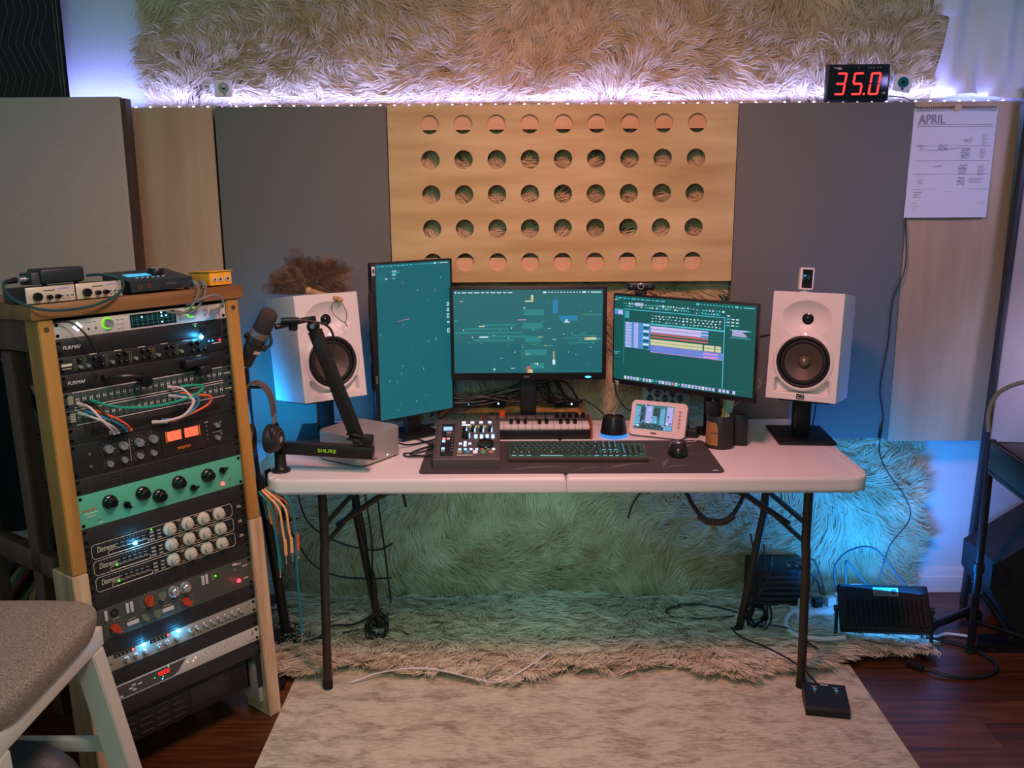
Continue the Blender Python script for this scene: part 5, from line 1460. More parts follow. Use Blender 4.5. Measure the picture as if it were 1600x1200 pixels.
def key(x, y, wd, dp, legend, key_i):
    kk = ('key', round(wd, 4), round(dp, 4), legend.name)
    def mk():
        g = G(); a, b = wd / 2 - .0007, dp / 2 - .0007
        lo = [(-a, -b), (a, -b), (a, b), (-a, b)]
        A = [g.bm.verts.new((x_, y_, 0)) for x_, y_ in lo]; B = [g.bm.verts.new((x_ * (1 - .0022 / a), y_ * (1 - .0022 / b) + .0004, .0085)) for x_, y_ in lo]
        g.bm.faces.new(A[::-1]); g.bm.faces.new(B)
        for i in range(4): g.bm.faces.new((A[i], A[(i + 1) % 4], B[(i + 1) % 4], B[i]))
        g.box((-.0022, .0005, .0086), (.0022, .0036, .0088), mi=1)
        g.box((-a * .6, -b - .0003, .0005), (a * .6, -b, .0015), mi=1)
        return g.out('key', [KEYM, legend])
    p = Mk @ Vector((x, y, .0197))
    return piece(t, 'key', kk, mk, p.x, p.y, p.z, (R(3.2), 0, 0))
u_ = .0190
rows = [[1] * 13, [1] * 13 + [2], [1.5] + [1] * 12 + [1.5], [1.75] + [1] * 11 + [2.25], [2.25] + [1] * 10 + [2.75], [1.25, 1.25, 1.25, 6.25, 1.25, 1.25, 1.25, 1.25]]
rgk = random.Random(2)
kn = 0
for r_, rw in enumerate(rows):
    x = -.2135; y = .052 - r_ * u_ - (.003 if r_ else 0)
    if r_ == 0: gap = (15 - 13) * u_ / 3
    for k, wu in enumerate(rw):
        lg = LOK if r_ == 5 and k < 4 else (LBK if x > .04 else LGK)
        key(x + wu * u_ / 2, y, wu * u_, u_, lg, kn); kn += 1
        x += wu * u_
        if r_ == 0 and k in (0, 4, 8): x += gap
for (x0, nx, rws) in ((.0765, 3, (0, 1, 2)),):
    for r_ in rws:
        for k in range(3): key(x0 + (k + .5) * u_, .052 - r_ * u_ - (.003 if r_ else 0), u_, u_, LBK, 0)
key(.0765 + 1.5 * u_, .052 - 4 * u_ - .003, u_, u_, LBK, 0)
for k in range(3): key(.0765 + (k + .5) * u_, .052 - 5 * u_ - .003, u_, u_, LOK, 0)
for r_ in range(1, 6):
    for k in range(4):
        if r_ == 5 and k == 3: continue
        key(.138 + (k + .5) * u_ * .98, .052 - r_ * u_ - .003, u_ * .98, u_, LGK if k else LBK, 0)
p = Mk @ Vector((-.13, .0648, .0197))
G().box((.02, .066, .0192), (.03, .0695, .0212), M=Mk).out('indicator', led('amber_key', (230, 90, 40), 1.2), t)

t = thing('computer_mouse', 'black wireless mouse on the right of the desk mat', 'mouse', (.366, 2.862, T + .0040), R(-6))
def mouse(u, v):
    a = 2 * math.pi * u; ph = v * math.pi / 2
    x = .032 * math.cos(a) * math.cos(ph) ** .55 * (1 - .10 * math.sin(a)); y = .0615 * math.sin(a) * math.cos(ph) ** .45
    z = .039 * math.sin(ph) ** .9 * (1 - .25 * max(0, math.sin(a)) ** 2)
    return (x, y, z)
G().grid(mouse, 40, 14).out('shell', mat('mouse_shell', (28, 27, 28), .28), t)
G().box((-.0035, .012, .030), (.0035, .036, .0375), bev=.0025).out('scroll_wheel', GREY, t)
g = G().tube([(.004, -.012, .0393), (-.003, -.010, .0395), (-.004, -.018, .0392), (.003, -.021, .0388), (.004, -.0165, .0392), (.0, -.0165, .0394)], .0007, n=5)
g.out('logo', led('logo_pinkish', (225, 170, 180), 1.0), t)
for sx in (-1, 1): G().box((sx * .026 - .002, -.01, .014), (sx * .026 + .002, .022, .02), bev=.001).out('side_button', BLKG, t)

# ------------------------------------------------------------------ control surface
t = thing('control_surface', 'dark grey fader controller with glowing buttons standing on the left of the mat', 'controller', (-.311, 2.8, T + .0042), R(1.0))
G().prism([(-.097, 0), (.120, 0), (.120, .098), (.112, .102), (-.092, .034), (-.097, .029)], -.103, .103, axis='x').out('case', mat('controller_grey', (72, 68, 66), .42), t)
sl = math.atan2(.068, .204)
Ms = Matrix.Translation((0, -.092, .034)) @ Matrix.Rotation(sl, 4, 'X')
LT = math.hypot(.068, .204)
def cs_(nm, x0, y0, x1, y1, h, m, bev=.0008):
    return G().box((x0, y0, .0001), (x1, y1, h), bev=bev, M=Ms).out(nm, m, t)
cs_('fader_bay', -.082, .010, -.042, .190, .0008, BLK)
cs_('fader_slot', -.060, .03, -.0575, .17, .0011, mat('slot_black', ()), .0001)
cs_('fader_cap', -.067, .112, -.0505, .137, .011, mat('fader_cap_grey', (88, 84, 80), .4))
G().box((-.066, .124, .0108), (-.051, .1255, .0114), M=Ms).out('fader_line', WPRINT, t)
for k in range(8): cs_('fader_mark', -.049, .04 + k * .016, -.044, .0412 + k * .016, .001, WPRINT, .0001)
cs_('lit_screen', -.078, .150, -.050, .172, .0018, led('screen_pale_blue', (150, 190, 240), 1.4))
for (x, y, c) in ((-.074, .102, 'lamp_pink'), (-.060, .102, 'lamp_pink_b'), (-.074, .088, 'lamp_bl'), (-.074, .048, 'lamp_bl'), (-.074, .036, 'lamp_pk')):
    cs_('lit_button', x - .005, y - .004, x + .005, y + .004, .004, {'lamp_pink': led('btn_pink', (255, 140, 160), 1.3), 'lamp_pink_b': led('btn_rose', (225, 160, 150), 1), 'lamp_bl': led('btn_blue', (150, 200, 255), 1.8), 'lamp_pk': led('btn_dim', (150, 140, 150), .7)}[c])
BW, BB, BD = led('btn_white', (215, 220, 255), 1.6), led('btn_blue', ()), led('btn_dim', ())
cs_('display', -.020, .160, .080, .186, .0012, mat('display_olive', (84, 86, 74), .3))
cs_('display_tab', -.020, .178, .008, .186, .0018, BW)
text_y = led('display_digit', (210, 190, 60), 1.0)
for k in range(6): cs_('display_digit', .006 + k * .009, .168, .012 + k * .009, .176, .0018, text_y, .0001)
for k in range(4): cs_('lit_button', -.020 + k * .028, .192, -.008 + k * .028, .199, .004, BW)
for k in range(4):
    x = -.010 + k * .027
    G().cyl(Ms @ Vector((x, .148, .0005)), Ms @ Vector((x, .148, .016)), .0068, n=18).out('encoder', mat('dark_knob', ()), t)
    cs_('encoder_glow', x + .004, .140, x + .008, .156, .0125, BB, .0002)
G().cyl(Ms @ Vector((-.006, .112, .0005)), Ms @ Vector((-.006, .112, .018)), .011, n=24).out('select_knob', mat('dark_knob', ()), t)
cs_('encoder_glow', .0055, .106, .0085, .120, .012, BB, .0002)
for k in range(4):
    for j in range(2): cs_('lit_button', .022 + k * .018, .104 + j * .011, .032 + k * .018, .112 + j * .011, .004, BW if (k + j) % 2 else BB)
G().lathe([(.0001, .0002), (.027, .0002), (.027, .004), (.0245, .006), (.0225, .005), (.0001, .0055)], 36, Ms @ Matrix.Translation((.058, .074, 0))).out('jog_wheel', BLKG, t)
for (x, y) in ((-.021, .074), (-.006, .074), (.009, .074), (-.006, .083), (-.006, .064)): cs_('lit_button', x - .0045, y - .003, x + .0045, y + .003, .004, BW)
for k in range(5):
    x = -.022 + k * .0245
    c = (led('btn_gold', (170, 130, 80), .8), led('btn_teal', (70, 130, 140), .8), led('btn_rose2', (255, 190, 200), 1.2), led('btn_green', (90, 140, 90), .8), led('btn_rust', (190, 100, 80), .8))[k]
    cs_('transport_button', x - .007, .022, x + .007, .034, .0045, c)
for k in range(7): cs_('lit_button', -.026 + k * .0175, .040, -.017 + k * .0175, .046, .004, (BB, BB, BW, BB, led('btn_red', (190, 60, 60), 1), led('btn_green', ()), BW)[k])
cs_('printed_name', -.03, .012, .02, .015, .0005, WPRINT, .0001)
for sx in (-1, 1): cs_('side_trim', sx * .0975 - .002, .004, sx * .0975 + .002, LT - .004, .001, DGREY, .0003)
G().box((-.105, .03, .035), (-.1032, .05, .050), bev=.0004).out('side_light', BB, t)

# ------------------------------------------------------------------ mini key synth
t = thing('mini_keyboard', 'compact black synth keyboard with white keys and a rust coloured end', 'music keyboard', (-.075, 3.045, T + .0006))
G().box((-.20, .0, .004), (.172, .125, .034), bev=.003).out('case', BLK, t)
for x in (-.15, .12):
    for y in (.02, .105): G().cyl((x, y, 0), (x, y, .0045), .008, n=12).out('foot', RUB, t)
G().box((.1722, -.002, .002), (.180, .128, .058), bev=.003).out('end_cheek', mat('rust_end', (150, 72, 34), .5), t)
G().box((-.2078, -.002, .002), (-.2002, .128, .058), bev=.003).out('end_cheek', mat('rust_end', ()), t)
G().prism([(.078, .0342), (.125, .0342), (.125, .056), (.083, .048), (.078, .044)], -.1995, .1718, axis='x').out('control_panel', mat('panel_slate', (66, 62, 58), .45), t)
wk = G().box((-.0118, .003, 0), (.0118, .076, .0125), bev=.0012).out('white_key', mat('ivory_key', (222, 214, 208), .35), t)
nk = 15
for i in range(nk):
    x = -.186 + i * .0246
    if i == 0: wk.location = (x, 0, .034)
    else: copy_of(wk, t, (x, 0, .034))
first = None
for i in range(nk - 1):
    if i % 7 in (2, 6): continue
    x = -.186 + (i + .5) * .0246
    if first is None:
        first = G().box((-.0062, .033, 0), (.0062, .076, .009), bev=.0012).out('black_key', BLKG, t); first.location = (x, 0, .0468)
    else: copy_of(first, t, (x, 0, .0468))
for k in range(7): G().box((-.18 + k * .034, .090, .0485), (-.154 + k * .034, .116, .0565), bev=.0015).out('pad', mat('pad_grey', (92, 88, 84), .6), t)
for k in range(5): G().cyl((.062 + k * .023, .105, .05), (.062 + k * .023, .105, .068), .0068, .006, n=18).out('knob', BLKG, t)
G().cyl((-.19 + .058, .105, .05), (-.19 + .058, .105, .078), .011, n=18).out('joystick', mat('orange_knob', (200, 80, 30), .4), t)
G().cyl((.11, .022, .0467), (.118, .022, .0469), .0, n=4) if False else None
g = G().box((-.006, .03, .0466), (.006, .04, .0468)).out('sticker', DGREY, t)

# wooden riser behind the synth with boxes on it
t = thing('wood_riser', 'plain pine plank riser behind the mini keyboard at the back of the table', 'riser', (-.15, 3.274, T + .0005))
G().box((-.30, -.022, .045), (.24, .022, .064), bev=.002).out('plank', M_PINE, t)
for x in (-.28, .22): G().box((x - .012, -.022, 0), (x + .012, .022, .0448), bev=.001).out('plank_leg', M_PINE, t)
for (x, y, z, sx, sy, sz, rz, m, lab, nm, lx) in ((-.36, 3.262, T + .0652, .13, .040, .03, 8, BLK, 'black hub with a bright blue light on the riser behind the controller', 'usb_hub', led('led_blue', ())),
                                 (-.235, 3.262, T + .0652, .075, .036, .032, -6, BLK, 'small black box with a white light left of the middle monitor stand', 'usb_hub', LWHT),
                                 (.025, 3.262, T + .0652, .09, .036, .026, 3, BLK, 'black box with a white light right of the middle monitor stand', 'usb_hub', LWHT)):
    t = thing(nm, lab, 'hub', (x, y, z), R(rz), 'black hubs on the riser')
    G().box((-sx / 2, -sy / 2, 0), (sx / 2, sy / 2, sz), bev=.003).out('case', m, t)
    G().sphere((sx * .2, -sy / 2, sz * .5), .0035, n=10).out('status_light', lx, t)
    for k in range(3): G().box((-sx * .4 + k * sx * .17, -sy / 2 - .0006, sz * .35), (-sx * .4 + k * sx * .17 + .010, -sy / 2 + .0002, sz * .6)).out('port', mat('slot_black', ()), t)

# ------------------------------------------------------------------ little speaker puck with a blue ring
t = thing('volume_puck', 'black cone shaped volume control with a glowing blue foot ring', 'volume control', (.182, 3.092, T + .0006))
G().lathe([(.0001, 0), (.047, 0), (.048, .003), (.048, .010), (.046, .0115), (.0001, .0115)], 40).out('light_ring', led('ring_blue', (40, 140, 225), 1.1), t)
G().lathe([(.0001, .012), (.0465, .012), (.046, .016), (.0375, .066), (.035, .070), (.031, .071), (.029, .067), (.0001, .066)], 44).out('body', mat('puck_black', (34, 32, 31), .3, .3), t)

# white baby monitor display
t = thing('video_monitor', 'white handheld video monitor leaning back, its screen showing a room', 'video monitor', (.326, 3.055, T + .0006), R(-24))
Mv = Matrix.Rotation(R(-22), 4, 'X')
G().prism(rrect(-.098, 0, .098, .122, .016), -.011, .011, axis='y', M=Mv @ Matrix.Translation((0, 0, .004))).out('housing', mat('pink_white_shell', (226, 206, 200), .4), t)
S2 = [led('vm_teal', (20, 120, 125), 1), led('vm_white', (215, 225, 255), 1.2), led('vm_lilac', (160, 160, 225), 1.1), led('vm_dark', (6, 60, 66), 1), led('vm_blue', (90, 165, 205), 1)]
g = G().rect(-.084, .022, .052, .108, -.0112, 0)
for (a, b, c, d, m_) in ((-.084, .03, -.064, .1, 4), (-.064, .045, -.050, .1, 3), (-.045, .045, -.022, .104, 2), (-.038, .055, -.028, .104, 1), (-.018, .06, .004, .1, 3), (-.022, .045, -.004, .07, 4), (.006, .04, .022, .1, 4), (.028, .03, .05, .105, 2), (.032, .045, .05, .1, 1), (-.08, .024, .03, .042, 3), (-.06, .036, -.03, .05, 0), (.022, .024, .05, .04, 4)):
    g.rect(a, b, c, d, -.0113 - .0001 * m_, m_)
rgv = random.Random(9)
for k in range(70):
    x, z = rgv.uniform(-.082, .046), rgv.choice((rgv.uniform(.024, .05), rgv.uniform(.03, .104)))
    g.rect(x, z, x + rgv.uniform(.002, .006), z + rgv.uniform(.001, .007), -.0120, rgv.choice((0, 1, 3, 3, 4, 2)))
bmesh.ops.transform(g.bm, matrix=Mv @ Matrix.Translation((0, 0, .004)), verts=g.bm.verts[:])
g.out('screen', S2, t, recalc=False)
for k in range(5): G().cyl(Mv @ Vector((.074, -.0105, .095 - k * .013)), Mv @ Vector((.074, -.0125, .095 - k * .013)), .0045, n=12).out('key_button', mat('rose_grey_button', (170, 140, 138), .5), t)
G().box((-.02, -.0118, .012), (.0, -.0108, .017), M=Mv).out('indicator_window', DGREY, t)
G().box((-.03, .012, .004), (.03, .05, .010), bev=.002).out('kickstand', WHT, t)
G().tube([Mv @ Vector((0, .011, .09)), Vector((0, .052, .007))], .004, n=8, smooth=1).out('stand_arm', WHT, t)

# grey box with a triangle pattern, behind the little display
t = thing('mesh_router', 'pale grey upright box with a dark triangle pattern behind the white video monitor', 'router', (.385, 3.245, T + .0006), R(-4))
G().box((-.085, -.03, 0), (.085, .03, .155), bev=.006).out('case', mat('cool_grey_case', (176, 182, 180), .5), t)
g = G()
for i in range(5):
    for j in range(3):
        x = -.06 + i * .027; z = .085 + j * .019; s_ = .0125
        up_ = (i + j) % 2
        tri = [(x - s_, z), (x + s_, z), (x, z + .017)] if up_ else [(x - s_, z + .017), (x + s_, z + .017), (x, z)]
        g.prism(tri, -.0308, -.0302, axis='y')
g.out('triangle_pattern', mat('pattern_grey', (62, 68, 68), .6), t)

# pencil cup
t = thing('pencil_cup', 'round black pencil cup with a tan label at the right of the mat', 'pencil cup', (.521, 2.956, T + .0006))
G().lathe([(.0001, 0), (.047, 0), (.048, .002), (.048, .008), (.0455, .010), (.0455, .108), (.0445, .110), (.0425, .108), (.0425, .006), (.0001, .006)], 40).out('cup', mat('cup_black', (38, 36, 34), .4), t)
g = G()
def lab(u, v):
    a = R(176 + 74 * u); z = .012 + .078 * v
    k = 1 - .25 * max(0, v - .72) / .28
    a = R(213) + (a - R(213)) * k
    return (.0462 * math.cos(a), .0462 * math.sin(a), z)
g.grid(lab, 14, 8); g.out('paper_label', mat('kraft_label', (168, 120, 72), .7), t)
text('ROAST', mat('brown_print', (110, 76, 46), .6), t, (-.0265, -.0392, .055), .008).rotation_euler = (0, 0, R(-34)) if False else (0, 0, R(-34))
for nm, lab_, a, b, r_, m in (('pencil', 'green pencil leaning in the black cup', (.006, .01, .008), (.014, .018, .150), .0042, mat('pencil_green', (140, 150, 60), .5)),
                        ('pen', 'dark pen standing in the black cup', (-.012, .015, .008), (-.022, .02, .145), .005, BLK)):
    w = Vector((.521, 2.956, T + .0006))
    o = thing(nm, lab_, nm, w + Vector(a), 0)
    g = G().cyl((0, 0, 0), Vector(b) - Vector(a), r_, n=8).out('barrel', m, o)
    d = (Vector(b) - Vector(a)); G().cyl(d, d * 1.09, r_, .0008, n=8).out('tip', CREAM, o)
w = Vector((.521, 2.956, T + .0006))
o = tag(G().box((-.019, .004, .02), (.019, .018, .150), bev=.002, M=Matrix.Translation(w + Vector((-.016, .004, 0))) @ Matrix.Rotation(R(-5), 4, 'Y')).out('phone_case', BLK), 'flat black case standing upright in the black pencil cup', 'case')
o = tag(G().prism([(-.012, .05), (.02, .04), (.045, .165), (.018, .172)], 0, .0012, axis='y', M=Matrix.Translation(w + Vector((.008, .022, 0)))).out('folded_paper', mat('pale_green_paper', (176, 196, 180), .7)), 'pale green folded paper sticking out of the black pencil cup', 'paper')
t = thing('small_box', 'small black gadget box behind the pencil cup at right', 'box', (.596, 2.990, T + .0006), R(-8))
G().box((-.022, -.035, 0), (.022, .035, .105), bev=.003).out('case', BLK, t)
G().cyl((-.0222, -.01, .06), (-.0235, -.01, .06), .006, n=14).out('dial', DGREY, t)
t = thing('game_controller', 'small dark gadget between the white video monitor and the pencil cup', 'gadget', (.445, 3.085, T + .0006), R(-20))
G().box((-.04, -.03, 0), (.032, .03, .032), bev=.008).out('case', BLK, t)
G().lathe([(.008, 0), (.0125, 0), (.0125, .004), (.008, .004)], 20, Matrix.Translation((.01, .0, .0322))).out('dial', mat('blue_grey_ring', (90, 130, 160), .4), t)
cable('white_cable', 'short white lead lying beside the white video monitor', [(.405, 3.03, T + .004), (.43, 3.02, T + .003), (.455, 3.035, T + .003), (.45, 3.005, T + .003), (.42, 3.0, T + .003)], .0018, WHT)

# ------------------------------------------------------------------ desktop computer
t = thing('desktop_computer', 'rounded silver block computer at the left of the table behind the boom arm', 'computer', (-.662, 2.855, T + .0006), R(-33))
P = rrect(-.0985, -.0985, .0985, .0985, .034, 8)
g = G().prism(P, .006, .095)
bmesh.ops.bevel(g.bm, geom=[e for e in g.bm.edges if e.verts[0].co.z > .094 and e.verts[1].co.z > .094], offset=.003, segments=3, affect='EDGES')
g.out('case', mat('silver_alloy', (186, 182, 176), .38, .45), t)
G().prism(rrect(-.088, -.088, .088, .088, .03), 0, .0058).out('base_foot', DGREY, t)
G().sphere((.0986, .02, .016), .0024, n=8).out('power_light', LWHT, t)
G().box((.0982, -.055, .016), (.0992, -.030, .019)).out('card_slot', mat('slot_black', ()), t)

# ------------------------------------------------------------------ boom arm and microphone
t = thing('boom_arm', 'black two section boom arm clamped at the left end of the table', 'microphone arm', (-.880, 2.700, T))
M_BOOM = mat('boom_black', (36, 33, 30), .38, .2)
B = Vector((-.880, 2.700, T))
def loc(p): return Vector(p) - B
G().lathe([(.0001, .0005), (.029, .0005), (.029, .006), (.022, .009), (.0175, .016), (.0165, .052), (.0001, .052)], 28).out('base_post', M_BOOM, t)
G().cyl((0, 0, -.050), (0, 0, -.064), .030, n=28).out('clamp_pad', M_BOOM, t)
G().cyl((0, 0, -.064), (0, 0, -.150), .006, n=12).out('clamp_screw', BLKM, t)
G().tube([(-.032, 0, .004), (-.045, 0, 0), (-.045, 0, -.06), (0, 0, -.058)], .007, n=10, smooth=1).out('clamp_bracket', M_BOOM, t)
G().cyl((-.016, 0, -.150), (.018, 0, -.150), .008, n=14).out('clamp_grip', BLK, t)
a = Vector((-.012, .004, .078)); e = loc((-.588, 2.672, T + .066))
dv = (e - a).normalized()
def beam(a, b, w, h, nm, m, bev=.003):
    d = b - a; q = d.to_track_quat('X', 'Z').to_matrix().to_4x4()
    return G().box((0, -w / 2, -h / 2), (d.length, w / 2, h / 2), bev=bev, M=Matrix.Translation(a) @ q).out(nm, m, t)
G().cyl((-.0, .0, .0522), (0, 0, .0585), .018, n=24).out('swivel', M_BOOM, t)
lo = beam(a, e, .032, .038, 'lower_arm', M_BOOM)
q = dv.to_track_quat('X', 'Z').to_matrix().to_4x4()
tt_ = text('SHURE', led('logo_lime', (150, 190, 30), .9), t, (0, 0, 0), .0155, sx=1.25)
Mtx = Matrix.Translation(a + dv * .165) @ q @ Matrix.Translation((0, -.0164, 0))
tt_.location = Mtx.translation; tt_.rotation_euler = q.to_euler()
# elbow and upper arm
el0 = e - dv * .018 + Vector((0, 0, .018))
G().box((-.016, -.018, 0), (.016, .018, .036), bev=.004, M=Matrix.Translation(el0) @ q).out('elbow_block', M_BOOM, t)
ub = el0 + Vector((-.030, .006, .022))
ut = loc((-.757, 2.715, 1.175))
up_d = (ut - ub).normalized()
beam(ub, ut, .030, .036, 'upper_arm', M_BOOM)
G().box((.30, -.0155, -.006), (.335, -.0151, .006), M=Matrix.Translation(ub) @ up_d.to_track_quat('X', 'Z').to_matrix().to_4x4()).out('cable_slot', mat('slot_black', ()), t)
for dz in (-.008, .008): G().tube([ub + Vector((.02, -.016, dz)), ub + Vector((-.006, -.022, .012 + dz)), ub + Vector((-.03, -.008, .01 + dz))], .004, n=8).out('elbow_spring', BLK, t)
G().cyl(ub + Vector((.0, -.02, -.004)), ub + Vector((.0, .02, -.004)), .013, n=18).out('elbow_pin', M_BOOM, t)
# head: knuckle and short horizontal rod towards the microphone
kn_ = ut + up_d * .012
G().sphere(kn_, .020, n=16).out('knuckle', M_BOOM, t)
G().cyl(kn_ + Vector((.002, -.024, .004)), kn_ + Vector((.002, .022, .004)), .0075, n=14).out('tension_knob', CHRM, t)
rod = loc((-.858, 2.652, 1.195))
G().tube([kn_ + Vector((.01, -.012, .026)), kn_ + Vector((-.02, -.01, .022)), rod], .0085, n=12, smooth=1).out('head_rod', M_BOOM, t)
G().cyl(kn_.lerp(rod, .45), kn_.lerp(rod, .62), .0125, n=16).out('thread_collar', BLK, t)
G().tube([loc((-.83, 2.652, 1.214)), loc((-.80, 2.66, 1.214)), loc((-.76, 2.68, 1.208)), loc((-.715, 2.70, 1.19)), loc((-.70, 2.712, 1.15)), loc((-.706, 2.705, 1.10))], .0035, n=8).out('microphone_cable', BLK, t)
G().cyl(loc((-.84, 2.652, 1.214)), loc((-.79, 2.662, 1.214)), .0085, n=14).out('cable_plug', BLK, t)

t = thing('microphone', 'dark grey broadcast microphone with a foam nose on the boom arm', 'microphone', (-.897, 2.625, 1.180))
ax = (Vector((-.858, 2.60, 1.252)) - Vector((-.946, 2.63, 1.10))).normalized()
Mm = ax.to_track_quat('Z', 'Y').to_matrix().to_4x4()
FOAM = mat('foam_grey', (62, 50, 46), .95, bump=.5, bscale=900)
G().lathe([(.0001, .082), (.016, .081), (.025, .072), (.0265, .06), (.0265, .016), (.0245, .012), (.0001, .012)], 32, Mm).out('foam_windscreen', FOAM, t)
G().lathe([(.0001, .0118), (.0265, .0118), (.0275, .008), (.0275, -.008), (.0001, -.008)], 32, Mm).out('collar', mat('warm_grey_collar', (98, 92, 84), .5), t)
G().lathe([(.0001, -.0082), (.0262, -.0082), (.0262, -.058), (.0215, -.068), (.0195, -.108), (.0001, -.108)], 32, Mm).out('body', mat('mic_body', (60, 54, 50), .38, .3), t)
G().lathe([(.0264, -.028), (.0275, -.028), (.0275, -.036), (.0264, -.036)], 32, Mm).out('yoke_band', BLKM, t)
G().tube([Mm @ Vector((0, .027, -.03)), Mm @ Vector((.020, .036, -.02)), Mm @ Vector((.036, .020, -.008)), Mm @ Vector((.042, .0, .0)), Mm @ Vector((.036, -.020, -.008)), Mm @ Vector((.02, -.036, -.02)), Mm @ Vector((0, -.027, -.03))], .0042, n=8).out('yoke', BLKM, t)
for sy in (-1, 1): G().cyl(Mm @ Vector((0, sy * .027, -.03)), Mm @ Vector((0, sy * .038, -.03)), .009, n=16).out('yoke_knob', BLK, t)
G().box((-.011, -.0276, -.056), (.011, -.0262, -.046), M=Mm @ Matrix.Rotation(R(-25), 4, 'Z')).out('maker_plate', mat('pinkish_plate', (205, 175, 168), .4), t)

# ------------------------------------------------------------------ headphones on the boom post
t = thing('headphones', 'black over ear headphones hanging at the left end of the table by the rack', 'headphones', (-.905, 2.640, .905))
M_HP = mat('headphone_black', (34, 31, 29), .5)
band = [(-.055, .0, .03), (-.058, .0, .075), (-.045, .0, .112), (-.018, -.0, .128), (.010, .0, .112), (.026, .0, .078), (.030, .0, .03)]
bp = catmull([Vector(p) for p in band], 7)
g = G()
vs = []
for i, p in enumerate(bp):
    tn = (bp[min(i + 1, len(bp) - 1)] - bp[max(i - 1, 0)]).normalized(); nm_ = tn.cross(Vector((0, 1, 0))).normalized()
    vs.append([g.bm.verts.new(p + Vector((0, sy * .017, 0)) + nm_ * k) for sy, k in ((-1, -.004), (1, -.004), (1, .004), (-1, .004))])
for a_, b_ in zip(vs, vs[1:]):
    for k in range(4): g.bm.faces.new((a_[k], a_[(k + 1) % 4], b_[(k + 1) % 4], b_[k]))
g.bm.faces.new(vs[0][::-1]); g.bm.faces.new(vs[-1])
g.out('headband', mat('worn_leatherette', (96, 78, 70), .5), t)
for sx, x in ((-1, -.055), (1, .030)):
    G().box((x - .004, -.011, -.002), (x + .004, .011, .034), bev=.001).out('slider', mat('pale_slider', (150, 142, 136), .35, .4), t)
    G().tube([(x, -.036, -.035), (x, -.03, -.008), (x, 0, .002), (x, .03, -.008), (x, .036, -.035)], .0048, n=8).out('ear_yoke', BLK, t)
    Mh = Matrix.Translation((x, 0, -.045)) @ Matrix.Rotation(R(90 if sx > 0 else -90), 4, 'Y') @ Matrix.Rotation(R(10), 4, 'X')
    G().lathe([(.0001, .020), (.022, .019), (.034, .012), (.040, .002), (.041, -.004), (.0001, -.004)], 32, Mh).out('ear_cup', M_HP, t)
    G().lathe([(.028, -.0042), (.041, -.0045), (.045, -.013), (.043, -.022), (.034, -.025), (.026, -.02)], 32, Mh).out('ear_pad', mat('pad_black', (26, 24, 23), .55), t)
    G().lathe([(.0225, .0195), (.0255, .0185), (.0255, .0172), (.0225, .018)], 32, Mh).out('cup_ring', mat('ring_grey', (110, 104, 94), .35, .5), t)
    G().box((-.008, -.012, .0196), (.008, .006, .0206), M=Mh).out('side_badge', mat('pale_badge', (165, 158, 150), .4), t)
t = thing('headphone_hook', 'dark bracket on the rack side of the table end holding the headphones', 'hook', (-.934, 2.640, 1.012))
G().box((-.035, -.010, .003), (.030, .010, .009), bev=.002).out('arm', BLKM, t)
G().tube([(-.034, .0, .006), (-.05, .03, .006), (-.05, .06, -.1), (-.045, .075, -.30), (-.04, .08, -1.0)], .006, n=8).out('pole', BLKM, t)
G().lathe([(.0001, -1.0055), (.06, -1.0055), (.06, -.998), (.01, -.992), (.0001, -.992)], 24, Matrix.Translation((-.04, .08, 0))).out('foot', BLKM, t)

# ------------------------------------------------------------------ cables on and behind the table
CB = 'black cables on the table'
def tz(*pts): return [(x, y, T + z) for x, y, z in pts]
cable('black_cable', 'black cable running from the left monitor across the table to the controller', tz((-.44, 3.20, .10), (-.42, 3.12, .03), (-.36, 3.05, .012), (-.40, 3.0, .006), (-.47, 2.92, .006), (-.50, 2.86, .006), (-.46, 2.84, .006), (-.425, 2.845, .012)), .0028, BLK, CB)
cable('black_cable', 'black cable curving along the mat edge left of the controller', tz((-.60, 3.08, .006), (-.52, 3.06, .005), (-.46, 3.0, .005), (-.435, 2.93, .006), (-.475, 2.88, .005), (-.52, 2.87, .005), (-.505, 2.835, .005), (-.43, 2.83, .008)), .0026, BLK, CB)
cable('black_cable', 'black cable leading from the silver computer toward the left monitor foot', tz((-.575, 2.90, .035), (-.555, 2.92, .03), (-.52, 2.96, .008), (-.45, 3.02, .006), (-.40, 3.10, .006)), .003, BLK, CB)
cable('black_cable', 'black cable behind the silver computer below the left speaker', tz((-.90, 3.18, .006), (-.80, 3.14, .006), (-.70, 3.10, .006), (-.58, 3.14, .006), (-.46, 3.24, .006)), .004, BLK, CB)
cable('black_cable', 'thin black cable at far left of the table beside the speaker stand', tz((-.89, 3.02, .006), (-.82, 2.95, .005), (-.76, 2.94, .006), (-.735, 2.95, .03)), .0024, BLK, CB)
rg = random.Random(21)
for i in range(15):
    x0 = -.34 + rg.uniform(-.12, .1); x1 = -.10 + rg.uniform(-.06, .12)
    j = lambda a: rg.uniform(-a, a)
    pts = [(x0 - .12 + j(.03), 3.222, T + .05 + j(.03)), (x0 + j(.03), 3.215 + j(.01), T + .105 + j(.02)), ((x0 + x1) / 2 + j(.03), 3.225 + j(.012), T + .12 + j(.03)), (x1 + j(.03), 3.222 + j(.012), T + .15 + j(.035)), (x1 + .04 + j(.03), 3.225, T + .105 + j(.015)), (x1 + .08 + j(.04), 3.235, T + .09 + j(.01))]
    cable('black_cable', 'one strand of the cable tangle below the middle monitor', pts, rg.choice((.003, .004, .005)), BLK, 'cable tangle below the middle monitor')
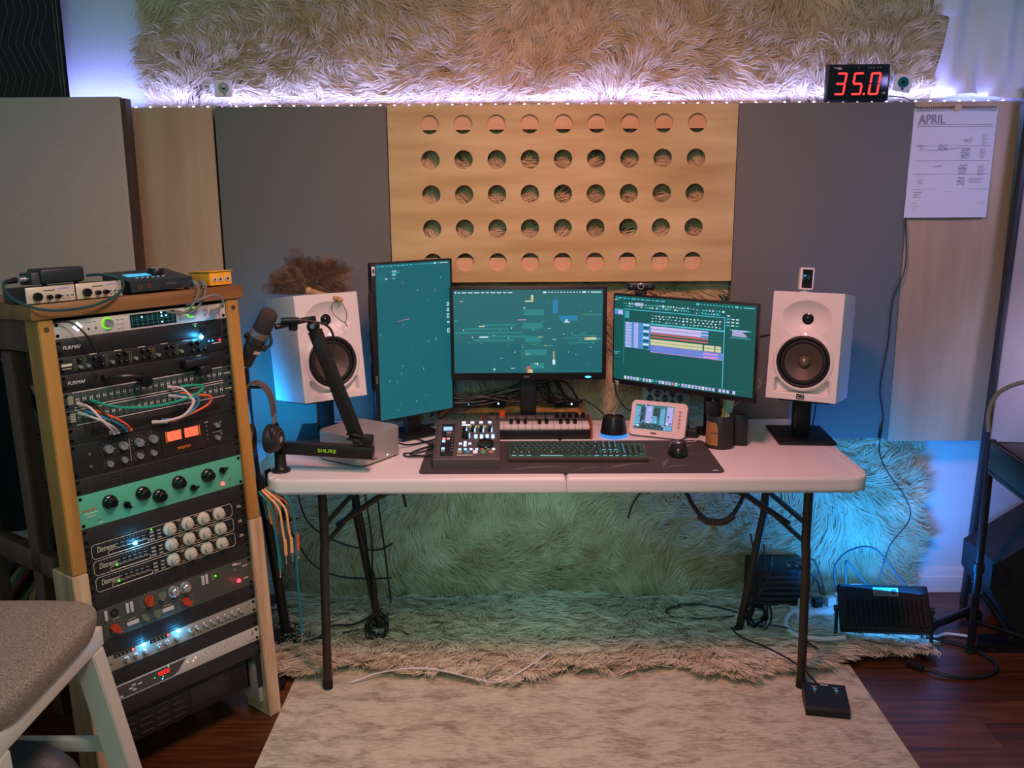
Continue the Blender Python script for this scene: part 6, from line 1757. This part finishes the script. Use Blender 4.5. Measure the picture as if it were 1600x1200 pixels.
cable('black_cable', 'black cable arching right of the middle monitor stand toward the riser box', [(-.10, 3.21, T + .19), (-.05, 3.215, T + .15), (-.03, 3.22, T + .10), (-.02, 3.235, T + .095)], .003, BLK, CB)
cable('black_cable', 'thin black cable looping from the riser box to the volume puck', [(.06, 3.235, T + .09), (.09, 3.21, T + .10), (.14, 3.18, T + .07), (.17, 3.15, T + .04), (.180, 3.139, T + .012)], .0022, BLK, CB)
cable('black_cable', 'black cable hanging from the right monitor corner to the white video monitor', [(.19, 3.19, T + .19), (.20, 3.18, T + .13), (.23, 3.15, T + .085), (.29, 3.12, T + .065), (.325, 3.10, T + .06)], .0028, BLK, CB)
cable('white_cable', 'white lead running from the right monitor down behind the pencil cup', [(.63, 2.95, T + .24), (.655, 2.99, T + .20), (.62, 3.05, T + .14), (.595, 3.12, T + .09), (.585, 3.2, T + .01)], .0022, WHT)
cable('black_cable', 'black cable between the right monitor and the right speaker', [(.60, 2.90, T + .37), (.66, 2.97, T + .37), (.72, 3.06, T + .36)], .004, BLK, CB)
cable('black_cable', 'thin black cable dropping from the right speaker to the stand foot', [(.88, 3.09, T + .19), (.888, 3.12, T + .10), (.89, 3.15, T + .012)], .0022, BLK, CB)
cable('thin_cable', 'long thin cable hanging down the wall at right between grey and wood panels', [(1.228, 3.318, 1.47), (1.24, 3.315, 1.30), (1.205, 3.316, 1.18), (1.20, 3.316, 1.02), (1.185, 3.316, .85), (1.205, 3.316, .74), (1.20, 3.316, .62), (1.23, 3.30, .54), (1.30, 3.28, .44), (1.315, 3.27, .36), (1.24, 3.25, .26), (1.20, 3.22, .14)], .0024, mat('dark_cord', (40, 44, 48), .5))
G().cyl((1.2, 3.316, .70), (1.197, 3.316, .665), .0055, n=12).out('inline_plug', BLK, bpy.data.objects['thin_cable.001'] if 'thin_cable.001' in bpy.data.objects else None)

# ================================================================== under and around the table
# LED floodlight on its bracket, facing the wall
t = thing('floodlight', 'black finned floodlight on the floor at right, aimed at the wall', 'floodlight', (1.128, 2.985, .0075), R(-15))
Mf = Matrix.Translation((0, .015, .125)) @ Matrix.Rotation(R(-5), 4, 'Y') @ Matrix.Rotation(R(-50), 4, 'X')
G().box((-.150, -.012, -.085), (.150, .028, .085), bev=.006, M=Mf).out('housing', BLKM, t)
for k in range(17):
    x = -.128 + k * .016
    G().box((x - .0022, -.034, -.078), (x + .0022, -.0122, .03), M=Mf).out('cooling_fin', BLKM, t)
G().box((-.03, -.0142, .040), (.052, -.0124, .072), M=Mf).out('rating_label', mat('grey_label', (140, 142, 142), .6), t)
g = G()
for k in range(4): g.box((-.026, -.0148, .045 + k * .006), (.020 + .006 * (k % 2), -.0143, .047 + k * .006), M=Mf)
g.box((.028, -.0148, .046), (.046, -.0143, .066), M=Mf)
g.out('label_print', DGREY, t)
G().box((-.138, .0285, -.072), (.138, .0295, .072), M=Mf).out('glass', led('flood_blue_glass', (60, 150, 255), 6), t)
fl = [Mf @ Vector((-.156, .008, 0)), Vector((-.156, -.03, .02)), Vector((-.13, -.045, .0065)), Vector((.13, -.045, .0065)), Vector((.156, -.03, .02)), Mf @ Vector((.156, .008, 0))]
G().tube(fl, .0062, n=8, smooth=1).out('bracket', BLKM, t)
for sx in (-1, 1): G().cyl(Mf @ Vector((sx * .1505, .008, 0)), Mf @ Vector((sx * .166, .008, 0)), .011, n=16).out('bracket_knob', BLK, t)
t = thing('floodlight', 'black floodlight on a stem behind the rack shining blue on the left grey panel', 'floodlight', (-1.24, 2.93, .0), R(-38))
G().cyl((0, -.004, .014), (0, -.004, .60), .012, n=14).out('stem', BLKM, t)
G().lathe([(.0001, .001), (.09, .001), (.09, .010), (.02, .016), (.0001, .016)], 28, Matrix.Translation((0, -.004, 0))).out('foot', BLKM, t)
G().box((-.15, -.02, .72), (.15, .012, .88), bev=.006).out('housing', BLKM, t)
G().box((-.138, .0125, .73), (.138, .0135, .87)).out('glass', led('flood_blue_glass', ()), t)
G().tube([(-.156, -.004, .80), (-.156, -.004, .605), (.156, -.004, .605), (.156, -.004, .80)], .006, n=8, smooth=1).out('bracket', BLKM, t)
for k in range(14): G().box((-.13 + k * .02, -.042, .73), (-.1256 + k * .02, -.0202, .87)).out('cooling_fin', BLKM, t)

# black adapter box by the wall under the table right
t = thing('power_supply', 'black ribbed power supply box by the wall below the table at right', 'power supply', (.838, 3.30, .0145))
G().box((-.105, -.075, 0), (.105, .075, .165), bev=.005).out('case', BLK, t)
for k in range(6): G().box((-.095, -.0778, .02 + k * .022), (.095, -.0752, .032 + k * .022), bev=.0005).out('rib', DGREY, t)
for x in (.03, .06, .085): G().cyl((x, -.04, .1652), (x, -.04, .178), .009, n=14).out('plug', GREY, t)

t = thing('power_strip', 'white power strip lit by the blue flood on the floor at right', 'power strip', (1.02, 3.185, .020), R(12))
G().box((-.16, -.028, 0), (.16, .028, .036), bev=.006).out('case', WHT, t)
for k in range(5): G().box((-.135 + k * .055, -.012, .0362), (-.105 + k * .055, .012, .0368)).out('socket', mat('pale_socket', (190, 190, 195), .5), t)
for k, m in ((0, WHT), (1, BLK), (2, WHT), (3, BLK)): G().box((-.137 + k * .055, -.014, .037), (-.103 + k * .055, .014, .072), bev=.004).out('plug', m, t)
cable('white_cable', 'thick white cable curving from the power strip in front of the floodlight', [(.87, 3.15, .05), (.83, 3.10, .055), (.80, 3.02, .055), (.82, 2.95, .055), (.90, 2.925, .055), (.98, 2.935, .055)], .008, WHT)
cable('white_cable', 'white cable on the floor right of the floodlight by the black stand', [(1.29, 3.06, .008), (1.34, 3.03, .008), (1.39, 3.05, .008), (1.46, 3.03, .008)], .005, WHT)
cable('white_cable', 'white cable arcing from the power strip plugs toward the wall', [(1.03, 3.19, .095), (1.09, 3.22, .115), (1.17, 3.24, .10), (1.25, 3.22, .07), (1.30, 3.16, .03)], .0075, WHT)
for i, (lab, pts) in enumerate((
    ('dark cable looping up from the power strip in a tall thin arch', [(.92, 3.17, .09), (.91, 3.21, .18), (.945, 3.22, .225), (.975, 3.2, .16), (.985, 3.185, .095)]),
    ('dark cable arching from the black power supply toward the strip', [(.868, 3.255, .195), (.88, 3.22, .21), (.92, 3.2, .19), (.965, 3.21, .14), (.975, 3.19, .095)]),
    ('dark cable making a pointed bend above the floodlight', [(1.075, 3.20, .095), (1.07, 3.22, .20), (1.085, 3.225, .205), (1.16, 3.19, .12), (1.25, 3.12, .07)]),
    ('dark cable sweeping over the floodlight to the wall cord', [(1.04, 3.20, .095), (1.03, 3.22, .19), (1.09, 3.24, .25), (1.19, 3.25, .25), (1.28, 3.2, .14), (1.34, 3.15, .09), (1.36, 3.18, .10)]))):
    cable('dark_cable', lab, pts, .0036, mat('dark_cord', ()), 'dark cables around the power strip')
G().cyl((1.3, 3.1, .01), (1.3, 3.1, .02), .001) if False else None

# footswitch
t = thing('foot_switch', 'black two button foot switch pedal on the rug beside the right table leg', 'pedal', (.800, 2.585, .0056), R(-11))
G().prism([(-.062, 0), (.062, 0), (.062, .042), (.056, .046), (-.036, .034), (-.054, .030), (-.062, .020)], -.064, .064, axis='x', M=Matrix.Scale(-1, 4, (1, 0, 0))).out('case', BLKM, t)
for x in (-.032, .032):
    z0 = .038
    G().cyl((x, .012, z0), (x, .012, z0 + .012), .0075, .006, n=16).out('stomp_button', CHRM, t)
    G().cyl((x, .028, z0 + .002), (x, .028, z0 + .006), .0028, n=10).out('indicator', SILV, t)
    G().box((x - .008, .036, .0435), (x + .008, .038, .0446)).out('printed_mark', WPRINT, t)
G().box((-.012, .046, .0445), (.012, .049, .0462)).out('maker_name', WPRINT, t)
cable('black_cable', 'black cord from the foot switch up to the cable bundle under the table', [(.822, 2.645, .03), (.81, 2.69, .02), (.77, 2.76, .045), (.70, 2.84, .06), (.62, 2.93, .06), (.60, 3.0, .06)], .0032, BLK)

# coiled cable bundles
def bundle(label, cx, cy, cz, r, n, seed, hang):
    t = thing('cable_bundle', label, 'cables', (cx, cy, cz))
    rg = random.Random(seed)
    for k in range(n):
        pts = []
        a0 = rg.uniform(0, 6.28); rr = r * rg.uniform(.6, 1.1); ox, oz = rg.uniform(-.012, .012), rg.uniform(-.015, .015)
        for q in range(11):
            a = a0 + q * .66
            pts.append((ox + rr * math.cos(a) * .8, rg.uniform(-.018, .018), oz + rr * math.sin(a)))
        G().tube(pts, rg.choice((.003, .0036, .0028)), n=6).out('loop', BLK, t)
    for x, y, z in hang:
        G().tube([(0, 0, r * .8), (x * .3, y * .3, z * .3 + r * .5), (x * .6 + .01, y * .6, z * .65), (x, y, z)], .0034, n=6).out('strand', BLK, t)
bundle('tangled bundle of black cables at the foot of the right rear table leg', .70, 3.05, .085, .052, 8, 3, ((.0, .0, .16), (.02, .02, .26), (-.03, .02, .30), (.05, .02, .22)))
bundle('tangled bundle of black cables at the foot of the left rear table leg', -.655, 2.985, .07, .045, 7, 5, ((-.045, .05, .30), (-.06, .05, .42), (-.03, .04, .50), (-.07, .05, .55), (-.01, .02, .22)))
for i, (lab, pts) in enumerate((
    ('black cable looped out on the sheepskin left of the power supply', [(.66, 3.16, .04), (.58, 3.20, .045), (.48, 3.22, .045), (.40, 3.18, .04), (.42, 3.13, .04), (.52, 3.11, .04), (.64, 3.12, .045)]),
    ('short black cable end on the sheepskin beside the right bundle', [(.74, 3.02, .06), (.80, 2.99, .06), (.84, 2.92, .05), (.87, 2.88, .04)]),
    ('black cable sagging across the low fleece behind the left table leg', [(-.99, 3.28, .55), (-.96, 3.30, .36), (-.85, 3.30, .27), (-.70, 3.26, .25), (-.62, 3.2, .30)]),
    ('second black cable sagging lower behind the left table leg', [(-1.0, 3.22, .34), (-.92, 3.2, .22), (-.82, 3.2, .17), (-.70, 3.18, .17), (-.62, 3.14, .19)]),
    ('black cable lying along the sheepskin near the round stand base', [(-.94, 2.93, .04), (-.86, 2.96, .045), (-.83, 3.05, .045), (-.74, 3.06, .05), (-.66, 3.16, .06)]),
    ('black cable on the sheepskin running to the left bundle', [(-.78, 3.0, .045), (-.72, 3.02, .045), (-.66, 3.06, .05), (-.63, 3.12, .06)]),
    ('thin black cord hanging straight down under the left of the table', [(-.655, 3.10, .69), (-.65, 3.10, .5), (-.63, 3.09, .3), (-.615, 3.08, .12)]),
    ('black lead with a small plug hanging under the left of the table', [(-.545, 2.86, .69), (-.53, 2.86, .62), (-.52, 2.86, .565)]),
    ('thin black cord hanging below the table right of the middle', [(.30, 2.98, .69), (.28, 2.98, .60), (.24, 2.98, .53), (.225, 2.98, .48)]))):
    cable('black_cable', lab, pts, .0034 if i != 7 else .0042, BLK, 'black cables below the table')
cable('white_cable', 'thin white cord lying on the front edge of the sheepskin', [(-.70, 2.72, .012), (-.60, 2.755, .03), (-.45, 2.755, .042), (-.30, 2.715, .03), (-.22, 2.70, .025), (-.12, 2.76, .045), (-.05, 2.85, .05)], .0028, WHT)
t = thing('iec_cable', 'black power cord with a connector lying on the wood floor at right', 'cable', (0, 0, 0))
G().tube([(1.20, 2.80, .012), (1.27, 2.755, .008), (1.37, 2.755, .008), (1.44, 2.80, .008), (1.455, 2.86, .008), (1.43, 2.93, .008), (1.38, 2.98, .008), (1.33, 3.0, .008)], .0058, n=8).out('cord', BLK, t)
G().box((-.013, -.028, -.009), (.013, .028, .009), bev=.003, M=Matrix.Translation((1.178, 2.822, .0115)) @ Matrix.Rotation(R(42), 4, 'Z')).out('connector', BLK, t)
for i, (lab, pts) in enumerate((('black cable curving on the floor between floodlight and black stand', [(1.30, 3.0, .008), (1.38, 2.99, .008), (1.43, 2.95, .008), (1.50, 2.93, .008)]), ('black cable bent in an angle on the floor beside the floodlight', [(1.32, 3.14, .008), (1.40, 3.16, .008), (1.36, 3.10, .008), (1.30, 3.08, .008)]))):
    cable('floor_cable', lab, pts, .004, BLK, 'black cables at the stand foot')

# round based stand behind the rack's right post
t = thing('microphone_stand', 'round based black stand between the rack and the table leg', 'stand', (-.985, 3.02, .0135))
G().lathe([(.0001, .001), (.105, .001), (.108, .006), (.104, .014), (.03, .024), (.0001, .024)], 40).out('base', BLK, t)
G().tube([(0, 0, .022), (-.02, -.02, .30), (-.045, -.05, .62)], .017, n=12).out('pole', BLK, t)
G().tube([(-.045, -.05, .60), (-.055, -.06, .80), (-.058, -.065, 1.0)], .008, n=10).out('upper_pole', BLKM, t)

# ------------------------------------------------------------------ stool, lower left
t = thing('counter_stool', 'white painted stool with a tweed padded seat at lower left', 'stool', (-1.36, 1.775, 0))
TW = mat('brown_tweed', (172, 154, 136), .95, col2=(88, 74, 64), scale=300, bump=.6, bscale=420)
def pad(u, v):
    a = 2 * math.pi * u
    c_, s_ = math.cos(a), math.sin(a)
    e = 2 / 5.5
    x = .235 * math.copysign(abs(c_) ** e, c_); y = .262 * math.copysign(abs(s_) ** e, s_)
    # v 0 under edge -> 1 centre top
    if v < .3: k = .965 + .035 * math.sin(v / .3 * math.pi / 2); z = .575 + .040 * v / .3
    else:
        q = (v - .3) / .7; k = math.cos(q * math.pi / 2) ** .35 if q < 1 else 0; z = .615 + .028 * math.sin(q * math.pi / 2) ** .6
    return (x * k, y * k, z)
G().grid(pad, 64, 18).out('seat_pad', TW, t)
M_WP = mat('cream_painted_wood', (206, 198, 184), .5)
for a, b in (((-.215, -.240, .525), (.215, -.215, .572)), ((-.215, .215, .525), (.215, .240, .572)), ((-.215, -.2148, .525), (-.19, .2148, .572)), ((.19, -.2148, .525), (.215, .2148, .572))):
    G().box(a, b, bev=.002).out('seat_rail', M_WP, t)
for sx in (-1, 1):
    for sy in (-1, 1):
        g = G()
        w = .027
        lo = Vector((sx * .255, sy * .268, .001)); hi = Vector((sx * .190, sy * .206, .5245))
        g.prism([(-w, -w), (w, -w), (w, w), (-w, w)], 0, 1)
        for v in g.bm.verts: v.co = Vector((v.co.x, v.co.y, 0)) + (lo if v.co.z < .5 else hi)
        bmesh.ops.bevel(g.bm, geom=g.bm.edges[:], offset=.003, segments=2, affect='EDGES')
        g.out('leg', M_WP, t)
for sy, z in ((-1, .20), (1, .26)):
    k = .255 - (.065) * z / .5245; y = sy * (.268 - .062 * z / .5245)
    G().box((-k + .027, y - .011, z - .016), (k - .027, y + .011, z + .016), bev=.002).out('stretcher', M_WP, t)
for sx in (-1, 1):
    z = .17; k = sx * (.255 - .065 * z / .5245)
    G().box((k - .011, -.215, z - .016), (k + .011, .215, z + .016), bev=.002).out('stretcher', M_WP, t)

# grey leather bag on the stool's lower rails
t = thing('leather_bag', 'rounded dark grey leather bag below the stool in the lower left corner', 'bag', (-1.39, 1.95, .002))
def bag(u, v):
    a = 2 * math.pi * u; ph = math.pi * v
    r = math.sin(ph) ** .6
    return (.20 * r * math.cos(a), .085 * r * math.sin(a), .145 - .145 * math.cos(ph) * (1 if ph > 1.57 else 1))
G().grid(bag, 40, 20).out('body', mat('grey_leather', (70, 72, 74), .5, bump=.25, bscale=120), t)
G().tube([(-.14, 0, .25), (-.07, -.01, .288), (.04, -.01, .288), (.12, 0, .25)], .008, n=8).out('handle', mat('grey_leather', ()), t)

# ------------------------------------------------------------------ left edge: records, jacket, canvas bag behind the rack
t = thing('record_crate', 'dark wooden crate behind the rack holding a row of coloured records', 'crate', (-1.90, 2.78, 0), R(12))
for a, b in (((-.32, -.16, .015), (.32, .16, .03)), ((-.335, -.16, .0), (-.3202, .16, .40)), ((.3202, -.16, .0), (.335, .16, .40)), ((-.32, .1602, .015), (.32, .172, .40))):
    G().box(a, b, bev=.002).out('board', M_WALN, t)
cols = [(150, 60, 48), (60, 66, 70), (176, 160, 120), (40, 110, 104), (120, 40, 36), (28, 30, 32), (90, 100, 60), (170, 120, 70), (40, 60, 100), (150, 48, 40), (200, 190, 170), (36, 90, 70), (60, 44, 40), (110, 60, 90)]
M0 = Matrix.Translation((-1.90, 2.78, 0)) @ Matrix.Rotation(R(12), 4, 'Z')
cn = ['brick red', 'slate', 'khaki', 'sea green', 'dark red', 'black', 'moss', 'ochre', 'navy', 'scarlet', 'cream', 'pine green', 'brown', 'plum']
for k in range(26):
    c = cols[k % 14]; x = -.30 + k * .0236
    o = G().box((-.009, -.145, 0), (.009, .150, .31 - .008 * ((k * 5) % 3)), bev=.001).out('record_sleeve', mat('sleeve_%d' % (k % 14), c, .5))
    o.matrix_world = M0 @ Matrix.Translation((x, 0, .0305)) @ Matrix.Rotation(R(-1.5), 4, 'Y')
    tag(o, '%s record sleeve standing in the dark crate, %s' % (cn[k % 14], 'toward its left end' if k < 13 else 'toward its right end'), 'record', 'records in the crate')

def drape(name, label, cat, loc, rz, w, h, dpt, m, seed, sleeves=False):
    t = thing(name, label, cat, loc, R(rz))
    rg = random.Random(seed); f1, f2 = rg.uniform(0, 6), rg.uniform(0, 6)
    def f(u, v):
        a = 2 * math.pi * u; z = -h * v
        k = .35 + .65 * min(1, v * 2.2) ** .7
        fold = 1 + .10 * math.sin(5 * a + f1 + 2 * v) * v + .06 * math.sin(9 * a + f2) * v
        return (w / 2 * k * math.cos(a) * fold, dpt / 2 * (.4 + .6 * k) * math.sin(a) * fold, z + .02 * math.sin(3 * a + f1) * v)
    G().grid(f, 60, 26).out('cloth', m, t, sharp=80)
    G().tube([(0, 0, -.004), (0, 0, .03), (.012, 0, .04), (.02, 0, .03)], .003, n=6).out('hanging_loop', m, t)
    return t
t = drape('jacket', 'dark jacket with pale piping hanging at the far left behind the rack', 'jacket', (-1.84, 2.80, 1.16), 30, .32, .62, .18, mat('dark_jacket', (26, 34, 40), .55, bump=.2, bscale=60), 3)
G().tube([(.06, -.09, -.06), (.12, -.09, -.18), (.165, -.075, -.34)], .003, n=6).out('piping', mat('blue_piping', (90, 120, 140), .4), t)
t = drape('canvas_bag', 'olive brown canvas bag hanging in front of the dark jacket', 'bag', (-1.655, 2.905, .86), 30, .24, .40, .13, mat('olive_canvas', (96, 84, 64), .9, col2=(66, 58, 44), scale=20, bump=.3, bscale=300), 8)
G().tube([(-.03, 0, 0), (-.02, .002, .2), (0, .0, .372), (.02, -.002, .2), (.03, 0, 0)], .010, n=8).out('strap', mat('olive_canvas', ()), t)
t = thing('garment_rail', 'dark garment rail at far left behind the rack that the jacket hangs from', 'garment rail', (-1.5, 3.0, 0))
A, B_ = Vector((-.78, -.45, 1.215)), Vector((0, 0, 1.215))
G().cyl(A, B_, .012, n=14).out('bar', BLKM, t)
for q_ in (A, B_):
    G().cyl((q_.x, q_.y, .012), (q_.x, q_.y, 1.24), .013, n=14).out('post', BLKM, t)
    G().box((q_.x - .03, q_.y - .11, .0005), (q_.x + .03, q_.y + .11, .0118), bev=.003).out('foot', BLKM, t)

# ------------------------------------------------------------------ right edge: stand, wedge speaker, bits
M_STD = mat('stand_black', (34, 34, 36), .35, .4)
t = thing('keyboard_stand', 'black metal stand with a shallow tray at the right edge', 'stand', (1.60, 2.79, 0), R(-6))
for x in (-.20, .28):
    G().tube([(x, .12, .02), (x, .12, .765)], .013, n=14, smooth=1).out('upright', M_STD, t)
    G().cyl((x, .12, .30), (x, .12, .33), .018, n=16).out('clamp_collar', BLK, t)
    G().cyl((x, .12, .0008), (x, .12, .022), .018, n=14).out('foot_cap', RUB, t)
G().box((-.215, -.20, .655), (.30, .10, .672), bev=.003).out('tray_shelf', M_STD, t)
G().box((-.215, -.215, .672), (-.205, .10, .765), bev=.003).out('tray_side', M_STD, t)
G().box((-.205, .088, .672), (.30, .10, .765), bev=.003).out('tray_back', M_STD, t)
G().box((-.20, -.20, .752), (.30, .087, .765), bev=.003).out('upper_shelf', M_STD, t)
G().tube([(-.2, .12, .12), (.04, .1, .05), (.28, .12, .12)], .008, n=10, smooth=1).out('cross_brace', M_STD, t)
o = tag(G().box((-.09, -.12, 0), (.14, .10, .022), bev=.002, M=Matrix.Translation((1.62, 2.735, .6735)) @ Matrix.Rotation(R(-6), 4, 'Z')).out('paper_stack', mat('warm_paper', (214, 202, 184), .7)), 'stack of pale paper lying in the black stand tray at right', 'paper')
t = thing('wedge_speaker', 'black floor speaker with a dark grille tipped on its edge by the right panel', 'speaker', (1.62, 3.10, .0005))
PW = [(.02, .0), (.10, .0), (.34, .27), (.18, .50), (-.115, .30), (-.115, .20)]
G().prism(PW, -.10, .13, axis='y').out('cabinet', mat('speaker_carpet', (34, 35, 37), .9, bump=.3, bscale=400), t)
G().prism([(.04 + (x - .08) * .86, .25 + (z - .25) * .86) for x, z in PW], -.109, -.1002, axis='y').out('grille', mat('grille_black', (18, 19, 20), .6, bump=.6, bscale=300), t)
G().prism([(-.09, .215), (-.06, .235), (-.06, .285), (-.09, .285)], -.113, -.1092, axis='y').out('corner_plate', M_STD, t)
t = thing('stand_foot', 'flat black weighted foot plate on the floor in the right corner', 'stand base', (1.575, 2.955, .0005), R(-4))
G().prism([(-.135, -.03), (-.10, .045), (.2, .075), (.2, -.035)], 0, .028).out('plate', M_STD, t)
G().tube([(.0, .02, .028), (-.06, .06, .13), (-.09, .08, .17)], .010, n=10).out('strut', M_STD, t)
t = thing('tripod_leg', 'black folded tripod lying on the floor between floodlight and right stand', 'tripod', (1.37, 3.09, .0), 0)
G().tube([(-.09, -.04, .022), (.03, .0, .04), (.15, .05, .06)], .014, n=12, smooth=1).out('tube', M_STD, t)
G().tube([(-.095, -.042, .0215), (-.125, -.052, .0165)], .0155, n=12, smooth=1).out('rubber_tip', RUB, t)
G().sphere((.155, .052, .034), .03, n=14).out('hinge', BLK, t)
t = thing('cable_loop', 'grey green cable arching above the black stand at right', 'cable', (0, 0, 0))
G().tube([(1.445, 3.02, .768), (1.455, 3.05, .83), (1.50, 3.09, .885), (1.58, 3.10, .92), (1.68, 3.10, .93)], .0075, n=10).out('cord', mat('sage_cord', (120, 118, 96), .5), t)
